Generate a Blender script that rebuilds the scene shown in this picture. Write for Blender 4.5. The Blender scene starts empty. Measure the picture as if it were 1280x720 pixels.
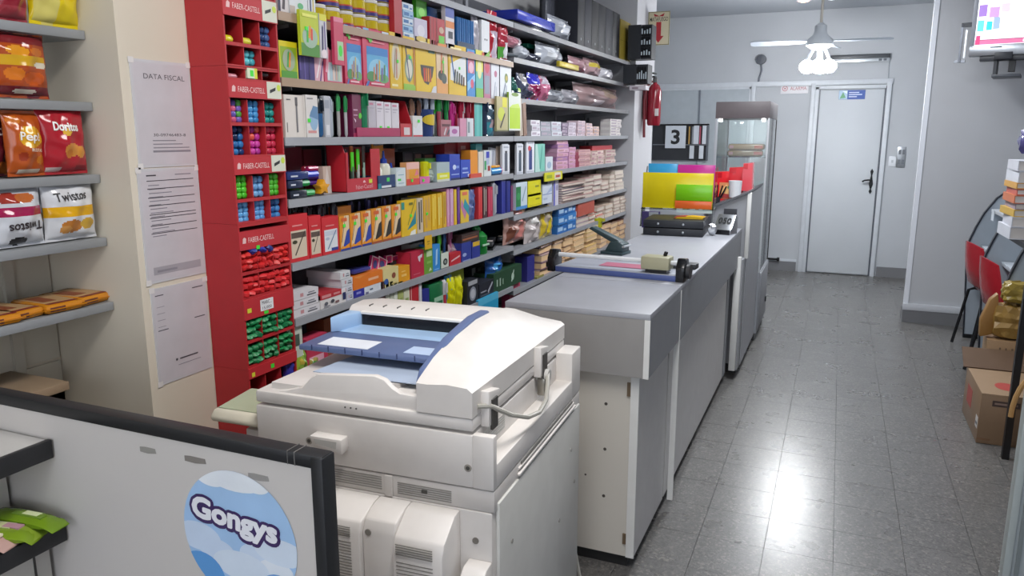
import bpy, bmesh, math, random
from mathutils import Vector, Matrix
C = bpy.context.scene.collection
S = bpy.context.scene
PI = math.pi
RND = random.Random(7)

# ------------------------------------------------------------------ camera, world, lights, exposure
FPX, EYE = 950.0, 1.55
PITCH = math.atan(192.0/FPX)
YAW = math.atan(412.0/math.hypot(FPX, 192.0))
cd = bpy.data.cameras.new('camera'); cam = bpy.data.objects.new('camera', cd); C.objects.link(cam)
cd.sensor_fit = 'HORIZONTAL'; cd.sensor_width = 36; cd.lens = FPX/1280*36; cd.clip_start = .02
cam.location = (0, 0, EYE); cam.rotation_euler = (PI/2-PITCH, 0, YAW)
S.camera = cam
w = bpy.data.worlds.new('world'); S.world = w; w.use_nodes = True
w.node_tree.nodes['Background'].inputs[0].default_value = (.75, .85, 1, 1)
w.node_tree.nodes['Background'].inputs[1].default_value = .12
S.view_settings.view_transform = 'Standard'; S.view_settings.look = 'None'
S.view_settings.gamma = 1; S.view_settings.use_curve_mapping = False
S.view_settings.exposure = 0.4

def area(name, loc, sx, sy, power, col, rot=(0, 0, 0)):
    d = bpy.data.lights.new(name, 'AREA'); d.shape = 'RECTANGLE'; d.size = sx; d.size_y = sy
    d.energy = power; d.color = col
    o = bpy.data.objects.new(name, d); C.objects.link(o); o.location = loc; o.rotation_euler = rot
area('ceiling_tube_front', (-.35, 1.1, 2.80), .5, 1.3, 34, (1, .972, .945))
area('ceiling_tube_middle', (-.3, 4.3, 2.80), .4, 1.2, 42, (.93, .96, 1))
area('partition_fill', (.1, 6.0, 2.82), .3, 1.0, 16, (.95, .97, 1))  # added fill to brighten the partition; no tube is known here
area('front_fill', (-.3, -1.8, 1.7), 2.8, 1.8, 62, (.97, .98, 1), (PI/2, 0, PI))  # added fill behind the camera; the front wall has no opening

# ------------------------------------------------------------------ helpers
def lin(h):
    h = h.lstrip('#'); r = []
    for i in (0, 2, 4):
        c = int(h[i:i+2], 16)/255
        r.append(c/12.92 if c <= .04045 else ((c+.055)/1.055)**2.4)
    return r
MATS = {}
def M(h, kind='p'):
    """procedural material: hex colour + kind (p paper, g glossy, m metal, f film, e emission)"""
    k = (h, kind)
    if k in MATS: return MATS[k]
    m = bpy.data.materials.new('%s_%s' % ({'p': 'paper', 'g': 'gloss', 'm': 'metal', 'w': 'wall', 'e': 'light', 'x': 'plastic', 'f': 'film'}[kind], h)); m.use_nodes = True
    nt = m.node_tree; b = nt.nodes['Principled BSDF']
    c = lin(h)
    tc = nt.nodes.new('ShaderNodeTexCoord'); nz = nt.nodes.new('ShaderNodeTexNoise')
    nz.inputs['Scale'].default_value = {'w': 2.2, 'f': 9}.get(kind, 14); nz.inputs['Detail'].default_value = 4
    nt.links.new(tc.outputs['Object'], nz.inputs['Vector'])
    mx = nt.nodes.new('ShaderNodeMix'); mx.data_type = 'RGBA'
    v = {'w': .07}.get(kind, .09)
    mx.inputs[6].default_value = [x*(1-v) for x in c]+[1]; mx.inputs[7].default_value = [min(1, x*(1+v)) for x in c]+[1]
    nt.links.new(nz.outputs['Fac'], mx.inputs[0]); nt.links.new(mx.outputs[2], b.inputs['Base Color'])
    b.inputs['Roughness'].default_value = {'p': .5, 'g': .2, 'm': .3, 'w': .6, 'x': .42, 'e': .5, 'f': .14}[kind]
    if kind == 'm': b.inputs['Metallic'].default_value = .85
    if kind == 'e':
        b.inputs['Emission Color'].default_value = c+[1]; b.inputs['Emission Strength'].default_value = 1.0
    MATS[k] = m
    return m
def glassmat(name, tint, fac):
    m = bpy.data.materials.new(name); m.use_nodes = True; nt = m.node_tree; nt.nodes.remove(nt.nodes['Principled BSDF'])
    out = nt.nodes['Material Output']
    t = nt.nodes.new('ShaderNodeBsdfTransparent'); t.inputs[0].default_value = lin(tint)+[1]
    g = nt.nodes.new('ShaderNodeBsdfGlossy'); g.inputs['Roughness'].default_value = .04 if fac < .2 else .16
    fr = nt.nodes.new('ShaderNodeFresnel'); fr.inputs[0].default_value = 1.5
    ad = nt.nodes.new('ShaderNodeMath'); ad.inputs[1].default_value = fac; ad.use_clamp = True
    nt.links.new(fr.outputs[0], ad.inputs[0])
    mx = nt.nodes.new('ShaderNodeMixShader'); nt.links.new(ad.outputs[0], mx.inputs[0])
    nt.links.new(t.outputs[0], mx.inputs[1]); nt.links.new(g.outputs[0], mx.inputs[2]); nt.links.new(mx.outputs[0], out.inputs[0])
    return m
GLASS = glassmat('clear_glass', 'fafdfc', .0)
CLEAR = glassmat('clear_plastic_film', 'd8dade', .25)

TINY = {'vent_slots', 'screw', 'print', 'cover_ticks', 'tray_tick', 'indicator_dot', 'screw_cap', 'step_vents', 'red_print', 'printed_front', 'header_print', 'front_print', 'side_print', 'news_picture', 'label', 'lettering', 'wrapper_print', 'border'}
ORD = ['first', 'second', 'third', 'fourth', 'fifth', 'sixth', 'seventh', 'eighth', 'ninth', 'tenth', 'eleventh', 'twelfth']
def pile(i, n): return 'lowest' if i == 0 else 'topmost' if i == n-1 else ORD[i]+' up'
class B:
    """collects coloured geometry; build() links it as ONE mesh object"""
    def __init__(s): s.v = []; s.f = []; s.m = []; s.mats = []; s.sm = []
    def mi(s, m):
        if isinstance(m, str): m = M(m)
        elif isinstance(m, tuple): m = M(*m)
        if m not in s.mats: s.mats.append(m)
        return s.mats.index(m)
    def add(s, vs, fs, m, smooth=False):
        o = len(s.v); s.v += [tuple(p) for p in vs]; i = s.mi(m)
        for f in fs: s.f.append([o+k for k in f]); s.m.append(i); s.sm.append(smooth)
        return s
    def box(s, x0, y0, z0, x1, y1, z1, m, bev=0):
        if bev:
            bm = bmesh.new(); bmesh.ops.create_cube(bm, size=1)
            for q in bm.verts: q.co = Vector(((x0+x1)/2+q.co.x*(x1-x0), (y0+y1)/2+q.co.y*(y1-y0), (z0+z1)/2+q.co.z*(z1-z0)))
            bmesh.ops.bevel(bm, geom=bm.edges[:], offset=bev, segments=2, profile=.5, affect='EDGES')
            s.bm(bm, m, True); return s
        vs = [(x0, y0, z0), (x1, y0, z0), (x1, y1, z0), (x0, y1, z0), (x0, y0, z1), (x1, y0, z1), (x1, y1, z1), (x0, y1, z1)]
        return s.add(vs, [(0, 3, 2, 1), (4, 5, 6, 7), (0, 1, 5, 4), (1, 2, 6, 5), (2, 3, 7, 6), (3, 0, 4, 7)], m)
    def bm(s, bm, m, smooth=False):
        bm.verts.ensure_lookup_table(); bm.verts.index_update()
        s.add([tuple(q.co) for q in bm.verts], [[q.index for q in f.verts] for f in bm.faces], m, smooth); bm.free()
    def prism(s, pts, a0, a1, axis, m, bev=0):
        """2-D polygon extruded along an axis: x -> pts are (y,z); y -> (x,z); z -> (x,y)"""
        mk = {'x': lambda p, a: (a, p[0], p[1]), 'y': lambda p, a: (p[0], a, p[1]), 'z': lambda p, a: (p[0], p[1], a)}[axis]
        n = len(pts)
        bm = bmesh.new(); A = [bm.verts.new(mk(p, a0)) for p in pts]; D = [bm.verts.new(mk(p, a1)) for p in pts]
        bm.faces.new(A[::-1]); bm.faces.new(D)
        for i in range(n): bm.faces.new((A[i], A[(i+1) % n], D[(i+1) % n], D[i]))
        bmesh.ops.recalc_face_normals(bm, faces=bm.faces[:])
        if bev: bmesh.ops.bevel(bm, geom=[e for e in bm.edges if e.calc_face_angle(0) > .5], offset=bev, segments=2, profile=.5, affect='EDGES')
        s.bm(bm, m, bool(bev)); return s
    def cyl(s, p0, p1, r0, m, r1=None, n=10, cap=True):
        r1 = r0 if r1 is None else r1
        p0 = Vector(p0); p1 = Vector(p1); d = (p1-p0).normalized()
        a = d.orthogonal().normalized(); b = d.cross(a)
        vs = [p0+(a*math.cos(2*PI*i/n)+b*math.sin(2*PI*i/n))*r0 for i in range(n)]+[p1+(a*math.cos(2*PI*i/n)+b*math.sin(2*PI*i/n))*r1 for i in range(n)]
        s.add(vs, [(i, (i+1) % n, n+(i+1) % n, n+i) for i in range(n)], m, True)
        if cap: s.add(vs, [list(range(n))[::-1], [n+i for i in range(n)]], m)
        return s
    def lathe(s, prof, m, c=(0, 0, 0), n=16, axis='z'):
        vs = []; k = len(prof)
        for i in range(n):
            t = 2*PI*i/n
            for r, z in prof:
                p = (r*math.cos(t), r*math.sin(t), z)
                if axis == 'x': p = (z, p[0], p[1])
                if axis == 'y': p = (p[0], z, p[1])
                vs.append((c[0]+p[0], c[1]+p[1], c[2]+p[2]))
        fs = [(i*k+j, ((i+1) % n)*k+j, ((i+1) % n)*k+j+1, i*k+j+1) for i in range(n) for j in range(k-1)]
        return s.add(vs, fs, m, True)
    def tube(s, pts, r, m, n=8):
        pts = [Vector(p) for p in pts]; up = None; rings = []
        for i, p in enumerate(pts):
            d = (pts[min(i+1, len(pts)-1)]-pts[max(i-1, 0)]).normalized()
            if up is None: up = d.orthogonal().normalized()
            up = (up-d*up.dot(d)).normalized(); b = d.cross(up)
            rings.append([p+(up*math.cos(2*PI*k/n)+b*math.sin(2*PI*k/n))*r for k in range(n)])
        vs = [q for rg in rings for q in rg]
        fs = [(i*n+k, i*n+(k+1) % n, (i+1)*n+(k+1) % n, (i+1)*n+k) for i in range(len(pts)-1) for k in range(n)]
        s.add(vs, fs, m, True); s.add(rings[0], [list(range(n))[::-1]], m); s.add(rings[-1], [list(range(n))], m)
        return s
    # flat print on a front face (local x right, z up, facing -y)
    def rect(s, x0, z0, x1, z1, y, m): return s.add([(x0, y, z0), (x1, y, z0), (x1, y, z1), (x0, y, z1)], [(0, 1, 2, 3)], m)
    def poly(s, pts, y, m): return s.add([(p[0], y, p[1]) for p in pts], [list(range(len(pts)))], m)
    def ell(s, cx, cz, rx, rz, y, m, n=18): return s.poly([(cx+rx*math.cos(2*PI*i/n), cz+rz*math.sin(2*PI*i/n)) for i in range(n)], y, m)
    def text(s, t, cx, cz, h, y, m, wid=None, off=0, rot=0, sx=1):
        vs, fs = glyphs(t, off)
        xs = [p[0] for p in vs]; zs = [p[1] for p in vs]
        k = h/(max(zs)-min(zs)); kx = k*sx
        if wid: kx = wid/(max(xs)-min(xs))
        mx, mz = (max(xs)+min(xs))/2, (max(zs)+min(zs))/2
        c_, s_ = math.cos(rot), math.sin(rot); o = []
        for p in vs:
            a, b = (p[0]-mx)*kx, (p[1]-mz)*k
            o.append((cx+a*c_-b*s_, y, cz+a*s_+b*c_))
        return s.add(o, fs, m)
    def shift(s, dx, dy, dz): s.v = [(p[0]+dx, p[1]+dy, p[2]+dz) for p in s.v]; return s
    def mesh(s, name):
        me = bpy.data.meshes.new(name); me.from_pydata(s.v, [], s.f)
        for m in s.mats: me.materials.append(m)
        me.polygons.foreach_set('material_index', s.m); me.polygons.foreach_set('use_smooth', s.sm)
        if any(s.sm): me.set_sharp_from_angle(angle=math.radians(38))
        me.update(); return me
    def build(s, name, parent=None):
        o = bpy.data.objects.new(name, s.mesh(name)); C.objects.link(o)
        if name in TINY: o['kind'] = 'stuff'
        if parent: o.parent = parent
        return o
GL = {}
def glyphs(t, off):
    if (t, off) not in GL:
        cu = bpy.data.curves.new('t', 'FONT'); cu.body = t; cu.size = 1; cu.resolution_u = 3; cu.offset = off; cu.fill_mode = 'FRONT'
        o = bpy.data.objects.new('t', cu); me = o.to_mesh()
        GL[(t, off)] = ([tuple(q.co[:2]) for q in me.vertices], [list(p.vertices) for p in me.polygons])
        o.to_mesh_clear(); bpy.data.objects.remove(o); bpy.data.curves.remove(cu)
    return GL[(t, off)]
def tag(o, label, cat, group=None):
    o['label'] = label; o['category'] = cat
    if group: o['group'] = group
    return o
def thing(name, label, cat, loc=(0, 0, 0), rz=0, group=None):
    o = bpy.data.objects.new(name, None); C.objects.link(o); o.location = loc; o.rotation_euler = (0, 0, rz); o.empty_display_size = .05
    return tag(o, label, cat, group)
def struct(b, name, parent=None):
    o = b.build(name, parent); o['kind'] = 'structure'; return o
def dup(o, name=None):
    c = o.copy(); C.objects.link(c)
    for ch in o.children:
        d = ch.copy(); C.objects.link(d); d.parent = c
        for g in ch.children:
            e = g.copy(); C.objects.link(e); e.parent = d
    return c
# pixel -> metre helpers: where a sight line of the photograph meets a real plane
_r = Vector((math.cos(YAW), math.sin(YAW), 0)); _f0 = Vector((-math.sin(YAW), math.cos(YAW), 0)); _z = Vector((0, 0, 1))
_w = _f0*math.cos(PITCH)-_z*math.sin(PITCH); _u = _z*math.cos(PITCH)+_f0*math.sin(PITCH); _O = Vector((0, 0, EYE))
def at(px, py, ax, val):
    d = _w+_r*((px-640)/FPX)-_u*((py-360)/FPX); i = 'xyz'.index(ax)
    return _O+d*((val-_O[i])/d[i])
def yon(px, X, z):
    """the Y on the line (X, ?, z) that the photograph shows in pixel column px"""
    k = (px-640)/FPX; a = Vector((X, 0, z-EYE)); g = _r-_w*k
    return -(a.dot(g))/g.y
def zon(py, X, Y):
    k = (360-py)/FPX; a = Vector((X, Y, -EYE)); g = _u-_w*k
    return -(a.dot(g))/g.z
# ------------------------------------------------------------------ setting
def terrazzo():
    m = bpy.data.materials.new('terrazzo'); m.use_nodes = True; nt = m.node_tree; b = nt.nodes['Principled BSDF']
    tc = nt.nodes.new('ShaderNodeTexCoord'); ge = nt.nodes.new('ShaderNodeNewGeometry')
    def vor(scale, lo, hi):
        v = nt.nodes.new('ShaderNodeTexVoronoi'); v.inputs['Scale'].default_value = scale
        nt.links.new(ge.outputs['Position'], v.inputs['Vector'])
        sp = nt.nodes.new('ShaderNodeSeparateColor'); nt.links.new(v.outputs['Color'], sp.inputs[0])
        r = nt.nodes.new('ShaderNodeMapRange'); r.inputs[1].default_value = lo; r.inputs[2].default_value = hi
        nt.links.new(sp.outputs[0], r.inputs[0]); return r.outputs[0]
    def mix(a, bcol, fac):
        x = nt.nodes.new('ShaderNodeMix'); x.data_type = 'RGBA'
        if isinstance(a, str): x.inputs[6].default_value = lin(a)+[1]
        else: nt.links.new(a, x.inputs[6])
        x.inputs[7].default_value = lin(bcol)+[1]; nt.links.new(fac, x.inputs[0]); return x.outputs[2]
    oi = nt.nodes.new('ShaderNodeObjectInfo')
    c = mix('5d5c5b', '636261', oi.outputs['Random'])
    c = mix(c, '525150', vor(120, .66, .72))
    c = mix(c, '7c7974', vor(110, .86, .92))
    c = mix(c, '6f6d6a', vor(190, .80, .86))
    nt.links.new(c, b.inputs['Base Color'])
    nz = nt.nodes.new('ShaderNodeTexNoise'); nz.inputs['Scale'].default_value = 5; nz.inputs['Detail'].default_value = 6
    nt.links.new(ge.outputs['Position'], nz.inputs['Vector'])
    r = nt.nodes.new('ShaderNodeMapRange'); r.inputs[3].default_value = .25; r.inputs[4].default_value = .31
    nt.links.new(nz.outputs['Fac'], r.inputs[0]); nt.links.new(r.outputs[0], b.inputs['Roughness'])
    b.inputs['Specular IOR Level'].default_value = .75
    return m
TZ = terrazzo()
fl = struct(B().box(-2.4, -2.1, -.05, 2.2, 9.5, -.012, M('454546', 'w')), 'floor')
TS = .2445; tile = B().box(0, 0, -.011, TS-.0014, TS-.0014, 0, TZ).mesh('floor_tile')
rest = B()
for i in range(-9, 9):
    for j in range(-9, 39):
        x = .094+i*TS; y = 2.33+j*TS
        if x < -2.35 or x > 2.1 or y > 9.3 or y < -2: continue
        vis = -.60 < x < 1.0 and y > 2.2 and not (y > 7.1 and x > .85)
        if vis:
            o = bpy.data.objects.new('floor_tile', tile); C.objects.link(o); o.parent = fl; o.location = (x, y, RND.uniform(-.0001, .0001))
        else: rest.box(x, y, -.011, x+TS-.0014, y+TS-.0014, 0, TZ)
o = rest.build('floor_tiles', fl); o['kind'] = 'stuff'

WHT = M('c3c8d0', 'w'); CREAM = M('d6cdbb', 'w'); BACKW = M('b2b6bb', 'w')
struct(B().box(-2.5, -2.2, 2.87, 2.3, 9.6, 2.95, M('abb0b7', 'w')), 'ceiling')
struct(B().box(-2.4, 1.52, -.012, -1.78, 1.94, 2.87, CREAM).box(-2.4, -2.1, -.012, -2.15, 1.52, 2.87, CREAM)
       .box(-2.4, 1.94, -.012, -2.02, 6.36, 2.87, M('b4b3b2', 'w')).box(-2.4, 7.05, -.012, -2.15, 9.5, 2.87, BACKW), 'wall_left')
struct(B().box(-2.4, 6.36, -.012, -1.60, 7.05, 2.87, M('c6c6ca', 'w')), 'wall_left_pillar')
struct(B().box(-2.4, 9.25, -.012, 2.2, 9.5, 2.87, BACKW), 'wall_back')
struct(B().box(.60, 7.05, -.012, 2.2, 7.22, 2.87, M('b9bbbf', 'w')).box(.85, 7.22, -.012, 2.2, 9.25, 2.87, BACKW), 'wall_right_partition')
struct(B().box(2.0, -2.1, -.012, 2.2, 7.05, 2.87, WHT), 'wall_right')
struct(B().box(-2.4, -2.2, -.012, 2.2, -2.1, 2.87, WHT), 'wall_front')
# corner bead of the partition and plinths of grey stone
struct(B().box(.588, 7.035, .14, .625, 7.06, 2.87, M('dfe3ea', 'w')), 'trim_1')
STONE = M('6f7073', 'w')
struct(B().box(.588, 7.02, 0, 2.0, 7.05, .105, STONE).box(.588, 7.05, 0, .60, 7.22, .105, STONE).box(.586, 7.016, .105, 2.0, 7.05, .16, M('bfc2c8', 'w'), .004), 'baseboard_right')
struct(B().box(-1.0, 9.225, 0, -.37, 9.25, .11, STONE).box(.47, 9.225, 0, .85, 9.25, .11, STONE), 'baseboard_back')
# white timber partition: rail, posts, door 1
FR = M('c6cbd1', 'x'); GAP = M('5a5f68', 'x')
b = B().box(-2.14, 9.215, 2.075, .46, 9.25, 2.13, FR, .004)
for x in (-.975, -.345, .405): b.box(x, 9.205, 0, x+.045, 9.25, 2.1, FR, .004)
b.box(-2.14, 9.21, 1.0, -.95, 9.25, 1.05, FR, .004)
b.box(-.94, 9.23, .11, -.37, 9.25, .135, FR)
struct(b, 'trim_2')
d1 = struct(B().box(-.247, 9.225, .012, .388, 9.25, 2.02, M('c0c5ca', 'w'), .003), 'door_1')
b = B().box(-.30, 9.215, 0, -.262, 9.25, 2.06, FR, .003).box(.398, 9.215, 0, .406, 9.25, 2.06, GAP).box(-.30, 9.215, 2.032, .43, 9.25, 2.07, FR, .003)
b.box(-.262, 9.235, 0, -.248, 9.25, 2.03, GAP).box(.388, 9.235, 0, .398, 9.25, 2.03, GAP)
b.build('door_frame', d1)
BLK = M('17181b', 'g')
hp = [(.335, .93), (.322, .955), (.33, .975), (.318, 1.02), (.33, 1.10), (.322, 1.135), (.335, 1.16), (.348, 1.135), (.34, 1.10), (.352, 1.02), (.34, .975), (.348, .955)]
hp = [(.335+(x-.335)*1.25, 1.03+(z-1.03)*1.2) for x, z in hp]
h = B().prism(hp, 9.212, 9.225, 'y', BLK).build('door_handle', d1)
B().tube([(.335, 9.214, 1.06), (.335, 9.175, 1.06), (.31, 9.168, 1.065), (.27, 9.168, 1.06), (.245, 9.172, 1.045)], .009, BLK).build('lever', h)
# hidden room seen through the frosted window 1
w1 = struct(B().box(-2.12, 9.236, 1.05, -.98, 9.244, 2.075, M('abb3b9', 'g')), 'window_1')
B().box(-2.12, 9.222, 1.05, -2.09, 9.236, 2.075, FR).box(-1.0, 9.222, 1.05, -.975, 9.236, 2.075, FR).box(-2.12, 9.222, 2.055, -.975, 9.236, 2.08, FR).build('window_frame', w1)
B().box(-1.56, 9.225, 1.05, -1.54, 9.236, 2.06, M('8f979f', 'm')).build('window_mullion', w1)

# things on the back wall
t = thing('wall_light_fixture', 'long narrow metal strip light box on the back wall above the door', 'light', (.1, 9.2, 2.34))
B().box(-.31, .0, .0, .31, .05, .045, M('43474c', 'x'), .004).build('housing', t)
B().box(-.30, -.012, -.035, .30, .0, .002, M('c4c9cd', 'm'), .003).build('reflector', t)
for k in (-.27, .2, .245): B().box(k, -.02, -.028, k+.03, -.012, -.006, M('5a6068', 'x')).build('clip', t)
B().tube([(.305, .04, -.03), (.31, .04, -.15), (.31, .04, -.25)], .004, M('9aa0a8', 'x')).build('cord', t)
t = thing('wall_lamp', 'small dark round wall lamp with dangling cord beside the ceiling fan', 'lamp', (-.89, 9.25, 2.37))
B().lathe([(0, -.07), (.05, -.065), (.055, -.03), (.035, 0)], M('4c5058', 'x'), axis='y').build('shade', t)
B().tube([(0, -.02, -.04), (.01, -.02, -.12), (-.012, -.02, -.2), (-.02, -.015, -.27)], .01, M('6a6f78', 'x')).build('cord', t)
t = thing('alarm_sign', 'small white sign with faint red print left of the back door', 'sign', (-.52, 9.24, 2.05))
b = B().box(-.145, -.002, -.055, .145, .008, .055, M('d8d6da'))
b.build('board', t)
b = B().text('ALARMA', .04, .0, .035, -.003, M('a03c40'), wid=.17)
b.ell(-.1, 0, .03, .03, -.003, M('c08a8e')).ell(-.1, 0, .02, .02, -.0035, M('d8d6da')).ell(-.1, 0, .009, .009, -.004, M('b06064'))
b.build('red_print', t)
t = thing('door_notice', 'blue and white notice stuck at the top of the white back door', 'sign', (.07, 9.222, 1.97))
B().box(-.13, -.004, -.048, .13, 0, .048, M('2c4f9e')).build('board', t)
b = B().rect(-.128, -.046, -.045, .046, -.0045, M('a9c4d8')).poly([(-.12, -.04), (-.09, .03), (-.06, -.03)], -.005, M('5f9a6f')).poly([(-.1, .04), (-.05, .01), (-.05, .04)], -.005, M('e4eef4'))
for i, (a, c) in enumerate(((-.03, .07), (-.03, .1), (-.03, .05))): b.rect(a, .018-i*.022, c, .028-i*.022, -.005, M('cdd8ee'))
b.build('print', t)
t = thing('light_switch', 'grey two row switch plate on the back wall right of door', 'switch', (.565, 9.25, 1.31))
B().box(.0, -.012, -.11, .085, 0, .11, M('a7abb0', 'm'), .004).build('grey_plate', t)
B().box(-.075, -.01, -.10, -.004, 0, .01, M('d7dbe0', 'x'), .004).build('white_plate', t)
for z in (-.075, .03): 
    for x in (.012, .048): B().box(x, -.018, z, x+.026, -.012, z+.05, M('6e737a', 'x')).build('rocker', t)
B().box(-.05, -.014, -.06, -.03, -.01, -.03, M('b7bcc2', 'x')).build('rocker', t)
t = thing('door_bolt', 'short black floor bolt at the foot of the panel left of the door', 'bolt', (-.6, 9.2, .135))
B().cyl((-.11, 0, 0), (.02, 0, 0), .012, BLK).build('rod', t); B().box(.02, -.02, -.02, .05, .02, .02, BLK, .004).build('knob', t)
# turning number board hung in the window
t = thing('number_display', 'black turn number board showing 3 hanging in the back window', 'number display', (-1.72, 9.2, 1.47))
B().box(-.36, 0, -.22, .28, .02, .2, M('2c2e33', 'x')).build('backboard', t)
b = B().box(-.36, -.03, .185, .30, 0, .2, BLK).box(-.36, -.02, -.045, .30, 0, -.035, M('8d9298', 'm'))
b.box(.28, -.03, -.22, .30, 0, .2, M('7e848c', 'm')); b.build('frame', t)
for (x0, x1, tx, z0) in ((-.20, .04, '3', -.08), (.13, .19, '', -.03), (.23, .275, '', -.03)):
    n = B().box(x0, -.04, z0, x1, -.032, .18, M('cdd3db')).build('number_card', t)
    if tx: B().text(tx, (x0+x1)/2, .05, .17, -.041, M('16171a'), off=.03, sx=1.1).build('numeral', n)
for x, h in ((.075, 'c9a25a'), (.10, '3a3c40'), (.20, 'b8566a'), (.115, '8f949b')):
    B().box(x, -.05, -.03, x+.012, -.03, .17, M(h)).build('card_edge', t)
for x in (.09, .2): B().box(x, -.035, -.2, x+.05, -.02, -.05, M('cfd5dc')).build('lower_card', t)

# ------------------------------------------------------------------ ceiling fan with lamp
t = thing('ceiling_fan', 'grey ceiling fan with three blades and bright white lamps beneath', 'fan', (-.24, 7.5, 2.87))
GM = M('a6abb0', 'x')
B().cyl((0, 0, 0), (0, 0, -.45), .012, M('b9b3a8', 'x')).build('down_rod', t)
B().lathe([(.06, 0), (.055, -.04), (.015, -.06)], M('b5b8bc', 'x')).build('ceiling_cup', t)
B().lathe([(.02, -.36), (.05, -.385), (.05, -.43), (.06, -.46), (.105, -.50), (.115, -.55), (.06, -.585), (.0, -.59)], GM, n=24).build('motor', t)
def blade(a):
    pts = [(.10, -.03), (.3, -.055), (.56, -.06), (.585, -.04), (.585, .045), (.56, .06), (.3, .055), (.10, .03)]
    b = B(); b.prism(pts, -.004, .004, 'z', M('9aa1aa', 'x'))
    o = b.build('blade', t); o.location = (0, 0, -.515); o.rotation_euler = (math.radians(13), 0, a)
for a in (math.radians(181), math.radians(2), math.radians(78)): blade(a)
LAMP = bpy.data.materials.new('lamp_light'); LAMP.use_nodes = True
p = LAMP.node_tree.nodes['Principled BSDF']; p.inputs['Base Color'].default_value = (.9, .9, .9, 1)
p.inputs['Emission Color'].default_value = (.97, .985, 1, 1); p.inputs['Emission Strength'].default_value = 150
for k, (dx, dy) in enumerate(((-.09, -.03), (.0, -.05), (.09, -.02), (.02, .08))):
    f = B().cyl((dx*.5, dy*.5, -.575), (dx, dy, -.67), .014, M('c9ced4', 'm')).lathe([(.018, -.665), (.03, -.69)], M('c9ced4', 'm'), (dx, dy, 0)).build('lamp_holder', t)
    B().lathe([(0, -.67), (.03, -.68), (.06, -.71), (.064, -.745), (.04, -.78), (0, -.79)], LAMP, (dx, dy, 0), 14).build('bulb', f)
def downlight(x, y, h, e, label):
    t = thing('ceiling_spot', label, 'light', (x, y, 2.87))
    B().lathe([(.075, 0), (.075, -.012), (.055, -.018)], M('c5c8cc', 'x'), n=20).build('ring', t)
    m = bpy.data.materials.new('spot_light'); m.use_nodes = True; p = m.node_tree.nodes['Principled BSDF']
    p.inputs['Emission Color'].default_value = lin(h)+[1]; p.inputs['Emission Strength'].default_value = e
    B().lathe([(.055, -.014), (.03, -.024), (0, -.026)], m, n=20).build('lens', t)
downlight(-.45, 8.5, 'ffb08a', 9, 'warm orange ceiling spot left of the fan rod')
downlight(-.19, 8.45, 'f4f8ff', 14, 'white ceiling spot right of the fan rod')

# ------------------------------------------------------------------ fire extinguisher and its sign on the pillar
t = thing('fire_extinguisher', 'red fire extinguisher hung on the pillar at the end of the shelves', 'extinguisher', (-1.50, 6.65, 1.625))
RD = M('8e1c2c', 'g')
B().lathe([(0, 0), (.05, 0), (.058, .02), (.058, .29), (.04, .335), (.018, .35), (.018, .365)], RD, n=20).build('cylinder', t)
B().box(.02, -.0595, .08, .05, -.05, .14, M('d9d4d2')).build('white_label', t)
hd = B().cyl((0, 0, .36), (0, 0, .395), .02, M('5c5b5c', 'm')).box(-.012, -.07, .395, .012, .02, .41, BLK, .003).build('valve', t)
B().box(-.01, -.085, .425, .01, .02, .437, BLK, .003).build('lever', hd)
B().tube([(-.02, -.02, .37), (-.06, -.045, .32), (-.075, -.05, .2), (-.072, -.05, .05), (-.068, -.05, -.1)], .012, M('6e1622', 'x')).build('hose', t)
B().box(-.095, -.02, .05, -.058, .02, .34, M('7e1624', 'x'), .004).build('bracket', t)
t = thing('extinguisher_sign', 'cream sign reading MATAFUEGO with red arrow above the extinguisher', 'sign', (-1.585, 6.75, 2.30))
B().box(-.015, 0, 0, .17, .006, .275, M('d9cfae')).build('board', t)
b = B().box(-.014, -.002, .001, .169, 0, .007, M('8a8256')).box(-.014, -.002, .268, .169, 0, .274, M('8a8256')).box(-.014, -.002, 0, -.009, 0, .275, M('8a8256')).box(.164, -.002, 0, .169, 0, .275, M('8a8256'))
b.build('border', t)
B().poly([(.055, .19), (.098, .19), (.098, .075), (.122, .075), (.077, .02), (.032, .075), (.055, .075)], -.001, M('b3202c')).poly([(.03, .26), (.077, .238), (.124, .26), (.114, .235), (.04, .235)], -.001, M('b3202c')).build('arrow', t)
B().text('MATAFUEGO', .077, .212, .034, -.0015, M('2a2423'), wid=.155, off=.006).build('lettering', t)
# ------------------------------------------------------------------ service counters
GF = M('7f8185', 'x'); GT = M('9b9da4', 'x'); GP = M('b7b5b4', 'x'); EDGE = M('d9d9d6', 'x')
t = thing('service_counter', 'grey laminate counter nearest the copier with cream end panel', 'counter', (-.8, 2.7, 0))
def wb(b, name, par, org): b.shift(*[-q for q in org]); return b.build(name, par)
O1 = (-.8, 2.7, 0)
wb(B().box(-1.06, 2.43, .945, -.535, 2.965, .966, GT, .002), 'worktop', t, O1)
wb(B().box(-1.06, 2.43, .742, -.55, 2.45, .945, M('8f8d8b', 'x')), 'end_fascia', t, O1)
wb(B().box(-.55, 2.43, .742, -.535, 2.965, .945, GF), 'front_fascia', t, O1)
wb(B().box(-.553, 2.427, .742, -.534, 2.432, .945, EDGE), 'edge_strip', t, O1)
wb(B().box(-1.06, 2.47, .05, -.60, 2.488, .742, M('c9c4ba', 'w')), 'end_panel', t, O1)
b = B()
for z in (.62, .45, .27): b.cyl((-.69, 2.469, z), (-.69, 2.471, z), .006, M('4b4640', 'x'))
b.cyl((-.76, 2.469, .34), (-.76, 2.471, .34), .004, M('4b4640', 'x'))
wb(b, 'screw_cap', t, O1)
wb(B().box(-.615, 2.464, .66, -.602, 2.47, .71, M('6c5b47', 'x')).box(-.615, 2.464, .10, -.602, 2.47, .14, M('6c5b47', 'x')), 'hinge_mark', t, O1)
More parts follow.
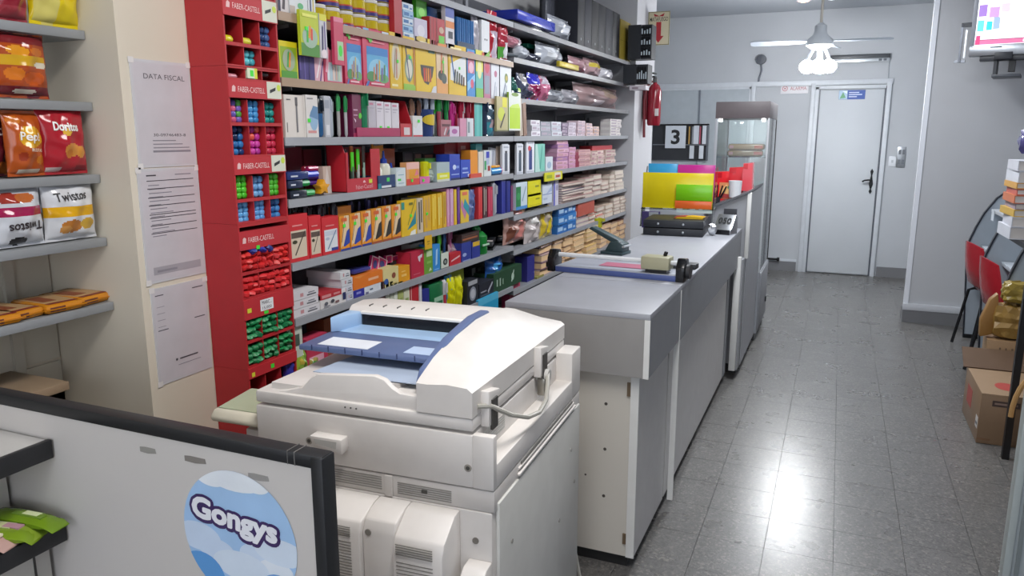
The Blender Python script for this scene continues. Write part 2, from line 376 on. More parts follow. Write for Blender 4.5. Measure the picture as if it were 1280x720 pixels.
wb(B().box(-.60, 2.47, .05, -.575, 2.965, .742, GP), 'front_panel', t, O1)
wb(B().box(-.602, 2.464, .05, -.573, 2.470, .742, EDGE), 'panel_edge', t, O1)
wb(B().box(-1.04, 2.49, 0, -.60, 2.965, .05, M('2a2a2b', 'x')), 'plinth', t, O1)
wb(B().box(-1.06, 2.488, .05, -1.04, 2.965, .742, GP).box(-1.04, 2.94, .05, -.6, 2.965, .742, GP), 'carcass', t, O1)
O2 = (-.8, 3.9, 0)
t = thing('service_counter', 'long grey laminate counter in the middle carrying the black trays', 'counter', O2)
wb(B().box(-1.06, 2.972, .945, -.535, 4.99, .966, GT, .002), 'worktop', t, O2)
wb(B().box(-.55, 2.972, .735, -.535, 4.97, .945, GF), 'front_fascia', t, O2)
wb(B().box(-.556, 2.966, .05, -.533, 2.975, .945, EDGE), 'edge_strip', t, O2)
wb(B().box(-.60, 2.985, .05, -.575, 4.72, .735, M('c0bebc', 'x')), 'front_panel', t, O2)
wb(B().box(-.598, 4.74, .05, -.572, 4.84, .735, M('8e9094', 'x')), 'front_panel', t, O2)
wb(B().box(-1.06, 2.985, .05, -1.04, 5.0, .945, GP).box(-1.04, 4.97, .05, -.6, 4.99, .945, GP), 'carcass', t, O2)
wb(B().box(-1.04, 2.985, 0, -.60, 4.85, .05, M('2a2a2b', 'x')), 'plinth', t, O2)
wb(B().box(-.555, 4.86, .06, -.515, 4.89, .80, EDGE, .003), 'lower_post', t, O2)
wb(B().box(-.53, 4.89, .06, -.505, 4.995, .78, M('8e9094', 'x')), 'corner_panel', t, O2)
O3 = (-.8, 5.4, 0)
t = thing('sloped_counter', 'tall grey counter with sloping top and white edge posts beside the showcase', 'counter', O3)
pr = [(-.78, .06), (-.51, .06), (-.505, 1.185), (-.72, 1.09), (-.78, 1.066)]
wb(B().prism(pr, 5.02, 5.86, 'y', M('9c9ea3', 'x')), 'body', t, O3)
wb(B().box(-.505, 5.02, .06, -.50, 5.86, 1.185, M('94969b', 'x')), 'side_panel', t, O3)
wb(B().prism([(-.79, 1.062), (-.72, 1.092), (-.498, 1.19), (-.498, 1.204), (-.72, 1.106), (-.79, 1.076)], 5.0, 5.87, 'y', M('5d5f64', 'x')), 'sloped_top', t, O3)
wb(B().box(-.515, 5.002, .77, -.49, 5.03, 1.19, EDGE, .003), 'upper_post', t, O3)
wb(B().box(-.76, 5.03, 0, -.53, 5.85, .06, M('242425', 'x')), 'plinth', t, O3)
s_ = wb(B().box(-.655, 5.008, 1.045, -.575, 5.02, 1.085, M('5b5c60', 'm')), 'socket', t, O3)
wb(B().box(-.645, 5.004, 1.05, -.612, 5.008, 1.08, M('26272a', 'x')).box(-.603, 5.004, 1.05, -.585, 5.008, 1.08, M('26272a', 'x')), 'socket_hole', s_, (0, 0, 0))
O4 = (-.68, 6.25, 0)
t = thing('glass_showcase', 'upright glass showcase with a brown header standing at the counter end', 'showcase', O4)
HB = M('6a6365', 'x')
wb(B().box(-.87, 5.9, .06, -.486, 6.6, .53, M('8f9298', 'x')), 'base', t, O4)
wb(B().box(-.486, 5.93, .08, -.478, 6.57, .52, M('84868b', 'x'), .003), 'base_door', t, O4)
wb(B().box(-.87, 5.91, 0, -.5, 6.58, .06, M('202022', 'x')), 'plinth', t, O4)
wb(B().box(-.48, 6.45, .20, -.468, 6.49, .24, BLK), 'lock', t, O4)
wb(B().box(-.87, 5.9, 1.665, -.486, 6.6, 1.785, HB, .004), 'header', t, O4)
for x, y, cw, hx in ((-.87, 5.9, .02, 'a7abb1'), (-.498, 5.9, .012, 'c4c8cc'), (-.87, 6.588, .012, 'a7abb1'), (-.494, 6.592, .008, '1c1d20')):
    wb(B().box(x, y, .53, x+cw, y+cw, 1.665, M(hx, 'x'), .002), 'corner_post', t, O4)
for a in ((-.85, 5.906, .53, -.506, 5.91, 1.665), (-.494, 5.92, .53, -.49, 6.58, 1.665), (-.85, 6.588, .53, -.506, 6.592, 1.665), (-.866, 5.92, .53, -.862, 6.58, 1.665)):
    wb(B().box(*a, GLASS), 'glass_pane', t, O4)
wb(B().box(-.86, 5.92, 1.38, -.496, 6.58, 1.387, GLASS), 'glass_shelf', t, O4)
for x in (-.835, -.53):
    m = bpy.data.materials.new('case_spot'); m.use_nodes = True; p = m.node_tree.nodes['Principled BSDF']
    p.inputs['Emission Color'].default_value = (1, 1, 1, 1); p.inputs['Emission Strength'].default_value = 20
    wb(B().lathe([(.014, 1.66), (.012, 1.645), (0, 1.642)], m, (x, 5.935, 0), 10), 'spot', t, O4)

# ------------------------------------------------------------------ goods on the counters
t = thing('paper_trimmer', 'blue rotary paper trimmer with chrome rail and beige cutting head', 'trimmer', (-.83, 3.07, .966))
t.rotation_euler = (0, 0, math.radians(-4.5))
B().box(-.27, -.02, .012, .275, .22, .026, M('9ea3ae', 'x'), .002).build('cutting_bed', t)
B().box(-.27, -.022, .0, .275, .03, .024, M('46568e', 'x'), .003).build('blue_base_bar', t)
B().box(-.10, .06, .0265, .13, .16, .028, M('b2647c')).build('printed_scale', t)
B().cyl((-.28, .02, .07), (.27, .02, .07), .0095, M('dcdee0', 'x'), n=12).build('rail', t)
for x in (-.305, .262):
    o = B().prism([(-.03, 0), (.05, 0), (.055, .05), (.04, .09), (-.005, .095), (-.03, .06)], x, x+.035, 'x', BLK, .004).build('end_block', t)
B().cyl((.298, .015, .04), (.312, .015, .04), .03, M('2d2e31', 'x'), n=16).build('wheel', t)
c = B().box(.11, -.015, .04, .23, .06, .095, M('a7a488', 'x'), .008).build('cutting_head', t)
B().box(.13, -.01, .03, .22, .05, .042, BLK).build('blade_guard', c)
B().cyl((.2, .03, .095), (.205, .03, .112), .008, BLK).build('knob', c)
B().box(.2, .14, .026, .3, .20, .05, M('3c3f45', 'x'), .004).build('paper_clamp', t)
B().box(-.34, .03, .005, -.305, .08, .03, BLK, .004).build('foot', t)
t = thing('hole_punch', 'dark green heavy duty hole punch with raised lever on the counter', 'hole punch', (-.985, 3.66, .966), math.radians(-10)); t.scale = (.86, .86, .72)
TG = M('33474c', 'x')
B().box(-.08, -.06, 0, .06, .06, .022, TG, .004).build('base', t)
B().prism([(-.06, .02), (.055, .02), (.055, .075), (.02, .095), (-.03, .085)], -.045, .045, 'y', TG, .005).build('body', t)
B().prism([(-.175, .165), (-.155, .18), (.02, .10), (.045, .075), (.01, .06)], -.03, .03, 'y', TG, .005).build('lever', t)
for y in (-.03, .03): B().cyl((.03, y, .02), (.03, y, .09), .011, M('b9bdc0', 'm')).build('punch_pin', t)
B().cyl((.058, -.05, .06), (.058, .05, .06), .008, M('c9ccd0', 'm')).build('axle', t)
for k in (0, 1):
    z = .966+.0475*k
    t = thing('drawer_tray', ('black drawer tray lying flat on the counter, lower of two', 'black drawer tray stacked upon another, upper of two')[k], 'drawer', (-.865, 4.44, z), math.radians(3))
    DK = M('1d1f24', 'x')
    B().box(-.172, .01, .001, .172, .32, .045, DK, .002).build('casing', t)
    f = B().box(-.174, -.004, .002, .174, .01, .044, M('23262c', 'x'), .002).build('drawer_front', t)
    for x in (-.085, .06): B().lathe([(0, -.02), (.007, -.018), (.004, -.004)], M('aab0b4', 'm'), (x, 0, .024), 10, 'y').build('knob', f)
t = thing('paper_rack', 'clear acrylic rack holding coloured paper behind the black trays', 'rack', (-.95, 5.16, .966))
for x in (-.235, .215): B().prism([(-.12, 0), (-.02, 0), (.02, .15), (.05, .38), (.03, .38), (-.09, .12)], x, x+.006, 'x', GLASS).build('side_plate', t)
B().box(-.229, -.13, .115, .221, -.02, .119, GLASS).box(-.0, -.13, .10, .221, -.122, .119, M('c9d6d2', 'g')).build('shelf_plate', t)
t.location = (-.925, 4.965, .966)
def pap(name, label, h, x0, z0, x1, z1, y, th):
    t = thing('paper_pack', label, 'paper', (-.925, 4.965, .966), 0, None)
    t.name = name
    B().box(x0, y, z0, x1, y+th, z1, M(h, 'g'), .001).build('sheets', t)
pap('paper_pack', 'large yellow paper pack filling the acrylic rack', 'd6c20c', -.228, .122, .214, .345, -.10, .03)
pap('paper_pack', 'blue paper pack at the top left of the rack behind yellow', '2f8fc4', -.205, .16, -.02, .40, -.055, .03)
pap('paper_pack', 'magenta paper pack at the top right of the rack behind yellow', 'b02a86', -.016, .16, .215, .395, -.055, .03)
pap('paper_pack', 'lime green paper pad in front of the yellow paper', '79c414', -.01, .175, .213, .275, -.114, .012)
pap('paper_pack', 'orange paper pad below the lime green paper', 'e0662c', -.015, .125, .213, .173, -.114, .012)
t = thing('purple_folder', 'dark purple folder lying behind the left end of the black trays', 'folder', (-1.085, 4.795, .968))
B().box(-.045, -.02, 0, .06, .03, .1, M('3a2f66', 'p')).build('cover', t); B().box(.0, -.024, .075, .06, -.02, .1, M('9ba0a6')).build('spine_label', t)
t = thing('toy_packet', 'red and yellow packet lying on the upper black tray', 'packet', (-.78, 4.55, 1.061))
B().prism([(-.09, .0), (.07, .0), (.075, .012), (.0, .016), (-.08, .008)], -.03, .05, 'y', M('d8b21c', 'g')).build('wrapper', t)
B().prism([(-.1, .001), (-.02, .001), (-.03, .018), (-.09, .012)], -.028, .02, 'y', M('a84a3c', 'g')).build('red_end', t)
t = thing('card_terminal', 'silver counter device with three black digits beside the trays', 'device', (-.60, 4.67, .966), math.radians(-14))
B().prism([(-.05, 0), (.06, 0), (.06, .10), (.03, .115), (-.03, .04), (-.05, .03)], -.055, .055, 'x', M('aaadb0', 'm'), .004).build('body', t)
B().box(-.05, -.056, .0, .05, -.05, .028, BLK).build('black_base', t)
o = B().text('050', 0, 0, .04, 0, M('1b1c1e'), wid=.08, off=.02).build('digits', t); o.location = (0, -.004, .08); o.rotation_euler = (math.radians(-38), 0, 0)
t = thing('foil_packet', 'crumpled silver foil packet between trays and silver device', 'packet', (-.66, 4.56, .966))
bm = bmesh.new(); bmesh.ops.create_icosphere(bm, subdivisions=2, radius=1)
for v in bm.verts: v.co = Vector((v.co.x*.028, v.co.y*.022, .034+v.co.z*.034))*1; v.co += Vector((RND.uniform(-.005, .005), RND.uniform(-.005, .005), RND.uniform(0, .006)))
B_ = B(); B_.bm(bm, M('c9ccd0', 'm')); B_.build('foil', t)
# red gift bags, cup, pens standing on the sloped counter, bag in the showcase
def slope_z(x): return 1.106+(x+.72)*.4414 if x > -.72 else 1.106+(x+.72)*.394
t = thing('paper_cup', 'plain white cup on the sloped counter top', 'cup', (-.60, 5.06, slope_z(-.60)-.004))
B().lathe([(0, .002), (.036, 0), (.042, .105), (.039, .105), (.034, .006), (0, .006)], M('dfe2e6'), n=20).build('cup', t)
def giftbag(x, y, w, d, h, hx, label, rz=0, hollow=True):
    t = thing('gift_bag', label, 'bag', (x, y, slope_z(x)+.002), rz)
    B().prism([(-w/2, 0), (w/2, 0), (w/2-.004, h), (-w/2+.006, h*.97)], 0, d, 'y', M(hx, 'g')).build('paper_body', t)
    B().prism([(-w/2+.004, h*.8), (0, h*.78), (0, h*.97), (-w/2+.01, h*.95)], -.002, 0, 'y', M('c81a26', 'g')).build('front_fold', t)
giftbag(-.74, 5.45, .13, .08, .20, 'ee2a30', 'bright red paper bag leaning left in front of the showcase', .06)
giftbag(-.635, 5.36, .10, .06, .19, 'd81e2a', 'red paper bag in the middle of the row by the showcase')
giftbag(-.555, 5.30, .07, .10, .185, 'e0505a', 'pinkish red paper bag right of the white cup')
t = thing('pen_pot', 'dark pot of black pens left of the red bags', 'pen pot', (-.72, 5.12, slope_z(-.74)))
B().lathe([(0, 0), (.02, 0), (.024, .05), (.022, .05), (0, .01)], M('2a2a30', 'x')).build('pot', t)
for dx, dz in ((.0, .13), (.02, .125), (.035, .12), (-.012, .12)): B().cyl((dx*.2, 0, .012), (dx*1.6, .01, dz), .005, BLK, n=6).build('pen', t)
t = thing('greeting_card', 'small colourful orange card standing between pens and white cup', 'card', (-.665, 5.14, slope_z(-.665)-.008), 0)
B().box(-.045, 0, .015, .035, .003, .12, M('d98b56')).build('card', t)
B().poly([(-.04, .06), (.0, .11), (.03, .07), (.02, .03)], -.001, M('e9b878')).poly([(-.04, .02), (.03, .02), (.03, .045), (-.03, .05)], -.0015, M('b33a36')).ell(.02, .09, .014, .012, -.002, M('4a7d48')).build('print', t)
# ------------------------------------------------------------------ photocopier (local: x 0 = right side, y 0 = face to the camera)
t = thing('photocopier', 'large off white photocopier with blue document tray in the foreground', 'photocopier', (-.649, 1.424, 0), math.radians(3))
CW = M('d9d4cf', 'x'); CW2 = M('cbc6c1', 'x'); CD = M('4a4844', 'x'); CS = M('bdbbb6', 'x')
B().box(-.631, .0, .04, -.004, .735, .717, CW2, .006).build('lower_body', t)
for x, y in ((-.58, .05), (-.06, .05), (-.58, .68), (-.06, .68)): B().cyl((x-.02, y, .022), (x+.02, y, .022), .022, CD).build('caster', t)
B().box(-.004, .02, .06, .006, .715, .735, M('c4c3be', 'x'), .003).build('side_panel', t)
b = B()
for y, z in ((.62, .62), (.66, .5), (.5, .45), (.1, .6)): b.cyl((.006, y, z), (.008, y, z), .006, M('8f8c86', 'x'))
b.build('screw', t)
B().box(-.631, .003, .717, 0, .73, .769, CW2, .003).build('vent_band', t)
def vents(x0, x1, z0, z1, n, y, par, sl=0):
    b = B()
    for i in range(n):
        z = z0+(z1-z0)*(i+.5)/n; b.prism([(x0, z-.0011), (x1, z-.0011+sl), (x1, z+.0011+sl), (x0, z+.0011)], y-.0012, y+.001, 'y', M('8b8882', 'x'))
    return b.build('vent_slots', par)
vents(-.455, -.285, .727, .763, 6, .003, t); vents(-.62, -.47, .727, .763, 6, .003, t); vents(-.243, -.105, .724, .756, 6, .003, t)
B().box(-.18, .0, .738, -.166, .004, .746, CD).build('dent', t)
B().box(-.275, -.003, .717, -.255, .004, .769, CW2, .002).build('band_rib', t)
# upper (scanner) body with the stepped right side
prof = [(-.631, .771), (0, .771), (0, .897), (-.631, .897)]
B().box(-.631, 0, .771, -.05, .735, .897, CW, .005).build('scanner_body', t)
B().box(-.052, .0, .771, 0, .022, .899, CW, .004).box(-.052, .64, .771, 0, .735, .913, CW, .004).box(-.052, .015, .771, 0, .65, .828, CW, .003).build('side_step', t)
o = B()
for i in range(7): o.box(-.0505, .06, .842+i*.006, -.0485, .2, .845+i*.006, CS)
o.build('step_vents', t)
B().box(.0, .18, .748, .003, .64, .768, M('6e6c68', 'x')).box(.001, .15, .743, .009, .66, .75, CW, .002).box(.0, .16, .756, .005, .65, .76, CW).build('side_vent', t)
b = B()
for x, z in ((-.062, .819), (-.479, .824)): b.cyl((x, .001, z), (x, -.0015, z), .009, M('9b958c', 'x'), n=14).cyl((x, -.001, z), (x, -.002, z), .005, CD, n=10)
b.build('screw', t)
h = B().prism([(-.457, .852), (-.37, .852), (-.37, .815), (-.45, .83)], -.03, .002, 'y', CW, .003)
h.prism([(-.445, .846), (-.382, .846), (-.385, .828), (-.44, .834)], -.0305, -.0295, 'y', CS)
h.build('grip', t)
# exhaust housings on the near side
def hous(x0, x1, yd, zt, label=None):
    b = B().prism([(0.0, .715), (-.03, .712), (-yd, zt), (-yd-.012, zt-.03), (-yd-.012, .42), (-yd, .40), (0, .40)], x0, x1, 'x', CW, .005)
    return b.build('exhaust_housing', t)
hous(-.60, -.288, .088, .69)
hous(-.288, -.205, .075, .695)
o = hous(-.205, -.082, .088, .672)
vents(-.195, -.105, .635, .664, 5, -.102, t); vents(-.195, -.105, .43, .622, 22, -.1, t)
vents(-.59, -.31, .655, .682, 5, -.102, t); vents(-.59, -.31, .55, .645, 13, -.1, t)
B().cyl((-.272, -.0865, .668), (-.272, -.0885, .668), .008, M('8f8a82', 'x'), n=12).cyl((-.045, .0, .645), (-.045, -.002, .645), .008, M('77726b', 'x'), n=12).build('screw', t)
B().prism([(0, .60), (-.035, .598), (-.06, .58), (-.06, .40), (0, .40)], -.062, -.004, 'x', CW, .005).build('lower_housing', t)
vents(-.056, -.012, .56, .575, 3, -.06, t)
# lid with the raised output tray
b = B().box(-.631, .002, .903, -.05, .725, .934, CW, .006)
b.build('lid', t)
B().box(-.60, .02, .897, -.08, .70, .904, M('8a8781', 'x')).build('lid_gap', t)
hp = [(-.60, .93), (-.55, .938), (-.50, .952), (-.475, .978), (-.455, .99), (-.30, 1.003), (-.275, .996), (-.255, .978), (-.235, .968), (-.185, .966), (-.185, .93)]
B().prism(hp, .012, .03, 'y', CW, .002).build('tray_front', t)
hp2 = [(p[0], min(p[1], 1.1)*1) for p in hp]
# floor of the output tray: a gentle ramp behind the front lip
B().prism([(.028, .93), (.028, .985), (.10, .962), (.40, .95), (.40, .93)], -.47, -.26, 'x', CW).prism([(.028, .93), (.028, .95), (.10, .948), (.40, .945), (.40, .93)], -.60, -.47, 'x', CW).prism([(.028, .93), (.028, .965), (.40, .955), (.40, .93)], -.26, -.188, 'x', CW).build('output_tray', t)
B().prism([(.06, .977), (.38, .957), (.38, .959), (.06, .979)], -.50, -.20, 'x', M('aab8cc')).build('blue_sheet', t)  # bluish shadow below the document tray, put in as a thin coloured slab
b = B()
for k in range(3): b.cyl((-.375+k*.015, .003, .922), (-.375+k*.015, .0005, .922), .0022, CD, n=8)
b.build('indicator_dot', t)
# document feeder
side = [(.0, .936), (.0, 1.004), (.012, 1.010), (.09, 1.038), (.2, 1.062), (.33, 1.075), (.46, 1.072), (.58, 1.052), (.67, 1.02), (.725, .985), (.73, .936)]
vs = []; kk = 7
for y, zi in side[1:-1]:
    zo = 1.003-.016*y/.725; zt_ = max(zi, zo)
    vs += [(-.186, y, .936), (-.186, y, zt_), (-.16, y, zt_-.001), (-.11, y, zt_*.55+zo*.45+.004), (-.062, y, zo+.001), (-.05, y, zo-.008), (-.05, y, .936)]
nn = len(side)-2
fs = [(i*kk+j, i*kk+(j+1) % kk, (i+1)*kk+(j+1) % kk, (i+1)*kk+j) for i in range(nn-1) for j in range(kk)]+[tuple(range(kk))[::-1], tuple((nn-1)*kk+j for j in range(kk))]
B().add(vs, fs, CW, True).build('feeder_side', t)
cov = [(.40, .99), (.392, 1.052), (.41, 1.066), (.47, 1.068), (.58, 1.050), (.67, 1.018), (.722, .985), (.728, .94), (.46, .94)]
B().prism(cov, -.605, -.184, 'x', CW, .006).build('feeder_cover', t)
b = B().box(-.56, .384, 1.046, -.19, .402, 1.054, M('ece8e2', 'x'), .002).build('cover_lip', t)
B().box(-.555, .386, .975, -.188, .402, 1.046, M('121214', 'g')).build('feed_slot', t)
B().box(-.27, .380, 1.015, -.235, .386, 1.022, M('77797c', 'm')).build('roller', t)
b = B()
for k in range(5): b.box(-.545+k*.045, .41, 1.0645, -.542+k*.045, .43, 1.0685, CD)
b.build('cover_ticks', t)
BL = M('58688f', 'x'); LB = M('9dbbdc', 'x')
trp = [(.165, .994), (.165, 1.008), (.30, 1.008), (.384, 1.006), (.384, .996)]
tr = B().prism(trp, -.615, -.20, 'x', BL, .003).build('document_tray', t)
b = B()
for k in range(7): b.box(-.575+k*.05, .163, .998, -.573+k*.05, .1655, 1.012, M('2c3960', 'x'))
b.build('tray_tick', tr)
B().prism([(.185, 1.0082), (.26, 1.0084), (.26, 1.0094), (.185, 1.0092)], -.57, -.42, 'x', M('dfe3ea')).build('white_label', tr)
B().prism([(.19, 1.0082), (.25, 1.0084), (.25, 1.0094), (.19, 1.0092)], -.32, -.22, 'x', M('b3c6e2')).build('pale_label', tr)
B().prism([(.384, 1.006), (.320, 1.008), (.340, 1.013), (.384, 1.016)], -.60, -.19, 'x', LB).build('tray_ramp', tr)
B().prism([(-.605, .30), (-.605, .40), (-.555, .40), (-.56, .37), (-.578, .335)], 1.008, 1.052, 'z', LB, .003).build('paper_guide', tr)
gp = [(.03, .99), (.10, .99), (.30, 1.03), (.40, 1.05), (.44, 1.066), (.42, 1.080), (.33, 1.082), (.18, 1.062), (.05, 1.02)]
B().prism(gp, -.205, -.178, 'x', M('5d6d95', 'x'), .005).build('side_guide', tr)
# hinges, cable, operator panel
for y in (.05, .43):
    hg = B().prism([(y, .985), (y+.07, .972), (y+.07, .96), (y+.05, .955), (y+.04, .90), (y, .90)], -.052, -.03, 'x', CW, .003).build('hinge', t)
    B().box(-.032, y+.012, .89, -.026, y+.045, .962, M('3c3a37', 'x')).build('hinge_arm', hg)
cb = B().tube([(-.052, .03, .955), (-.03, .06, .948), (-.008, .13, .905), (.004, .22, .868), (.008, .30, .853), (.004, .37, .862), (-.008, .42, .89), (-.02, .46, .905), (-.045, .50, .915)], .006, M('a8a59c', 'x'))
cb.build('cable', t)
B().box(-.045, .44, .845, -.022, .48, .895, M('8d8a82', 'm'), .004).cyl((-.05, .46, .90), (-.015, .46, .90), .017, CS, n=14).build('plug', t)
pn = B().prism([(.03, .82), (.20, .82), (.205, .838), (.19, .86), (.04, .85), (.025, .832)], -.80, -.64, 'x', M('d6d0bd', 'x'), .006).build('operator_panel', t)
B().prism([(.05, .8515), (.18, .860), (.18, .8615), (.05, .853)], -.79, -.66, 'x', M('a9b59a', 'g')).build('screen_strip', pn)
B().prism([(.04, .78), (.2, .78), (.2, .818), (.04, .81)], -.70, -.62, 'x', CW2, .004).build('panel_arm', t)
B().box(-.012, .735, .3, -.004, .742, .32, CD).tube([(-.03, .74, .3), (-.02, .78, .2), (.0, .79, .08), (.03, .80, .015), (.06, .86, .008)], .006, M('b5b2a9', 'x')).build('power_cable', t)

# ------------------------------------------------------------------ snack counter panel with the round sticker
t = thing('divider_panel', 'grey laminate panel with black edging and a round sky blue sticker', 'panel', (-1.0, .95, 0))
B().box(-.74, 0, .02, .254, .028, 1.008, M('d2ccc6', 'w')).build('board', t)
EB = M('1c1d20', 'x')
B().box(-.74, -.002, 1.008, .258, .03, 1.032, EB, .003).build('top_edging', t)
B().box(.236, -.004, 0, .26, .032, 1.03, EB, .003).build('side_edging', t)
for x, w_ in ((.188, .0012), (.2025, .0018)): B().box(x, -.0024, 1.0085, x+w_, .0305, 1.0326, M('6d6b68')).build('worn_tape', t)
b = B()
for x, z, wd, hx in ((-.155, .972, .04, '9c9891'), (-.045, .973, .05, '878079'), (.10, .966, .045, '9f9b96')): B().prism([(x, z), (x+wd*.5, z-.001), (x+wd, z+.002), (x+wd-.002, z+.011), (x+wd*.3, z+.0115), (x, z+.010)], -.0008, .0, 'y', M(hx)).build('tape_residue', t)
st = B()
CX, CZ, RX = .068, .845, .128
sk = lambda v: M(v)
st.ell(CX, CZ, RX, RX, -.0012, sk('a9cdf2'), 48)
def inside(pts): 
    o = []
    for x, z in pts:
        d = math.hypot(x-CX, z-CZ)
        if d > RX: x = CX+(x-CX)*RX/d; z = CZ+(z-CZ)*RX/d
        o.append((x, z))
    return o
arc = lambda a0, a1, n=14: [(CX+RX*math.cos(math.radians(a0+(a1-a0)*i/n)), CZ+RX*math.sin(math.radians(a0+(a1-a0)*i/n))) for i in range(n+1)]
def blob(cx, cz, rx, rz, y, h): st.poly(inside([(CX+RX*(cx+rx*math.cos(2*PI*i/28)), CZ+RX*(cz+rz*math.sin(2*PI*i/28))) for i in range(28)]), y, sk(h))
for cx, cz, rx, rz, h in ((0, .97, .62, .27, 'eef3fa'), (-.42, .82, .26, .12, 'eef3fa'), (.38, .86, .22, .12, 'eef3fa'), (-.75, -.12, .42, .22, 'cfe0f6'), (-.45, -.25, .35, .16, 'cfe0f6'), (.72, -.06, .45, .2, 'dbe8f8'), (.4, -.2, .4, .2, 'd3e3f7'), (0, -.42, .5, .22, 'dbe8f8'), (.62, -.35, .3, .16, 'e6eefa')): 
    blob(cx, cz, rx, rz, -.0014-.00002*RND.random(), h)
for cx, cz, rx, rz, h in ((-.72, -.72, .42, .36, '5e9fdd'), (.66, -.74, .36, .34, '6aa8e2'), (-.1, -.95, .4, .2, '8fbdea')): blob(cx, cz, rx, rz, -.0017, h)
stk = st.build('round_sticker', t)
lg = B()
for k in range(16): lg.text('Gongys', CX-.008+.0085*math.cos(k*PI/8), CZ+.030+.0085*math.sin(k*PI/8), .052, -.0019-.00001*k, sk('3c2560'), wid=.19, off=.012, rot=-.085)
for k in range(8): lg.text('Gongys', CX-.008+.0022*math.cos(k*PI/4), CZ+.031+.0022*math.sin(k*PI/4), .052, -.0026-.00001*k, sk('f1f1f6'), wid=.19, off=.012, rot=-.085)
lg.build('sticker_logo', stk)

# ------------------------------------------------------------------ low snack unit against the panel
t = thing('low_snack_unit', 'low white shelf unit with black front edges left of the grey panel', 'shelf', (-1.6, .5, 0))
WB = M('c9c5bd', 'x')
for z, xf in ((.955, .195), (.778, .205)):
    s_ = B().box(-.28, -.8, z-.03, xf, .445, z, M('b5b3b0', 'x')).build('shelf_board', t)
    B().box(xf, -.8, z-.036, xf+.012, .447, z+.003, EB, .002).build('black_edge', s_)
B().box(-.28, -.8, .02, .165, .44, .74, WB).box(-.28, -.8, .74, .06, .44, .93, WB).build('carcass', t)
B().box(.165, .405, .05, .167, .409, .74, M('3b3a38')).build('door_gap', t)
def crimpbar(name, label, x, y, z, rz, L, Wd, hx, art, group=None, cat='snack'):
    """flow wrapped bar lying flat: pillow body with crimped ends"""
    t = thing(name, label, cat, (x, y, z), rz, group)
    b = B(); n = 12; vs = []; k = 9
    for i in range(n+1):
        u = i/n; e = min(u, 1-u)*n
        hgt = .020*min(1, max(0, (e-.9)/1.6)) if e > .9 else 0
        for j in range(k):
            a = 2*PI*j/k; wv = Wd/2*(1 if e > .9 else .93)
            vs.append((-L/2+L*u, math.cos(a)*wv, .010+math.sin(a)*(hgt*.55+.001) - (.008 if e <= .9 else 0)))
    fs = [(i*k+j, i*k+(j+1) % k, (i+1)*k+(j+1) % k, (i+1)*k+j) for i in range(n) for j in range(k)]
    b.add(vs, fs, M(hx, 'g'), True).build('wrapper', t)
    b = B()
    for q, (x0, y0, x1, y1, h) in enumerate(art):
        b.box(x0*L, y0*Wd, .0195, x1*L, y1*Wd, .0222+.0006*q, M(h, 'p'))
    if art: b.build('wrapper_print', t)
    return t
crimpbar('candy_bar', 'green wrapped candy bar lying at the back of the snack ledge', -1.44, .90, .792, .1, .19, .045, '6f8f1e', [(-.1, -.2, .3, .1, '6f8f2a'), (.02, -.1, .22, .2, 'd8e2b0')])
crimpbar('candy_bar', 'green wrapped bar with white label second on the snack ledge', -1.46, .862, .783, .2, .19, .045, '7f9630', [(-.3, -.25, .2, .2, 'c9cf9a'), (.1, -.2, .3, .15, 'b58a96')])
crimpbar('candy_bar', 'pink and white wrapped bar with bright green price sticker', -1.47, .815, .782, .25, .18, .048, 'b5948c', [(-.2, -.3, .05, .25, 'd8c9c4'), (-.12, .1, .0, .35, '46e03c'), (-.1, -.3, .1, .05, 'b04a3c'), (.2, -.2, .36, .2, 'e6dcc0')])
crimpbar('candy_bar', 'green ended wrapped bar poking out beside the pink wrapped bar', -1.43, .85, .781, .35, .14, .04, '748f22', [])
crimpbar('candy_bar', 'nearest pale wrapped bar with green price sticker on the ledge', -1.485, .765, .782, .25, .18, .05, 'a89a92', [(-.1, -.1, .1, .3, '46e03c'), (.1, -.3, .35, .1, 'dccab0'), (-.4, -.3, -.1, .3, 'b0625a')])

# ------------------------------------------------------------------ tall snack shelving in the recess, bags
t = thing('snack_shelving', 'grey metal snack shelves on the slotted cream back panel at left', 'shelf', (-2.0, 1.0, 0))
SG = M('8d9093', 'x'); LVL = (1.823, 1.636, 1.441, 1.264, 1.078, .886)
for i, z in enumerate(LVL):
    last = i == 5
    B().box(-.14, -.6, z-.024, .108 if not last else .10, .518 if not last else .36, z, M('98826a', 'x') if last else SG, .002).build('shelf_board', t)
for k, z in enumerate((.70, .79, .97, 1.155, 1.35, 1.53, 1.72)):
    p_ = B().box(-.15, -.6, z-.085, -.142, .515, z+.085, M('c9c3b4', 'w')).build('back_panel', t)
    B().box(-.1425, .10, z+.03, -.1405, .36, z+.04, M('3a3833')).build('slot', p_)
B().box(-.144, .37, .5, -.13, .40, 2.2, M('bab5a8', 'x')).build('upright', t)
for z in LVL[3:5]: B().box(-.14, .37, z-.05, -.10, .38, z-.024, M('d6d2c6', 'x')).build('bracket', t)
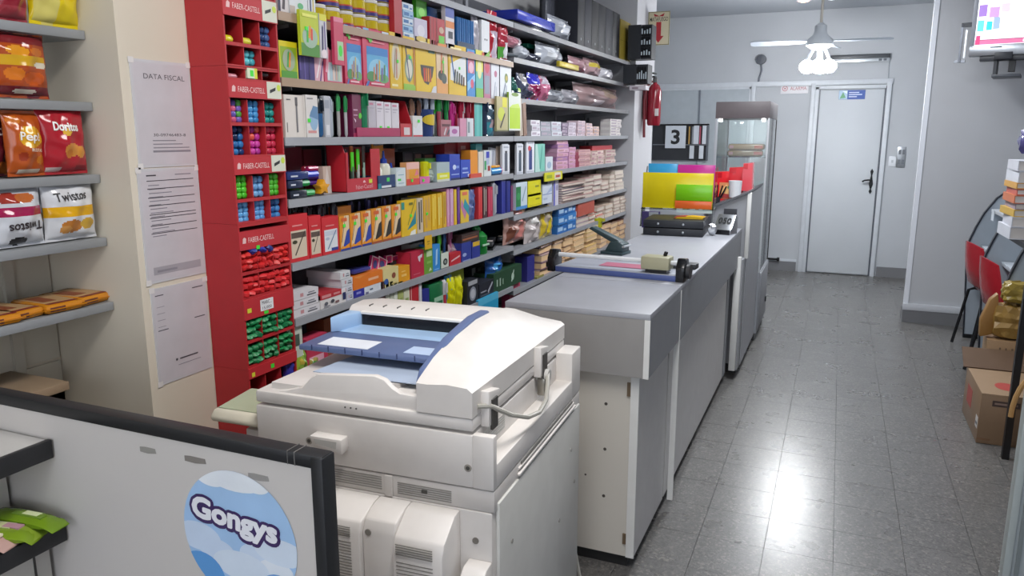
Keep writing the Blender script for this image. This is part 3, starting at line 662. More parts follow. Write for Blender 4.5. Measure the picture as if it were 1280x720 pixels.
def bag(name, label, cat, loc, rz, wd, ht, dp, base, regions=(), texts=(), tilt=0, flat=False, kind='f', group=None, seed=1, crimp=.05, wr=.006, nu=20, nv=22, ells=()):
    """pillow bag: crimped top and bottom, bulging middle; regions (u0,v0,u1,v1,hex) colour the film, texts are printed on the bulge"""
    t = thing(name, label, cat, loc, rz, group); rr = random.Random(seed)
    ph = [rr.uniform(0, 6.28) for _ in range(8)]
    def yb(u, v):
        e = max(0, min(1, (v-crimp)/(1-2*crimp))); s_ = (max(0, math.sin(PI*u)))**.5*(max(0, math.sin(PI*e)))**.45
        n = math.sin(u*9+ph[0]+v*4)*math.cos(v*11+ph[1])+.7*math.sin(u*17+ph[2]-v*8)+.5*math.sin(v*25+ph[3]+u*6)
        return s_*dp/2+n*wr*(.35+s_)
    def wx(u, v):
        e = abs(v-.5)*2; return (u-.5)*wd*(1-.06*(1-e**2)*1)
    wr = min(wr, .05*min(wd, ht))
    def pos(u, v, sgn):
        x = wx(u, v); z = v*ht; y = dp/2+(-yb(u, v) if sgn < 0 else yb(u, v)*.8)
        if flat: return (x, z-ht/2, dp-y)
        return (x, y, z)
    b = B()
    for sgn in (-1, 1):
        vs = [pos(i/nu, j/nv, sgn) for j in range(nv+1) for i in range(nu+1)]
        groups = {}
        for j in range(nv):
            for i in range(nu):
                u, v = (i+.5)/nu, (j+.5)/nv; h = base
                if sgn < 0:
                    for (u0, v0, u1, v1, hh) in regions:
                        if u0 <= u <= u1 and v0 <= v <= v1: h = hh
                    for (cu, cv, ru, rv, hh) in ells:
                        if ((u-cu)/ru)**2+((v-cv)/rv)**2 <= 1: h = hh
                q = (j*(nu+1)+i, j*(nu+1)+i+1, (j+1)*(nu+1)+i+1, (j+1)*(nu+1)+i)
                if sgn > 0: q = q[::-1]
                groups.setdefault(h, []).append(q)
        for h, fs in groups.items(): b.add(vs, fs, (h, kind) if isinstance(h, str) else h, True)
    b.build('film', t)
    for (s_, cu, cv, hh, wf, hx, off, rot) in texts:
        g = B().text(s_, 0, 0, hh*ht, 0, M(hx), wid=wf*wd, off=off, rot=rot)
        for sh in ((0, 0),):
            vv = []
            for p in g.v:
                u = cu+p[0]/wd; v = cv+p[2]/ht; q = pos(max(0, min(1, u)), max(0, min(1, v)), -1)
                vv.append((q[0], q[1]-(0 if flat else .0025), q[2]+(.002 if flat else 0)))
            g.v = vv
        g.build('lettering', t)
    if tilt: t.rotation_euler[0] = tilt
    return t
XS = -1.885
def snack(lv, x0, x1, yt, label, base, back=-.0, turn=0, dp=.07, **kw):
    kw.setdefault('wr', .0025); kw.setdefault('nu', 44); kw.setdefault('nv', 46)
    z = LVL[lv]; X = XS-back; y0, y1 = yon(x0, X, z+.1), yon(x1, X, z+.1); h = zon(yt, X, (y0+y1)/2)-z
    return bag('snack_bag', label, 'snack', (X, (y0+y1)/2, z+.004), PI/2-turn, y1-y0, h, dp, base, **kw)
snack(0, -8, 40, -40, 'dark red snack bag cut by the left edge on the top snack shelf', '8e2230', seed=2, regions=[(0, .0, 1, .25, 'a23a44')])
snack(0, 42, 106, -60, 'bright yellow snack bag on the top snack shelf', 'dcc516', seed=3, regions=[(.05, .0, .45, .45, 'd2c66a'), (.2, .5, .8, .8, 'e6e0a8')])
snack(1, -6, 68, 40, 'orange and maroon cheese snack bag alone on the second snack shelf', 'a8481c', seed=4, regions=[(0, .8, 1, 1, '7a2226'), (0, 0, 1, .17, '6e2028'), (.1, .48, .9, .62, 'c99c1e')], ells=[(.3, .35, .16, .1, 'd0731e'), (.65, .3, .2, .1, 'c9581a'), (.4, .7, .2, .08, 'd89020'), (.75, .7, .14, .07, 'c46a1c'), (.5, .1, .2, .04, 'cfc3b4'), (.8, .5, .14, .05, 'ddd3bd')])
snack(2, -30, 17, 144, 'dark maroon chips bag cut by the left edge on the third snack shelf', '5e1824', seed=5, back=.05, ells=[(.75, .12, .3, .12, 'b8662a')], texts=[('Do', .8, .72, .12, .3, 'e8e2de', .03, 0)])
snack(2, 15, 62, 140, 'orange PEP snack bag with starburst on the third snack shelf', 'b4521c', seed=6, regions=[(.2, .05, .8, .11, 'd9cbb6')], ells=[(.55, .6, .33, .17, 'd9a222'), (.2, .85, .15, .06, 'c9701e'), (.8, .25, .14, .07, 'cf7a24'), (.3, .3, .1, .07, '93341a')], texts=[('Pep!', .5, .59, .17, .52, 'f4f0e8', .02, -.05), ('RUEDITAS', .64, .40, .05, .4, 'e8dcc6', .01, -.06)])
snack(2, 57, 116, 134, 'red DORITOS chips bag right on the third snack shelf', 'a9202c', seed=7, regions=[(.06, .04, .36, .1, 'c9b2ae'), (.66, .04, .95, .12, '8a1824')], ells=[(.47, .62, .09, .05, 'e0b040'), (.55, .36, .17, .1, 'd08a3a'), (.78, .33, .12, .09, 'd8923a'), (.5, .3, .08, .07, 'c9782a')], texts=[('Doritos', .47, .70, .13, .52, 'f0ece8', .035, -.03)])
t_ = snack(3, 46, 76, 228, 'white and yellow twisted snack bag standing behind the TWISTOS pair', 'b9bcc2', back=.105, seed=8, regions=[(0, .3, 1, .45, 'd0a02a')])
snack(3, -4, 62, 236, 'white TWISTOS bag with magenta band standing upside down', 'c9cbd0', seed=9, regions=[(0, .52, 1, .68, '9c1f4c')], ells=[(.3, .82, .24, .09, '9a3428'), (.6, .82, .2, .08, 'b5622e'), (.42, .1, .17, .07, '2c2a2c')], texts=[('Twistos', .55, .34, .15, .7, '2e2226', .02, PI+.05)])
snack(3, 62, 127, 229, 'white TWISTOS bag with yellow band standing upright on the fourth snack shelf', 'd2d3d6', seed=10, regions=[(0, .42, 1, .58, 'd9a313')], ells=[(.42, .25, .2, .11, 'b5722e'), (.75, .27, .16, .1, 'c9a03a'), (.3, .2, .1, .07, 'c28a4a')], texts=[('Twistos', .46, .76, .15, .62, '242226', .01, .05)])
for i, (x0, lab) in enumerate(((-30, 'at the left edge'), (5, 'second from the left'), (48, 'third from the left'), (92, 'nearest the wall corner'))):
    z = LVL[4]; y0, y1 = yon(x0, XS-.05, z), yon(x0+52, XS-.05, z)
    t = thing('biscuit_pack', 'flat orange and brown biscuit pack lying on the fifth snack shelf, '+lab, 'snack', (XS-.012, y0, z+.001), PI/2+(-.12, .1, -.06, .12)[i])
    wd = (y1-y0)*.86; b = B().box(0, .004, 0, wd, .17, .026, M('cc8420', 'g'), .010).box(-.006, .0, .011, wd+.006, .174, .014, M('b87418', 'g'))
    b.build('wrapper', t)
    B().box(wd*.12, .03, .0258, wd*.9, .15, .0266, M('b89468', 'p')).box(wd*.2, .05, .0264, wd*.55, .13, .0272, M('8a4a2a', 'p')).box(wd*.1, .012, .0258, wd*.9, .026, .0266, M('7a2c22', 'p')).box(wd*.1, .0036, .006, wd*.5, .005, .018, M('6a3a2a', 'p')).build('wrapper_print', t)
t = thing('paper_sheet', 'loose white paper lying on the lowest wooden snack shelf', 'paper', (-1.96, 1.10, LVL[5]+.001))
B().prism([(-.08, 0), (.05, 0), (.06, .02), (.0, .035), (-.07, .004)], -.1, .08, 'y', M('d4d8e0')).build('sheet', t)

# ------------------------------------------------------------------ sheets in plastic sleeves taped to the wall
def sheet(label, y0, y1, z0, z1, art, skew=-.012):
    t = thing('paper_notice', label, 'notice', (-1.78, y0, z0), PI/2); W_, H_ = y1-y0, z1-z0
    B().box(-.004, -.0022, -.004, W_+.004, 0, H_+.004, M('c9c8cb', 'f')).build('plastic_sleeve', t)
    b = B().rect(.004, .004, W_-.004, H_-.004, -.0024, M('c6c2c6'))
    b.build('paper', t)
    b = B(); art(b, W_, H_); b.build('print', t)
    for x, z in ((0, H_), (W_, H_), (0, 0)): B().box(x-.008, -.0032, z-.008, x+.01, -.0022, z+.008, M('dcd9d6', 'f')).build('tape', t)
INK = M('4d4a50'); INK2 = M('8d8a92')
def a1(b, W_, H_):
    b.text('DATA FISCAL', W_*.55, H_*.86, .014, -.0027, INK, wid=W_*.72)
    b.rect(W_*.24, H_*.13, W_*.92, H_*.15, -.0027, INK2)
    for k in range(3): b.rect(W_*.25, H_*(.17+.035*k), W_*(.9-.12*k), H_*(.18+.035*k), -.0027, INK2)
    b.text('30-09746483-8', W_*.56, H_*.3, .008, -.0027, INK, wid=W_*.58)
def a2(b, W_, H_):
    for k, f in enumerate((.9, .83, .75, .68, .6, .57, .5, .43)): b.rect(W_*.12, H_*f, W_*.92, H_*f+.0022, -.0027, INK)
    for k in range(14): b.rect(W_*.14, H_*(.86-.035*k), W_*(.32+.05*(k*7 % 5)), H_*(.868-.035*k), -.0027, INK2)
    b.rect(W_*.1, H_*.06, W_*.93, H_*.13, -.0027, M('a5a2a8')).rect(W_*.16, H_*.08, W_*.5, H_*.1, -.003, INK2)
    b.rect(W_*.12, H_*.945, W_*.28, H_*.957, -.0027, INK).rect(W_*.6, H_*.945, W_*.88, H_*.955, -.0027, INK2)
def a3(b, W_, H_):
    b.rect(W_*.05, H_*.56, W_*.24, H_*.57, -.0027, INK).rect(W_*.74, H_*.6, W_*.95, H_*.61, -.0027, INK).rect(W_*.05, H_*.93, W_*.2, H_*.94, -.0027, INK).rect(W_*.74, H_*.93, W_*.95, H_*.94, -.0027, INK)
    b.rect(W_*.4, H_*.2, W_*.75, H_*.215, -.0027, INK).ell(W_*.34, H_*.208, .004, .004, -.0027, INK).rect(W_*.36, H_*.14, W_*.8, H_*.148, -.0027, INK2)
    for k in range(4): b.rect(W_*.06, H_*(.6+.07*k), W_*.2, H_*(.606+.07*k), -.0027, INK2)
sheet('topmost DATA FISCAL paper sheet taped to the wall beside the red tower', 1.555, 1.755, 1.463, 1.748, a1)
sheet('middle printed form with ruled lines taped below the fiscal sheet', 1.545, 1.757, 1.135, 1.452, a2)
sheet('lowest lavender paper sheet taped to the wall nearest the copier', 1.552, 1.752, .832, 1.112, a3)
# ------------------------------------------------------------------ red cardboard display tower
TX, TY0, TY1 = -1.64, 1.762, 1.992
t = thing('display_tower', 'tall red cardboard tower of small compartments between wall notices and shelves', 'display', (TX, TY0, 0), PI/2)
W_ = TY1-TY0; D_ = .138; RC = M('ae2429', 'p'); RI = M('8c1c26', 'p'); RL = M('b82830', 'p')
seams = [.30, .83, 1.285, 1.745, 2.30]
for i in range(4):
    z0, z1 = seams[i], seams[i+1]-.0006
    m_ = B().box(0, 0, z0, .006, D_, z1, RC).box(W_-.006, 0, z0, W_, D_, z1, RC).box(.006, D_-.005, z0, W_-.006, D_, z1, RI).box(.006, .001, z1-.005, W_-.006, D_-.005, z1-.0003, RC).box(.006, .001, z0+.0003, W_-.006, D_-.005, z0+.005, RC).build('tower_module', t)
B().box(0, 0, 0, W_, D_, .30, RC).build('tower_foot', t)
# compartment rows: (z low, z high)
ROWS = [(1.935, 2.02), (1.80, 1.87), (1.703, 1.797), (1.58, 1.648), (1.488, 1.575), (1.362, 1.432), (1.29, 1.357), (1.148, 1.213), (1.072, 1.145), (.94, 1.004), (.862, .936), (.742, .822), (.62, .735)]
ROWS = [(1.55+(a-1.55)*1.0347, 1.55+(b_-1.55)*1.0347) for a, b_ in ROWS]; seams = [1.55+(a-1.55)*1.0347 for a in seams]
HEADS = [(1.873, 1.93, 'FABER-CASTELL', 1), (1.652, 1.70, 'FABER-CASTELL', 1), (1.436, 1.484, 'FABER-CASTELL', 1), (1.217, 1.272, 'FABER-CASTELL', 0), (1.008, 1.068, '', 2), (.826, .858, '', 3)]
HEADS = [(1.55+(a-1.55)*1.0347, 1.55+(b_-1.55)*1.0347, c_, d_) for a, b_, c_, d_ in HEADS]
for z0, z1 in ROWS:
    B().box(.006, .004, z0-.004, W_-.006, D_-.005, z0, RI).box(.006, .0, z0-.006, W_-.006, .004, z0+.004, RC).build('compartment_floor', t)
    for k in (1, 2):
        x = .006+(W_-.012)*k/3
        B().box(x-.0015, .003, z0, x+.0015, D_-.005, z1, RC).build('divider', t)
for z0, z1, s_, art in HEADS:
    h = B().box(.0, -.003, z0, W_, .0, z1, RL).box(.006, 0, z1-.003, W_-.006, D_-.005, z1, RI).build('header_strip', t)
    b = B(); zc = (z0+z1)/2
    if s_: b.text(s_, .095, zc, .016, -.0034, M('e8c9c6'), wid=.115).poly([(.012, zc-.008), (.026, zc-.008), (.028, zc+.006), (.02, zc+.011), (.014, zc+.006)], -.0034, M('e0b8b6'))
    if art == 1: b.rect(.162, z0+.003, W_-.002, z1+.004, -.0036, M('d2d3c2')).poly([(.174, zc-.006), (.2, zc+.003), (.202, zc+.013), (.175, zc+.004)], -.004, M('2a2b2a')).ell(.216, zc+.012, .009, .010, -.004, M('c4d64a'))
    if art == 0: b.rect(.07, z0-.004, .085, z0+.008, -.0036, M('43d83a'))
    if art == 2: b.rect(.07, zc-.016, .13, zc+.02, -.0036, M('dfe0e2')).text('MARC...', .1, zc+.01, .011, -.004, M('28282a'), wid=.045).text('15.000', .1, zc-.007, .009, -.004, M('3a3a3c'), wid=.042).rect(.012, zc-.01, .03, zc+.004, -.0036, M('d6d23a')).rect(.085, zc-.028, .105, zc-.018, -.0036, M('43d83a'))
    if art == 3: b.rect(.012, zc-.012, .026, zc+.002, -.0036, M('d6d23a')).rect(.1, zc-.008, .116, zc+.006, -.0036, M('43d83a'))
    b.build('header_print', h)
CW3 = (W_-.012)/3
def cellx(k): return .006+CW3*k+.0015
def endcaps(row, col, hexes, nx, nz, label, group, r=.0122, deep=.012, names=None):
    z0 = ROWS[row][0]+.001; pitch = (CW3-.004)/nx; r = min(r, pitch/2-.0003)
    meshes = {}
    for j in range(nz):
        for i in range(nx):
            h = hexes[(i+j*nx) % len(hexes)]
            if h not in meshes: meshes[h] = B().lathe([(0, -.004), (r*.55, -.0032), (r*.9, -.0005), (r, .003), (r, .10), (0, .10)], M(h, 'g'), n=10, axis='y').mesh('cap')
            x = cellx(col)+pitch*(i+.5); z = z0+r+j*min(2*r, (ROWS[row][1]-ROWS[row][0]-2*r)/max(1, nz-1))
            o = bpy.data.objects.new('marker', meshes[h]); C.objects.link(o)
            o.location = (TX-.02-deep*.3, TY0+x, z); o.rotation_euler = (0, 0, PI/2)
            tag(o, '%s, row %s, %s' % (label % (names[(i+j*nx) % len(hexes)] if names else ''), ('one', 'two', 'three', 'four')[j], ('left', 'centre', 'right')[i]), 'marker', group)
def cc(row, col, hx, nx, nz, colour, tier, names=None):
    lab = '%s marker end in %s compartment, %s of red tower' % ('%s' if names else colour+'%s', ('left', 'middle', 'right')[col], tier)
    endcaps(row, col, hx, nx, nz, lab, '%s marker ends, %s, %s compartment' % (colour, tier, ('left', 'middle', 'right')[col]), names=names)
cc(3, 0, ['c94a78', 'd05a80', '7a62b8', '8a6ac8', '6a5ab0', '54a848'], 3, 4, 'mixed colour', 'third tier', ['pink', 'pink', 'violet', 'lilac', 'violet', 'green'])
cc(3, 1, ['3a8cc8', '4a9ad4'], 3, 4, 'sky blue', 'third tier')
cc(3, 2, ['1c8a86', '2a9a94'], 3, 3, 'teal', 'third tier')
cc(4, 0, ['2a6aa8', '2f78b8', '1c3f78', '1a2a50'], 3, 4, 'deep blue', 'fourth tier', ['deep blue', 'deep blue', 'navy', 'dark navy'])
cc(4, 1, ['c43a9a', 'd04aa8', 'b03a98', 'e05a4a'], 3, 4, 'magenta', 'fourth tier', ['magenta', 'bright magenta', 'magenta', 'orange red'])
cc(4, 2, ['d03a5a', 'c83452'], 3, 4, 'crimson', 'fourth tier')
cc(5, 0, ['4ac02c', '58cc38'], 3, 4, 'bright green', 'fifth tier')
cc(5, 1, ['6aa4d8', '7ab0e0'], 3, 3, 'pale blue', 'fifth tier')
cc(5, 2, ['4ab42e', '58c03a'], 3, 4, 'grass green', 'fifth tier')
cc(6, 0, ['5aa4dc', '6ab0e4'], 3, 4, 'light blue', 'sixth tier')
cc(6, 1, ['5a9cdc', '6aaae4'], 3, 4, 'light blue', 'sixth tier')
cc(6, 2, ['3a80c4', '2a68a8', '4a90d0'], 3, 3, 'mid blue', 'sixth tier')
cc(0, 0, ['8a8ad0', '9a92d8', '5a9ac8'], 3, 3, 'lilac', 'top tier', ['lilac', 'lilac', 'blue'])
cc(0, 2, ['3aa83a', '4ab84a'], 3, 2, 'green', 'top tier')
def lying(row, col, hx, r, L, label, dz=0, dx=0, name='marker', cat='marker'):
    o = B().lathe([(0, 0), (r*.8, .001), (r, .006), (r, L-.006), (r*.7, L), (0, L)], M(hx, 'g'), n=12, axis='x').build(name)
    o.location = (TX-.012-r, TY0+cellx(col)+dx, ROWS[row][0]+r+.001+dz); o.rotation_euler = (0, 0, PI/2); tag(o, label, cat)
lying(1, 0, 'd8cf2a', .012, .045, 'yellow highlighter lying in the left compartment, second tier of the red tower')
lying(1, 1, 'd6d040', .012, .048, 'yellow highlighter lying in the middle compartment, second tier of the red tower')
cc(1, 2, ['3a5a90', '2a4678', '4a6aa0'], 3, 3, 'slate blue', 'second tier')
lying(2, 0, 'c9808c', .008, .05, 'dusty pink pen lying in the left compartment above the second header')
cc(2, 1, ['5ac0cc', '6accd8', '4ab0c0'], 3, 4, 'turquoise', 'tier above second header')
lying(2, 2, '2a2024', .010, .045, 'dark marker lying in the right compartment above the second header', .012)
bx = B().box(0, 0, 0, .042, .012, .03, M('d4dcc0')).box(.012, -.0005, .006, .026, 0, .024, M('4adc40')).box(.03, -.0005, 0, .042, 0, .03, M('d4d23a')).build('price_card')
bx.location = (TX+.0, TY0+.085, ROWS[2][0]+.006); bx.rotation_euler = (0, 0, PI/2); tag(bx, 'small card with green sticker standing at the lip above the second header', 'card')
# crumpled little packets of coloured modelling material
def packet_mesh(h, seed):
    rr = random.Random(seed); bm = bmesh.new(); bmesh.ops.create_icosphere(bm, subdivisions=2, radius=1)
    for v in bm.verts:
        n = 1+.10*math.sin(v.co.x*4+seed)+.07*math.sin(v.co.z*5+seed*2)+rr.uniform(-.02, .02)
        v.co = Vector((v.co.x*.0155*n, v.co.y*.026*n, v.co.z*.0118*n))
    b = B(); b.bm(bm, M(h, 'x'), True); return b.mesh('packet')
def packets(row, hx, label, group, seed):
    ms = [packet_mesh(h, seed+i) for i, h in enumerate(hx)]; rr = random.Random(seed); z0, z1 = ROWS[row]
    for col in range(3):
        for j in range(3):
            for i in range(3):
                o = bpy.data.objects.new('packet', rr.choice(ms)); C.objects.link(o)
                o.location = (TX-.022+rr.uniform(-.004, .004), TY0+cellx(col)+CW3*(.2+.3*i)+rr.uniform(-.003, .003), z0+.0135+j*.0205)
                o.rotation_euler = (rr.uniform(-.25, .25), rr.uniform(-.35, .35), PI/2+rr.uniform(-.3, .3)); tag(o, '%s, %s compartment, row %s, %s' % (label, ('left', 'middle', 'right')[col], ('one', 'two', 'three')[j], ('left', 'centre', 'right')[i]), 'packet', group)
packets(7, ['cc2a2c', 'd4322f', 'c02428'], 'bright red packet in seventh tower tier', 'red packets in the seventh tier', 31)
packets(8, ['c8282c', 'd23034'], 'crumpled red packet in eighth tower tier', 'red packets in the eighth tier', 37)
packets(9, ['127a46', '18864c', '0f6e40'], 'dark green packet in ninth tower tier', 'green packets in the ninth tier', 41)
packets(10, ['127240', '188046'], 'dark green packet in tenth tower tier', 'green packets in the tenth tier', 47)
for i, (dx, h) in enumerate(((.06, '1e2f86'), (.10, '2438a0'), (.13, '1a2670'))):
    o = bpy.data.objects.new('packet', packet_mesh(h, 60+i)); C.objects.link(o); o.location = (TX-.012, TY0+dx, ROWS[7][1]-.004); o.rotation_euler = (0, .4*i, PI/2)
    tag(o, 'navy blue packet lying on top of the red packets, '+('left', 'middle', 'right')[i], 'packet', 'blue packets over the red ones')
for i, dx in enumerate((.03, .09)):
    o = bpy.data.objects.new('packet', packet_mesh('1c2f8c', 70+i)); C.objects.link(o); o.location = (TX-.03, TY0+dx, ROWS[11][0]+.014); o.rotation_euler = (0, .2, PI/2)
    tag(o, 'blue packet in the lowest visible tier of the red tower, '+('left', 'right')[i], 'packet', 'blue packets in the lowest visible tier')
t = thing('tower_top_box', 'pale printed cartons showing at the very top of the red tower', 'box', (TX-.02, TY0+.09, ROWS[0][0]+.001), PI/2)
B().box(-.024, 0, 0, .02, .08, .045, M('b8a9b0')).box(-.02, -.0004, .005, .0, 0, .03, M('b05a78')).box(.006, -.0006, .0, .018, 0, .012, M('3fd23a')).build('carton', t)

# ------------------------------------------------------------------ wall shelving
XF = -1.64; SHG = M('9a9ca1', 'x'); WOOD = M('a48a72', 'x'); BKD = M('47484e', 'x')
Z = {'U': 2.115, 'V': 1.917, 'A': 1.722, 'B': 1.540, 'C': 1.345, 'D': 1.140, 'E': .955, 'F': .730, 'G': .500}
Zf = {'U': 2.115, 'V': 1.944, 'A': 1.738, 'B': 1.540, 'C': 1.335, 'D': 1.115, 'E': .925, 'F': .700, 'G': .480}
Z = {k: 1.55+(v-1.55)*1.025 for k, v in Z.items()}; Zf = {k: 1.55+(v-1.55)*1.025 for k, v in Zf.items()}
def shelving(label, y0, y1, zz, wood, skip=()):
    t = thing('wall_shelving', label, 'shelf', (XF, (y0+y1)/2, 0)); oy = (y0+y1)/2
    for k, z in zz.items():
        a = y0+.0 ; e = y1
        b = B().box(-.345, a-oy, z-.022, -.004, e-oy, z, M('84868b', 'x')).box(-.004, a-oy, z-.026, 0, e-oy, z+.001, (WOOD if y0 < 3 else M('77777b', 'x')) if k in wood else SHG)
        s_ = b.build('shelf_board', t)
        n = 3
        for i in range(n+1):
            y = y0+.12+(y1-y0-.24)*i/n-oy; B().prism([(-.34, z-.06), (-.34, z-.022), (-.06, z-.022), (-.06, z-.032)], y-.002, y+.002, 'y', M('a9abb0', 'x')).build('bracket', s_)
    B().box(-.36, y0-oy, .02, -.345, y1-oy, 2.3, BKD).build('back_panel', t)
    n = 3
    for i in range(n+1):
        y = y0+.12+(y1-y0-.24)*i/n-oy; B().box(-.346, y-.015, .02, -.335, y+.015, 2.3, M('8b8d92', 'x')).build('upright', t)
    B().box(-.345, y0-oy, .02, -.01, y1-oy, .09, M('2c2d30', 'x')).build('plinth', t)
    return t
shelving('grey wall shelving crammed with stationery next to the red tower', 2.0, 3.878, Z, 'VA')
shelving('grey wall shelving of folders and notebooks towards the pillar', 3.885, 6.345, Zf, 'UVA')

# ------------------------------------------------------------------ goods on the shelves: local x along the shelf, y into it, z up
def frame(row, x0, x1, yt, s=.012, far=False, dz=0, X=XF):
    """place by the columns x0..x1 and top line yt of the photograph on the real shelf plane"""
    z = (Zf if far else Z)[row]+dz; Xp = X-s
    ya, yb = yon(x0, Xp, z+.06), yon(x1, Xp, z+.06)
    h = zon(yt, Xp, (ya+yb)/2)-z
    return (Xp, ya, z+.0006), yb-ya, max(.012, h)
USED = []
def put(row, x0, x1, yt, name, label, cat, s=.012, far=False, dz=0, group=None):
    loc, w_, h_ = frame(row, x0, x1, yt, s, far, dz)
    return thing(name, label, cat, loc, PI/2, group), w_-.0012, h_
def art_on(b, w, h, art, y0=-.0005):
    for i, a in enumerate(art):
        y = y0-.00025*i; k = a[0]
        if k == 'r': b.rect(a[1]*w, a[2]*h, a[3]*w, a[4]*h, y, M(a[5]))
        elif k == 'e': b.ell(a[1]*w, a[2]*h, a[3]*w, a[4]*h, y, M(a[5]))
        elif k == 'p': b.poly([(p[0]*w, p[1]*h) for p in a[1]], y, M(a[2]))
        elif k == 't': b.text(a[1], a[2]*w, a[3]*h, a[4]*h, y, M(a[5]), wid=(a[6]*w if len(a) > 6 else None), off=.01)
        elif k == 'pen':      # slanted pencil: x0,z0,x1,z1,width,hex
            _, xa, za, xb, zb, wd, hx = a; dx, dz = (xb-xa)*w, (zb-za)*h; L = math.hypot(dx, dz); nx, nz = -dz/L*wd*w/2, dx/L*wd*w/2
            b.poly([(xa*w+nx, za*h+nz), (xa*w-nx, za*h-nz), (xb*w-nx*.9, zb*h-nz*.9), (xb*w+dx*.1, zb*h+dz*.1), (xb*w+nx*.9, zb*h+nz*.9)], y, M(hx))
def carton(row, x0, x1, yt, label, col, d=.05, art=(), side=None, tab=0, sticker=None, name='carton', cat='box', lean=0, kind='p', **kw):
    t, w, h = put(row, x0, x1, yt, name, label, cat, **kw)
    b = B(); sd = M(side or col, kind); hb = h*(1-tab)
    b.box(0, 0, 0, w, d, hb, sd); b.rect(0, 0, w, hb, -.0002, M(col, kind))
    b.build('carton_body', t)
    if tab: B().box(w*.06, d*.4, hb, w*.94, d*.4+.0012, h, M(col, kind)).build('hang_tab', t)
    if art: q = B(); art_on(q, w, hb, art); q.build('printed_front', t)
    if sticker: 
        u, v = sticker; q = min(.013, w*.3); B().box(u*w-q/2, -.003, v*hb-q*.45, u*w+q/2, -.0005, v*hb+q*.45, M('46e03c')).build('price_sticker', t)
    if lean: t.rotation_euler[1] = lean
    return t
def fan(c, n, z0=.1, z1=.5, cols=('d8402e', 'e08a2a', 'e8d22e', '3f9a4a', '2f6ab8', '6a3f94')):
    return [('pen', .5+(i-(n-1)/2)*.09, z0, .5+(i-(n-1)/2)*.14, z1, .06, cols[i % len(cols)]) for i in range(n)]
def pens(row, x0, x1, yt, label, cols, name='pen', cat='pen', group=None, r=None, caps=None, rows=1, **kw):
    """upright pens standing in a row: every pen a thing with a cap"""
    loc, w, h = frame(row, x0, x1, yt, **kw); n = len(cols)
    for i, c_ in enumerate(cols):
        rr = r or w/n*.42; hh = h*(1-.05*((i*7) % 4)*.5)
        t = thing(name, label, cat, (loc[0]-.012-.02*((i*5) % 3), loc[1]+w*(i+.5)/n, loc[2]), PI/2, (group or label) if n > 1 else None)
        if n > 1: t['label'] = '%s, %s from left' % (label, ORD[i])
        B().lathe([(0, 0), (rr*.5, .001), (rr, .01), (rr, hh*.62), (0, hh*.62)], M(c_, 'g'), n=9).build('barrel', t)
        B().lathe([(rr*1.06, hh*.6), (rr*1.06, hh*.94), (rr*.7, hh), (0, hh)], M((caps or cols)[i % len(caps or cols)], 'g'), n=9).box(-rr*.25, -rr*1.5, hh*.66, rr*.25, -rr, hh*.93, M((caps or cols)[i % len(caps or cols)], 'g')).build('cap', t)
def stack(row, x0, x1, yt, n, label, group, cols, d=.07, name='small_box', cat='box', band=None, pages=False, pagec='d9cdbf', jit=.004, **kw):
    """n flat boxes or books piled on one another, each a thing"""
    loc, w, h = frame(row, x0, x1, yt, **kw); hh = h/n; ms = {}
    for i in range(n):
        c_ = cols[i % len(cols)]
        if c_ not in ms:
            b = B()
            if pages: b.box(0, 0, 0, w, d, hh*.12, M(c_)).box(0, 0, hh*.82, w, d, hh*.95, M(c_)).box(.001, .002, hh*.12, w-.001, d, hh*.82, M(pagec)).box(0, d-.002, 0, w, d, hh*.95, M(c_))
            else:
                b.box(0, 0, 0, w-.001, d, hh*.96, M(c_))
                if band: b.rect(w*.08, hh*.25, w*.55, hh*.7, -.0004, M(band)).rect(w*.66, hh*.2, w*.9, hh*.45, -.0004, M(band))
            ms[c_] = b.mesh(name)
        o = bpy.data.objects.new(name, ms[c_]); C.objects.link(o)
        o.location = (loc[0]+RND.uniform(-jit, jit), loc[1]+RND.uniform(-jit, jit)*.3, loc[2]+hh*i); o.rotation_euler = (0, 0, PI/2+RND.uniform(-jit, jit)*5)
        tag(o, label+(', '+pile(i, n) if n > 1 else ''), cat, (group or label) if n > 1 else None)
def poly_bag(row, x0, x1, yt, label, base, dp=.06, name='plastic_bag', cat='bag', clear=False, **kw):
    bk = {k: kw.pop(k) for k in ('regions', 'ells', 'texts', 'seed', 'wr', 'crimp', 'kind', 'nu', 'nv') if k in kw}
    loc, w, h = frame(row, x0, x1, yt, **kw)
    bk.setdefault('nu', 14); bk.setdefault('nv', 14)
    return bag(name, label, cat, (loc[0]-.004, loc[1]+w/2, loc[2]+.002), PI/2, w, h, dp, base, **bk)
# ---- shelf A (first wooden shelf): pencil boxes standing in a row
carton('A', 349, 372, 52, 'yellow and green crayon pack at the left end of the lower wooden shelf', '8fae2a', .03, [('r', 0, .85, 1, 1, 'd8c81c'), ('r', 0, 0, .06, 1, 'd8c81c'), ('r', .94, 0, 1, 1, 'd8c81c'), ('e', .5, .5, .34, .3, '9aa88a'), ('pen', .42, .3, .5, .7, .1, '3f9a4a'), ('pen', .52, .3, .58, .68, .1, 'e08a2a'), ('r', .06, 0, .94, .2, '4f9430')], name='pencil_box')
carton('A', 374, 393, 62, 'purple wax crayon pack behind the hanging yellow green pack', '3d2f72', .03, [('r', .0, .3, .1, 1, '5a4590'), ('r', .3, 0, .38, 1, '5b4d94'), ('r', .6, 0, .68, 1, '2c2058')], name='pencil_box')
carton('A', 393, 404, 61, 'narrow pink and white pencil pack with slanted lines', 'd8a8b4', .03, [('pen', .2, .1, .8, .8, .14, 'e6dde0'), ('pen', .6, 0, .95, .6, .14, '5b3f7a'), ('r', 0, .85, 1, 1, 'c05470')], name='pencil_box')
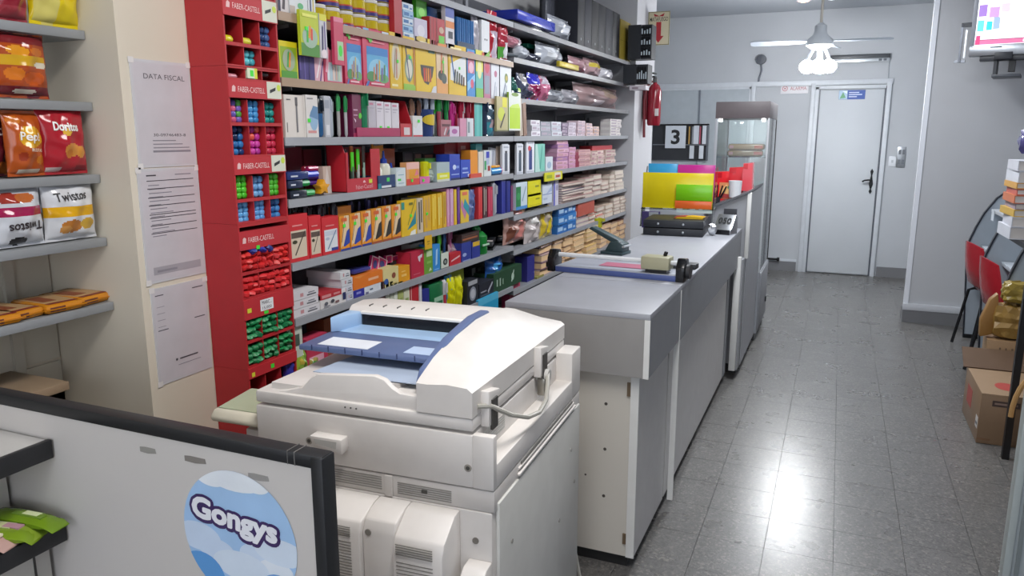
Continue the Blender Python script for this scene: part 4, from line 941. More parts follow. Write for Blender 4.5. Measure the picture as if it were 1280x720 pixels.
carton('A', 405, 428, 63, 'pink pack with pale crayons showing through its window', 'c9506c', .03, [('r', .15, .05, .95, .62, 'b9c0c4')]+[('pen', .22+.14*i, .08, .22+.14*i, .55, .08, ('d9dfe4', 'a9c4d0', 'e6c9b9', 'c9a894', 'b8d0b0')[i]) for i in range(5)]+[('pen', .1, .3, .22, 1, .14, 'e8a8b8')], name='pencil_box')
carton('A', 376, 399, 14, 'yellow green crayon pack hanging from the upper wooden shelf', 'b8c42c', .012, [('r', 0, 0, 1, .28, '4f8a3a'), ('e', .5, .42, .42, .24, '9db6a0'), ('pen', .45, .4, .52, .66, .12, 'e08a2a'), ('pen', .58, .36, .6, .6, .1, 'd8402e'), ('pen', .34, .3, .36, .56, .1, '3fb03a'), ('r', .1, .86, .9, .93, 'dfe06a')], s=-.014, dz=.075, name='pencil_box', sticker=(.3, .6))
carton('A', 400, 409, 18, 'slim white and purple marker pack hanging by the yellow green pack', 'c9c8cc', .012, [('pen', .3, .1, .4, .7, .25, '3a3160'), ('pen', .7, .2, .7, .8, .2, '6a5a90'), ('r', 0, .85, 1, 1, 'd8d23a'), ('e', .5, .1, .4, .1, 'e6d6da')], s=-.014, dz=.075, name='marker_pack', cat='pack')
carton('A', 418, 430, 22, 'tall narrow pink pack hanging behind the pink pencil box', 'c4405e', .012, [('r', .3, .1, .95, .5, 'a9c6a0'), ('e', .62, .3, .2, .12, '46d83c'), ('r', 0, .9, 1, 1, 'd87890')], s=-.013, dz=.06, name='pencil_box')
def pinkbox(x0, x1, yt, lab, s, n):
    carton('A', x0, x1, yt, lab, 'cc4160', .03, [('r', .14, .12, .95, .68, '5aa9d4'), ('r', .14, .56, .95, .7, '2f7cc0'), ('e', .55, .3, .36, .2, '8cc3de'), ('e', .3, .18, .18, .09, '4f8a52'), ('e', .75, .16, .2, .08, '6aa46a')]+[('pen', .38+.1*i, .12, .40+.1*i, .34+.06*(i % 3), .05, ('c9845a', 'b05a3a', 'd8b23a', '7a5a9a', '4f8a52')[i % 5]) for i in range(n)]+[('r', .02, .92, .22, 1, '7ab4e0'), ('r', .72, .88, .98, 1, 'c4cfd8'), ('e', .28, .8, .07, .04, '5fb83a'), ('e', .52, .86, .06, .03, 'e8b0b8'), ('r', .3, .77, .8, .79, 'e08a98'), ('r', .25, .04, .75, .07, 'e9b9c0'), ('p', [(.04, .0), (.12, .0), (.2, .09), (.12, .1)], '3a6ab0')], side='a92f4c', s=s, name='pencil_box', sticker=(.2, .84))
pinkbox(431, 453, 33, 'pink and blue pencil box, smaller of the two pink ones', .012, 4)
pinkbox(454, 487, 38, 'large pink and blue pencil box next to the yellow boxes', .008, 5)
YB = 'dcb514'
carton('A', 488, 503, 41, 'yellow pencil box with a white pencil oval right of the big pink box', YB, .03, [('e', .5, .5, .38, .34, 'd6c9a0'), ('e', .45, .48, .24, .26, 'c9c4b8'), ('pen', .3, .2, .45, .7, .08, '9a7a4a'), ('pen', .5, .2, .55, .7, .08, 'b0623a'), ('r', .1, .05, .6, .09, 'efe0a0')], sticker=(.6, .5), name='pencil_box')
carton('A', 504, 519, 46, 'yellow pencil box with dark blue pencil outline left of the broad bright yellow box', YB, .03, [('e', .5, .42, .36, .26, '7f9a80'), ('e', .5, .4, .26, .18, 'd6d3c0'), ('pen', .2, .9, .5, .2, .08, '2f3a6a'), ('r', 0, 0, 1, .12, '8fbe3c'), ('r', .88, .1, 1, .9, 'c07a3a'), ('r', .2, .78, .7, .85, '6a5a2a')], sticker=(.6, .62), name='pencil_box')
carton('A', 520, 545, 48, 'broad bright yellow pencil box with a dark half moon window of pencils', 'e2bc10', .03, [('p', [(.22, .5), (.9, .5), (.82, .3), (.6, .14), (.4, .18), (.26, .32)], '33302a')]+[('pen', .42+.1*i, .2, .40+.1*i, .44, .07, ('d8402e', 'e0762a', 'e89a3a', 'c05a2a')[i]) for i in range(4)]+[('r', .62, .74, .95, .9, '4a7a6a'), ('r', .2, .84, .55, .93, 'f0e6c0'), ('p', [(.72, 0), (1, 0), (1, .14), (.84, .12)], 'cfcfd4')], name='pencil_box')
carton('A', 546, 560, 53, 'white and orange pencil box right of the broad yellow box', 'dfc3a0', .03, [('p', [(.0, 0), (1, 0), (1, .2), (.0, .3)], 'e0a058'), ('e', .42, .36, .3, .1, '2f3530'), ('e', .65, .3, .24, .1, '44504a'), ('pen', .4, .4, .45, .8, .1, 'c8622a'), ('pen', .6, .4, .6, .7, .1, '7aa83a'), ('r', .1, .86, .9, .97, 'e0863a')], sticker=(.55, .62), name='pencil_box')
carton('A', 561, 583, 57, 'wide yellow felt pen box with black pens on a white panel', YB, .035, [('p', [(.08, .3), (.98, .22), (.98, .82), (.5, .72), (.1, .62)], 'e2e4e4'), ('pen', .15, .8, .3, .35, .07, '2a5a9a')]+[('pen', .3+.13*i, .24-.01*i, .36+.12*i, .5-.03*i, .09, ('22262a', '2a3a2a', '3a3a20', '22222a', '5a3a1c')[i]) for i in range(5)]+[('r', .1, .88, .7, .95, 'f0dfa0')], sticker=(.6, .55), name='pencil_box')
carton('A', 584, 594, 62, 'narrow blue pencil box in the row of boxes', '2f84c8', .03, [('r', .1, .5, .9, .95, 'c86a84'), ('e', .5, .62, .3, .12, 'e6b8c8'), ('p', [(0, .1), (1, .35), (1, .5), (0, .3)], '8ac0e6'), ('e', .6, .28, .2, .1, 'd0506a')], side='2166a6', name='pencil_box')
carton('A', 595, 604, 63, 'narrow yellow and teal pencil box in the row of boxes', '5fb8a8', .03, [('r', 0, .55, 1, 1, 'd8cf3a'), ('e', .5, .6, .3, .2, 'e4e2a0'), ('r', 0, 0, 1, .2, '7ab83a')], name='pencil_box')
carton('A', 605, 613, 66, 'narrow pink grey pencil box before the two white boxes', 'b8708a', .03, [('r', .1, .1, .9, .5, '8a90a4'), ('e', .5, .7, .35, .15, 'c8485e')], name='pencil_box')
carton('A', 614, 624, 73, 'white pencil box with a tiny pink emblem', 'd6d8de', .03, [('e', .55, .62, .18, .08, 'b06080'), ('pen', .3, .0, .5, .4, .08, '7a86a0'), ('pen', .6, .0, .6, .3, .08, 'a0a8b8')], name='pencil_box')
carton('A', 625, 639, 75, 'white pencil box with a green emblem at the end of the wooden shelf', 'd9dce2', .03, [('e', .55, .55, .16, .12, '7a8a4a'), ('e', .58, .55, .09, .06, 'b8a03a'), ('pen', .2, .0, .45, .4, .08, '5a6a86'), ('pen', .5, .0, .55, .35, .06, '8a94a8'), ('r', 0, 0, 1, .08, '8fa2bc')], side='2f3338', name='pencil_box')

# ---- shelf V (second wooden shelf)
carton('V', 346, 360, -6, 'white pack with dark nib print at the left end of the upper wooden shelf', 'cfc8c8', .03, [('pen', .5, .2, .6, .8, .25, '4a4046'), ('r', 0, .0, .25, 1, '2e2a48')], cat='pack', name='marker_pack')
carton('V', 361, 384, -8, 'white pack with green emblem on the upper wooden shelf', 'd5d9dc', .03, [('r', .0, .0, .3, .4, 'b8a8a0'), ('e', .6, .45, .16, .14, '5faf7a')], cat='pack', name='marker_pack')
carton('V', 385, 394, -4, 'slim white and navy pack beside the paint pots', 'd5d8dc', .03, [('r', .2, 0, .4, 1, '32346a'), ('r', .6, .1, .75, .9, 'c9b23a')], cat='pack', name='marker_pack')
def potrow(x0, x1, n, dz, hpx, group, lab):
    Xp = XF-.03; z = Z['V']+dz; ya, yb = yon(x0, Xp, z+.03), yon(x1, Xp, z+.03); p = (yb-ya)/n; r = p*.47; h = .062
    proto = None
    for i in range(n):
        if proto is None:
            proto = thing('paint_pot', lab, 'paint pot', (0, 0, 0), PI/2, group)
            B().lathe([(0, 0), (r, 0), (r, h*.74), (r*.92, h*.78), (0, h*.78)], M('c8b21e', 'g'), n=14).build('pot', proto)
            B().lathe([(r*.95, h*.78), (r*.97, h*.8), (r*.97, h*.97), (0, h)], M('e0ddd6', 'x'), n=14).build('lid', proto)
            B().lathe([(r*1.006, h*.02), (r*1.006, h*.22)], M('3a3078'), n=14).build('label_band', proto)
            B().lathe([(r*1.008, h*.22), (r*1.008, h*.3)], M('b8402c'), n=14).build('label_stripe', proto)
            o = proto
        else: o = dup(proto)
        o.location = (Xp-r, ya+p*(i+.5), z+.001); o['label'] = '%s, %s from left' % (lab, ORD[i])
potrow(396, 492, 6, .0, 0, 'yellow paint pots, bottom row', 'yellow paint pot with white lid in the bottom row on the shelf')
potrow(412, 492, 5, .063, 0, 'yellow paint pots, second row', 'yellow paint pot with white lid stacked in the second row')
potrow(440, 492, 3, .126, 0, 'yellow paint pots, third row', 'yellow paint pot with white lid stacked in the third row')
carton('V', 493, 503, -5, 'tall plain red box right of the yellow paint pots', 'b02630', .08, name='carton')
stack('V', 504, 517, 4, 5, 'small blue and white ink box stacked right of the tall red box', 'blue white ink boxes', ['c9d6e0', '8fb6d4'], .05, band='2f6aa4')
carton('V', 518, 534, 24, 'silvery lavender packet in front of the green packs', 'c6bfd2', .02, [('e', .5, .5, .3, .25, 'dcd8e2'), ('e', .5, .15, .4, .12, 'd9bd62')], cat='pack', name='packet')
carton('V', 521, 534, -2, 'bright green upright pack behind the lavender packet', '52b82c', .02, [('r', .1, .3, .9, .36, '2f8a24'), ('e', .5, .7, .3, .1, '8ade5a')], s=.05, cat='pack', name='marker_pack')
carton('V', 535, 547, 10, 'blue box peeping over the red pen box', '2f6cb8', .03, s=.07)
carton('V', 537, 556, 23, 'red pen box with green label on the upper wooden shelf', 'b4222e', .05, [('r', .0, .0, .1, 1, '8a1822'), ('r', .2, 0, .28, 1, '9a1c28'), ('r', .42, 0, .5, 1, '8a1822'), ('r', .58, .1, .95, .4, '62c034'), ('e', .76, .6, .16, .12, 'c9aa90')], name='pen_box')
carton('V', 557, 568, 9, 'white and orange upright pack right of the red pen box', 'd4d0d4', .02, [('r', .0, .75, 1, 1, '5566b0'), ('r', .0, .5, 1, .66, 'd8803a'), ('r', .3, .25, .8, .42, '30343c')], cat='pack', name='marker_pack')
t, w_, h_ = put('V', 572, 594, 24, 'pencil_pack', 'clear pack of slim blue pencils on the upper wooden shelf', 'pack', s=.02)
for i in range(8): B().cyl((w_*(i+.5)/8, .012, .0), (w_*(i+.5)/8, .012, h_), w_*.052, M(('2f68a4', '3a78b4')[i % 2], 'g'), n=7).build('pencil', t)
B().box(0, .001, 0, w_, .003, h_*.3, M('28405e', 'g')).build('pack_band', t)
poly_bag('V', 593, 602, 20, 'silver crinkled bag hanging right of the blue pencils', 'b9b4bc', .03, kind='f', s=.015)
carton('V', 602, 612, 26, 'white pointed pouch with small dark print', 'd8d9dc', .02, [('r', .35, .45, .48, .5, '3a3a3e'), ('r', .58, .45, .72, .5, '3a3a3e'), ('p', [(.3, 0), (1, 0), (1, .2)], '74b03a'), ('r', 0, 0, .3, .1, 'c84a2c')], cat='pouch', name='pouch')
poly_bag('V', 613, 625, 14, 'tall red and white bag hanging at the end of the upper wooden shelf', 'b02434', .03, s=.01, regions=[(.3, .0, 1, .6, 'c9b9c8')])
poly_bag('V', 626, 638, 30, 'red white and green bag hanging at the very end of the upper shelf', 'a83040', .03, s=.01, regions=[(.4, .1, 1, .5, 'd0d0d4'), (0, 0, .5, .35, '4f9a3a')])

# ---- shelf B
carton('B', 356, 382, 119, 'white box with a marker pen pictured at the left end of its shelf', 'd8d0c8', .06, [('r', .08, .12, .12, .35, '6a6666'), ('r', .52, .75, .64, .95, '5c585a'), ('r', .54, .12, .62, .74, '6f6d70'), ('p', [(.54, .74), (.62, .74), (.58, .8)], '403c3e'), ('r', .1, .88, .3, .9, '5a585a'), ('r', .9, 0, .92, 1, 'c4bcb4')], name='pen_box')
carton('B', 383, 398, 119, 'white box with a large blue circle print', 'd9d4d0', .05, [('e', .62, .42, .36, .26, '8fb0cc'), ('p', [(.25, .5), (.98, .42), (.98, .72), (.6, .75)], '5f86ac'), ('r', .1, .1, .8, .16, 'd0908e'), ('r', .1, .9, .6, .93, '8a8688')], sticker=(.2, .4), name='pen_box')
pens('B', 399, 406, 122, 'single thick blue and black marker standing beside the blue circle box', ['2a5c8c'], caps=['15202c'], name='marker', cat='marker')
carton('B', 406, 413, 120, 'slim grey white pen pack right of the thick marker', 'b8bac0', .02, [('r', .1, .7, .9, .9, '9aa0ac'), ('r', .2, .05, .8, .3, 'd6d6da')], cat='pack', name='marker_pack')
pens('B', 414, 425, 121, 'slim silver pen standing among the pens left of the maroon box', ['b4bcc8', '3c4250', 'c4ccd4'], group='silver pens left of the maroon box')
pens('B', 425, 440, 118, 'pen with green cap standing left of the maroon box', ['a9a6a4', '2b8a48', '8f8a88', 'b0aeb0', '9a3a4a'], caps=['3f9a5a', '1d7a3c', '2a2c30', '2f8a50', '1f6a3c'], group='green capped pens left of the maroon box')
carton('B', 441, 452, 118, 'maroon pen box standing between green pens', '6e1c44', .06, [('r', .1, .62, .6, .65, 'c8a0b4'), ('r', .1, .5, .55, .53, 'b88aa0'), ('p', [(.1, .45), (.3, .34), (.45, .45), (.35, .38), (.3, .41)], 'e0c8d4'), ('e', .85, .5, .18, .07, '5fc83a'), ('r', 0, 0, 1, .1, 'a82a56')], name='pen_box')
pens('B', 454, 461, 112, 'tall dark green marker standing right of the maroon box', ['1f7a50'], caps=['187046'], name='marker', cat='marker')
t, w_, h_ = put('B', 446, 500, 160, 'magenta_tray', 'low magenta cardboard tray under the small white pen boxes', 'tray', s=.006)
B().box(0, 0, 0, w_, .003, h_, M('a82a58')).box(0, 0, 0, w_, .09, .002, M('a82a58')).build('tray', t)
for i, (a, c_) in enumerate(((461, 470), (471, 480), (481, 489), (490, 499))):
    carton('B', a, c_, 126+i, ('greyish small pen box, leftmost in the magenta tray', 'small white pen box with green sticker, second from left in the magenta tray', 'small white pen box with green sticker, third from left in the magenta tray', 'thin small white pen box, rightmost in the magenta tray')[i], ('b8b2ba', 'd6cfd6', 'd8d2d8', 'd0cad0')[i], .05, [('r', .1, .88, .7, .94, 'c07a90'), ('r', .12, .78, .8, .81, 'a8a0ac'), ('r', .12, .7, .6, .73, 'b8b0bc'), ('r', .1, .1, .25, .24, 'e8e4e8'), ('r', .4, .08, .6, .2, '6a6470')], sticker=(.5, .25) if i in (1, 2) else None, s=.013, dz=.003, name='pen_box')
t, w_, h_ = put('B', 500, 515, 124, 'pen_stand', 'red cardboard pen stand with a slanted side', 'stand', s=.012)
B().prism([(0, 0), (.09, 0), (.09, h_), (.03, h_*.95), (0, h_*.35)], 0, .0025, 'x', M('b4202c')).prism([(0, 0), (.09, 0), (.09, h_), (.03, h_*.95), (0, h_*.35)], w_-.0025, w_, 'x', M('b4202c')).box(0, .088, 0, w_, .09, h_*.95, M('9a1a26')).box(0, 0, 0, w_, .002, h_*.35, M('c03038')).build('stand', t)
B().rect(w_*.3, h_*.05, w_*.8, h_*.25, -.0006, M('cfc4c4')).build('label', t)
carton('B', 516, 528, 145, 'white open box holding brown pens', 'd0cecc', .05, [('p', [(0, 0), (1, 0), (1, .9), (.3, .4), (0, .5)], 'd8d8dc'), ('r', .0, .0, 1, .08, 'c03440')], sticker=(.6, .75), name='pen_box')
pens('B', 516, 528, 124, 'brown topped pen standing in the white open box', ['8a6a58', '7c5a4c', '9a7866', '6a4c42'], s=.026, group='brown pens in the white box', dz=.004)
t, w_, h_ = put('B', 532, 549, 137, 'pen_tub', 'navy tub with yellow oval label full of silver pens', 'tub', s=.012)
rr = w_/2
B().lathe([(0, 0), (rr*.9, 0), (rr, h_), (rr*.94, h_), (rr*.86, .004), (0, .004)], M('22386f', 'g'), (rr, rr, 0), 18).build('tub', t)
b = B()
for i in range(9):
    a0, a1 = [-PI/2+(-.95+1.9*(i+q)/9) for q in (0, 1)]; hh = lambda q: math.sqrt(max(.02, 1-((i+q)/9*2-1)**2))*h_*.2
    b.add([(rr+rr*.99*math.cos(a0), rr+rr*.99*math.sin(a0), h_*.62-hh(0)), (rr+rr*.99*math.cos(a1), rr+rr*.99*math.sin(a1), h_*.62-hh(1)), (rr+rr*1.0*math.cos(a1), rr+rr*1.0*math.sin(a1), h_*.62+hh(1)), (rr+rr*1.0*math.cos(a0), rr+rr*1.0*math.sin(a0), h_*.62+hh(0))], [(0, 1, 2, 3)], 'd0b42a')
b.v = [((p[0]-rr)*1.03+rr, (p[1]-rr)*1.03+rr, p[2]) for p in b.v]; b.build('label', t)
pens('B', 534, 547, 119, 'silver pen sticking out of the navy tub', ['aab4c4', 'b8c0cc', '8f9cb0', 'c0c8d2', 'a0a8b8'], s=.02, group='silver pens in the navy tub', dz=.006)
pens('B', 550, 565, 119, 'pen with green cap right of the navy tub', ['a84a58', '8f9a94', '3c7a52', '2a8a4a', 'a05060'], caps=['2c8a44', '45d83c', '4a5a54', '1d7c3e', '2f8048'], group='green capped pens right of the navy tub')
carton('B', 551, 564, 150, 'low clear pen tray with dark red print in front of the green pens', 'a4606a', .012, [('r', .1, .6, .9, .75, '5a2a34'), ('pen', .3, .1, .5, .5, .12, 'c8c0c4'), ('pen', .6, .1, .8, .4, .12, '46505a')], s=.004, cat='tray', name='pen_tray')
pens('B', 565, 575, 127, 'magenta pen standing right of the green capped pens', ['c42a84', 'cc3a90', 'b42476'], group='magenta pens')
carton('B', 562, 574, 158, 'small white lilac packet in front of the magenta pens', 'd0bcd0', .01, [('e', .5, .5, .3, .25, 'a85a9a')], s=.003, cat='packet', name='packet')
pens('B', 577, 592, 124, 'red or pink pen standing in the clear boxes', ['a82440', 'b8304c', 'd8d4d8', '94203a', 'c84a68'], group='red pens in clear boxes')
carton('B', 575, 583, 148, 'small pink carton in front of the red pens, left one', 'cc8aa4', .014, s=.004)
carton('B', 584, 592, 148, 'small white carton in front of the red pens, right one', 'd0d2d6', .014, [('r', .1, .2, .4, .8, '7a8a90')], s=.004)
carton('B', 593, 603, 128, 'turquoise pen box with striped front', '54b4ae', .05, [('r', .1, 0, .16, 1, '3a9490'), ('r', .4, 0, .46, 1, '7accc6'), ('r', .7, 0, .76, 1, '3a9490')], side='b02a34', name='pen_box')
pens('B', 604, 609, 125, 'dark navy marker beside the turquoise box', ['22304a'], name='marker', cat='marker')
poly_bag('B', 608, 622, 122, 'grey teal plastic pouch hanging beside the yellow card', '4e6474', .04, s=.0, regions=[(0, 0, .6, .35, '3a8a98'), (.6, 0, 1, .2, '4a9ab8'), (.5, .25, .8, .4, 'b09aa0')])
carton('B', 621, 635, 121, 'yellow grey blister card hanging at the shelf edge', 'b4aa7a', .012, [('r', .5, .7, .9, .98, 'd8d02a'), ('e', .4, .5, .3, .2, 'c4cc3a'), ('pen', .3, .1, .7, .5, .1, '3a3428'), ('r', 0, .0, 1, .04, '6a6a4a')], s=-.013, dz=.025, cat='card', name='blister_card')
carton('B', 636, 651, 116, 'lime and white eraser pack hanging at the shelf edge', 'd6dad2', .012, [('r', .05, .05, .95, .6, 'b0d01e'), ('p', [(.05, .6), (.95, .6), (.8, .72), (.3, .68)], 'c4dc5a'), ('e', .5, .95, .3, .05, '6a8a2a')], side='8fb01c', s=-.013, dz=.03, cat='card', name='blister_card')
for i, (a, h) in enumerate(((650, 'b0a090'), (655, '8a6a58'))):
    carton('B', a, a+4, 124+i*5, ('tan', 'brown')[i]+' thin ruler card leaning at the joint of the two shelf units', h, .03, lean=-.12, s=.0, cat='ruler', name='ruler_card')
FARB = [(664, 675, 150, 3, ['d9d6dc', 'c6c4cc']), (676, 689, 152, 3, ['8f929c', 'a4a6b0']), (690, 702, 152, 3, ['c9ccd4', 'b8bcc6']), (703, 710, 154, 4, ['6a5a72', '8a7890']), (711, 720, 153, 4, ['d2c6d2', 'c0b4c2']), (722, 731, 151, 5, ['d8c0c8', 'cbb2bc']), (733, 741, 154, 4, ['e0c6c4', 'd4b8b6']), (742, 749, 158, 3, ['e2c2b4', 'd8b4a4']), (763, 776, 149, 6, ['e2dcd8', 'd4ccca'])]
for i, (a, c_, yt, n, cols) in enumerate(FARB):
    stack('B', a, c_, yt, n, 'small pale box in the %s low stack below the silver bags' % ORD[i], 'pale boxes, %s stack, shelf below silver bags' % ORD[i], cols, .08, band='a89aa8', far=True)

# ---- shelf C
for i, (a, c_, yt, yb_, h, cap_, lab) in enumerate(((360, 402, 200, 0, '22356e', '3a4ac0', 'navy flat pack of blue markers topmost in the marker pile'), (361, 390, 214, 0, '26304c', '1f9048', 'flat pack of green capped markers in the middle of the marker pile'), (363, 396, 226, 0, '1e2634', '24a04c', 'dark flat pack of green markers at the bottom of the marker pile'))):
    loc, w, h_ = frame('C', a, c_, yt, .012); z_lo = (.062, .034, .0)[i]; th = .026
    t = thing('marker_pack', lab, 'pack', (loc[0], loc[1], loc[2]+z_lo), PI/2)
    B().box(0, .002, 0, w*.62, .13, th, M(h, 'g'), .003).build('wallet', t)
    for k in range(4): B().cyl((w*.55, .02+.03*k, th*.5), (w, .02+.03*k, th*.5), .011, M(cap_, 'g'), n=8).build('marker_cap', t)
    B().rect(w*.1, th*.35, w*.3, th*.55, .0015, M('c8cdd8')).build('print', t)
for i, (a, c_, h) in enumerate(((388, 400, 'b02a5a'), (392, 406, '6a2ab0'))):
    loc, w, h_ = frame('C', a, c_, 215, .05)
    t = thing('marker_bundle', ('pink red bundle of marker caps', 'violet bundle of marker caps')[i]+' beside the marker pile', 'bundle', (loc[0]-.02*i, loc[1], loc[2]+.06-.03*i), PI/2)
    for k in range(4): B().cyl((0, .012+.018*(k % 2), .012+.02*(k//2)), (w, .012+.018*(k % 2), .012+.02*(k//2)), .009, M((h, 'c83a4a')[k % 2], 'g'), n=8).build('marker_cap', t)
carton('C', 356, 379, 184, 'dull red box behind the marker pile, left one', '8a3440', .05, [('r', .05, .2, .9, .5, 'a8707a')], s=.19)
carton('C', 381, 403, 187, 'dull red box behind the marker pile, right one', '94303a', .05, s=.19)
pts = [(.0, 0), (.05, .0), (.055, .018), (.04, .03), (.03, .05), (.018, .032), (.0, .028)]
t, w_, h_ = put('C', 398, 413, 224, 'star_toy', 'orange yellow star shaped piece in front of the red pen display', 'star', s=.012)
B().prism([(w_*(.5+.5*math.cos(a)*q), h_*.5+h_*.5*math.sin(a)*q) for a, q in [(PI/2+PI*k/5, 1 if k % 2 == 0 else .5) for k in range(10)]], 0, .03, 'y', M('dc9a1c', 'g'), .002).build('star', t)
carton('C', 404, 414, 208, 'white cone shaped paper piece with a brown edge', 'c8b2a4', .02, [('p', [(0, 0), (1, 0), (.5, 1)], 'd8ccc4')], s=.05, cat='card', name='card')
# red open display carton with pens
loc, w, h = frame('C', 433, 475, 178, .012)
t = thing('pen_display', 'red open carton with a cut out window full of pens and green labels', 'display', loc, PI/2)
RR = M('b8202c'); RK = M('a81c28')
wz = h*.94; D2 = .085
B().prism([(0, 0), (D2, 0), (D2, wz), (.015, wz), (0, wz*.78)], 0, .003, 'x', RR).prism([(0, 0), (D2, 0), (D2, wz*.8), (.02, wz*.85), (0, wz*.75)], w-.003, w, 'x', RR).box(0, D2-.003, 0, w, D2, wz*.95, RK).box(0, 0, 0, w, D2, .003, RK).build('carton', t)
fr = B().box(0, -.001, 0, w, .002, h*.27, M('bc2a38')).box(w*.72, -.001, h*.27, w, .002, h*.86, M('b8202c')).box(0, -.001, h*.27, w*.06, .002, h*.8, RR).build('front_panel', t)
q = B().text('Faber-Castell', w*.5, h*.09, h*.085, -.0015, M('dfa8ae'), wid=w*.5).poly([(w*.46, h*.17), (w*.54, h*.17), (w*.53, h*.2), (w*.5, h*.225), (w*.47, h*.2)], -.0015, M('e4b8bc'))
q.rect(w*.64, h*.15, w*.74, h*.23, -.0015, M('c8d03a')).build('lettering', t)
for i in range(12):
    cx = w*(.12+.052*i*1.05); cy = .016+.02*((i*5) % 3); hh = h*(.72+.06*((i*3) % 4)); ctop = ('4a7ab8', '5a3a3a', '4a3a3a', '52c828', '58cc2c', 'e8762a', '4ac024', 'e8702a', 'd85a2c', '3a3430', 'b84a2a', 'c04438')[i]
    o = thing('pen', 'pen with %s tag in the red open carton, %s from left' % (('blue', 'dark brown', 'dark brown', 'green', 'green', 'orange', 'green', 'orange', 'red orange', 'black', 'orange brown', 'red')[i], ORD[i]), 'pen', (loc[0]-cy, loc[1]+cx, loc[2]+.004), PI/2, 'pens in the red open carton')
    B().lathe([(0, 0), (.004, .001), (.0055, .012), (.0055, hh*.62), (0, hh*.62)], M(('9fb8a4', '8aa898', 'b8b4b0', '55665c')[i % 4], 'g'), n=8).build('barrel', o)
    B().box(-.0085, -.002, hh*.5, .0085, .002, hh, M(ctop, 'g')).build('tag', o)
carton('C', 466, 480, 172, 'orange card standing behind the right side of the red carton', 'd68a1c', .004, s=.103, cat='card', name='card')
carton('C', 478, 494, 186, 'brown orange box behind the glue bottles', 'b8562a', .06, s=.15)
t, w_, h_ = put('C', 472, 494, 219, 'glue_tray', 'dark blue tray with white print holding glue bottles', 'tray', s=.008)
B().box(0, 0, 0, w_, .002, h_, M('203a68')).box(0, 0, 0, w_, .12, .003, M('203a68')).box(0, 0, 0, .002, .12, h_, M('1c3460')).build('tray', t)
B().rect(w_*.2, h_*.05, w_*.75, h_*.22, -.0006, M('d6dade')).rect(w_*.5, h_*.5, w_*.66, h_*.8, -.0006, M('46d05a')).rect(0, 0, w_*.18, h_*.4, -.0006, M('1f7a8c')).build('print', t)
for i, (a, yt) in enumerate(((469, 196), (479, 190), (488, 205))):
    loc, w, h = frame('C', a, a+9.5, yt, .03+.004*i)
    t = thing('glue_bottle', ('white glue bottle with blue cap, left of three in the navy tray', 'white glue bottle with blue cap, middle of three in the navy tray', 'shorter blue capped glue bottle, right of three in the navy tray')[i], 'glue bottle', (loc[0]-.015, loc[1]+w/2, loc[2]+.004), PI/2)
    r = w*.46
    B().lathe([(0, 0), (r, 0), (r, h*.55), (r*.8, h*.63), (r*.45, h*.66), (0, h*.66)], M('dcdccb', 'g'), n=16).build('bottle', t)
    B().lathe([(r*.55, h*.65), (r*.5, h*.76), (r*.22, h*.8), (r*.16, h), (0, h)], M('24409c', 'g'), n=12).build('cap', t)
carton('C', 495, 507, 210, 'white and green slanted box right of the glue tray', 'c4d0d4', .04, [('p', [(0, 0), (1, 0), (1, 1), (.55, .95), (0, .75)], 'cfd8da'), ('r', .15, .3, .5, .42, '48c848'), ('r', .2, .6, .8, .64, '7aa0b0'), ('r', .2, .15, .8, .19, '8aa8b4')])
carton('C', 508, 524, 203, 'orange glitter pack with a red base', 'e0a068', .03, [('r', 0, 0, 1, .28, 'd0443c'), ('r', .2, .3, .9, .7, 'e09a22'), ('r', .0, .7, 1, 1, 'e6b4a8'), ('p', [(.6, .4), (.95, .45), (.8, .7)], 'e07a8a')], sticker=(.4, .2), cat='pack', name='glitter_pack')
carton('C', 525, 537, 221, 'low pink tray beside the orange glitter pack', 'd66aa4', .05, s=.01, cat='tray', name='tray', sticker=(.3, .5))
pens('C', 519, 531, 203, 'pale pink glitter pen behind the pink tray', ['e6b0b4', 'e0c0b8', 'd890a4'], s=.07, group='pale pink glitter pens')
pens('C', 530, 537, 202, 'fluorescent yellow highlighter standing in the pink tray', ['d6dc20'], name='highlighter', cat='marker', s=.02, dz=.004)
poly_bag('C', 537, 546, 213, 'clear bag with pale content beside the yellow highlighter', 'a4b0a8', .03, s=.012)
carton('C', 531, 545, 198, 'green block pack behind the yellow highlighter', '5a9a48', .05, s=.085)
for i, (a, c_, h) in enumerate(((504, 517, '2a2428'), (518, 528, '3a2e30'), (529, 543, '241c20'))):
    carton('C', a, c_, 190+i, ('leftmost dark box in the back row of shelf with glue', 'middle dark box with brown label in the back row', 'rightmost black box with copper label in the back row')[i], h, .05, [('r', .15, .7, .85, .95, ('4a3a40', '94685e', '9a5a4a')[i])], s=.16)
carton('C', 544, 553, 192, 'small black white box in the back row behind the yellow white box', '2c2e34', .05, [('e', .5, .8, .3, .12, 'c9ccd0')], s=.16)
carton('C', 546, 562, 203, 'clear grey box with a yellow lower label', 'a4b4b8', .05, [('r', 0, .12, 1, .45, 'd8d61c'), ('r', 0, 0, 1, .12, 'c9ccc0'), ('r', .2, .22, .8, .34, 'e6e8a0')], name='clear_box')
carton('C', 562, 575, 193, 'royal blue carton with white print, left of the pair', '2440ac', .07, [('r', .1, .0, 1, .08, '1c2450'), ('e', .45, .5, .16, .1, 'c8d4ec'), ('r', .15, .2, .9, .24, '9ab0e0'), ('r', .6, .45, .9, .55, '7a94d8')])
carton('C', 576, 588, 200, 'royal blue carton with white print, right of the pair', '2848b4', .07, [('r', .0, .0, 1, .08, '1c2450'), ('r', .15, .3, .8, .36, 'b0c4ec'), ('r', .15, .5, .7, .6, '8aa4e0'), ('r', .7, .1, .9, .25, 'c8d4ec')])
carton('C', 556, 572, 179, 'red cardboard box on top back row, left of two', 'a02a30', .06, [('r', .1, .3, .9, .4, '5a1c24')], s=.11)
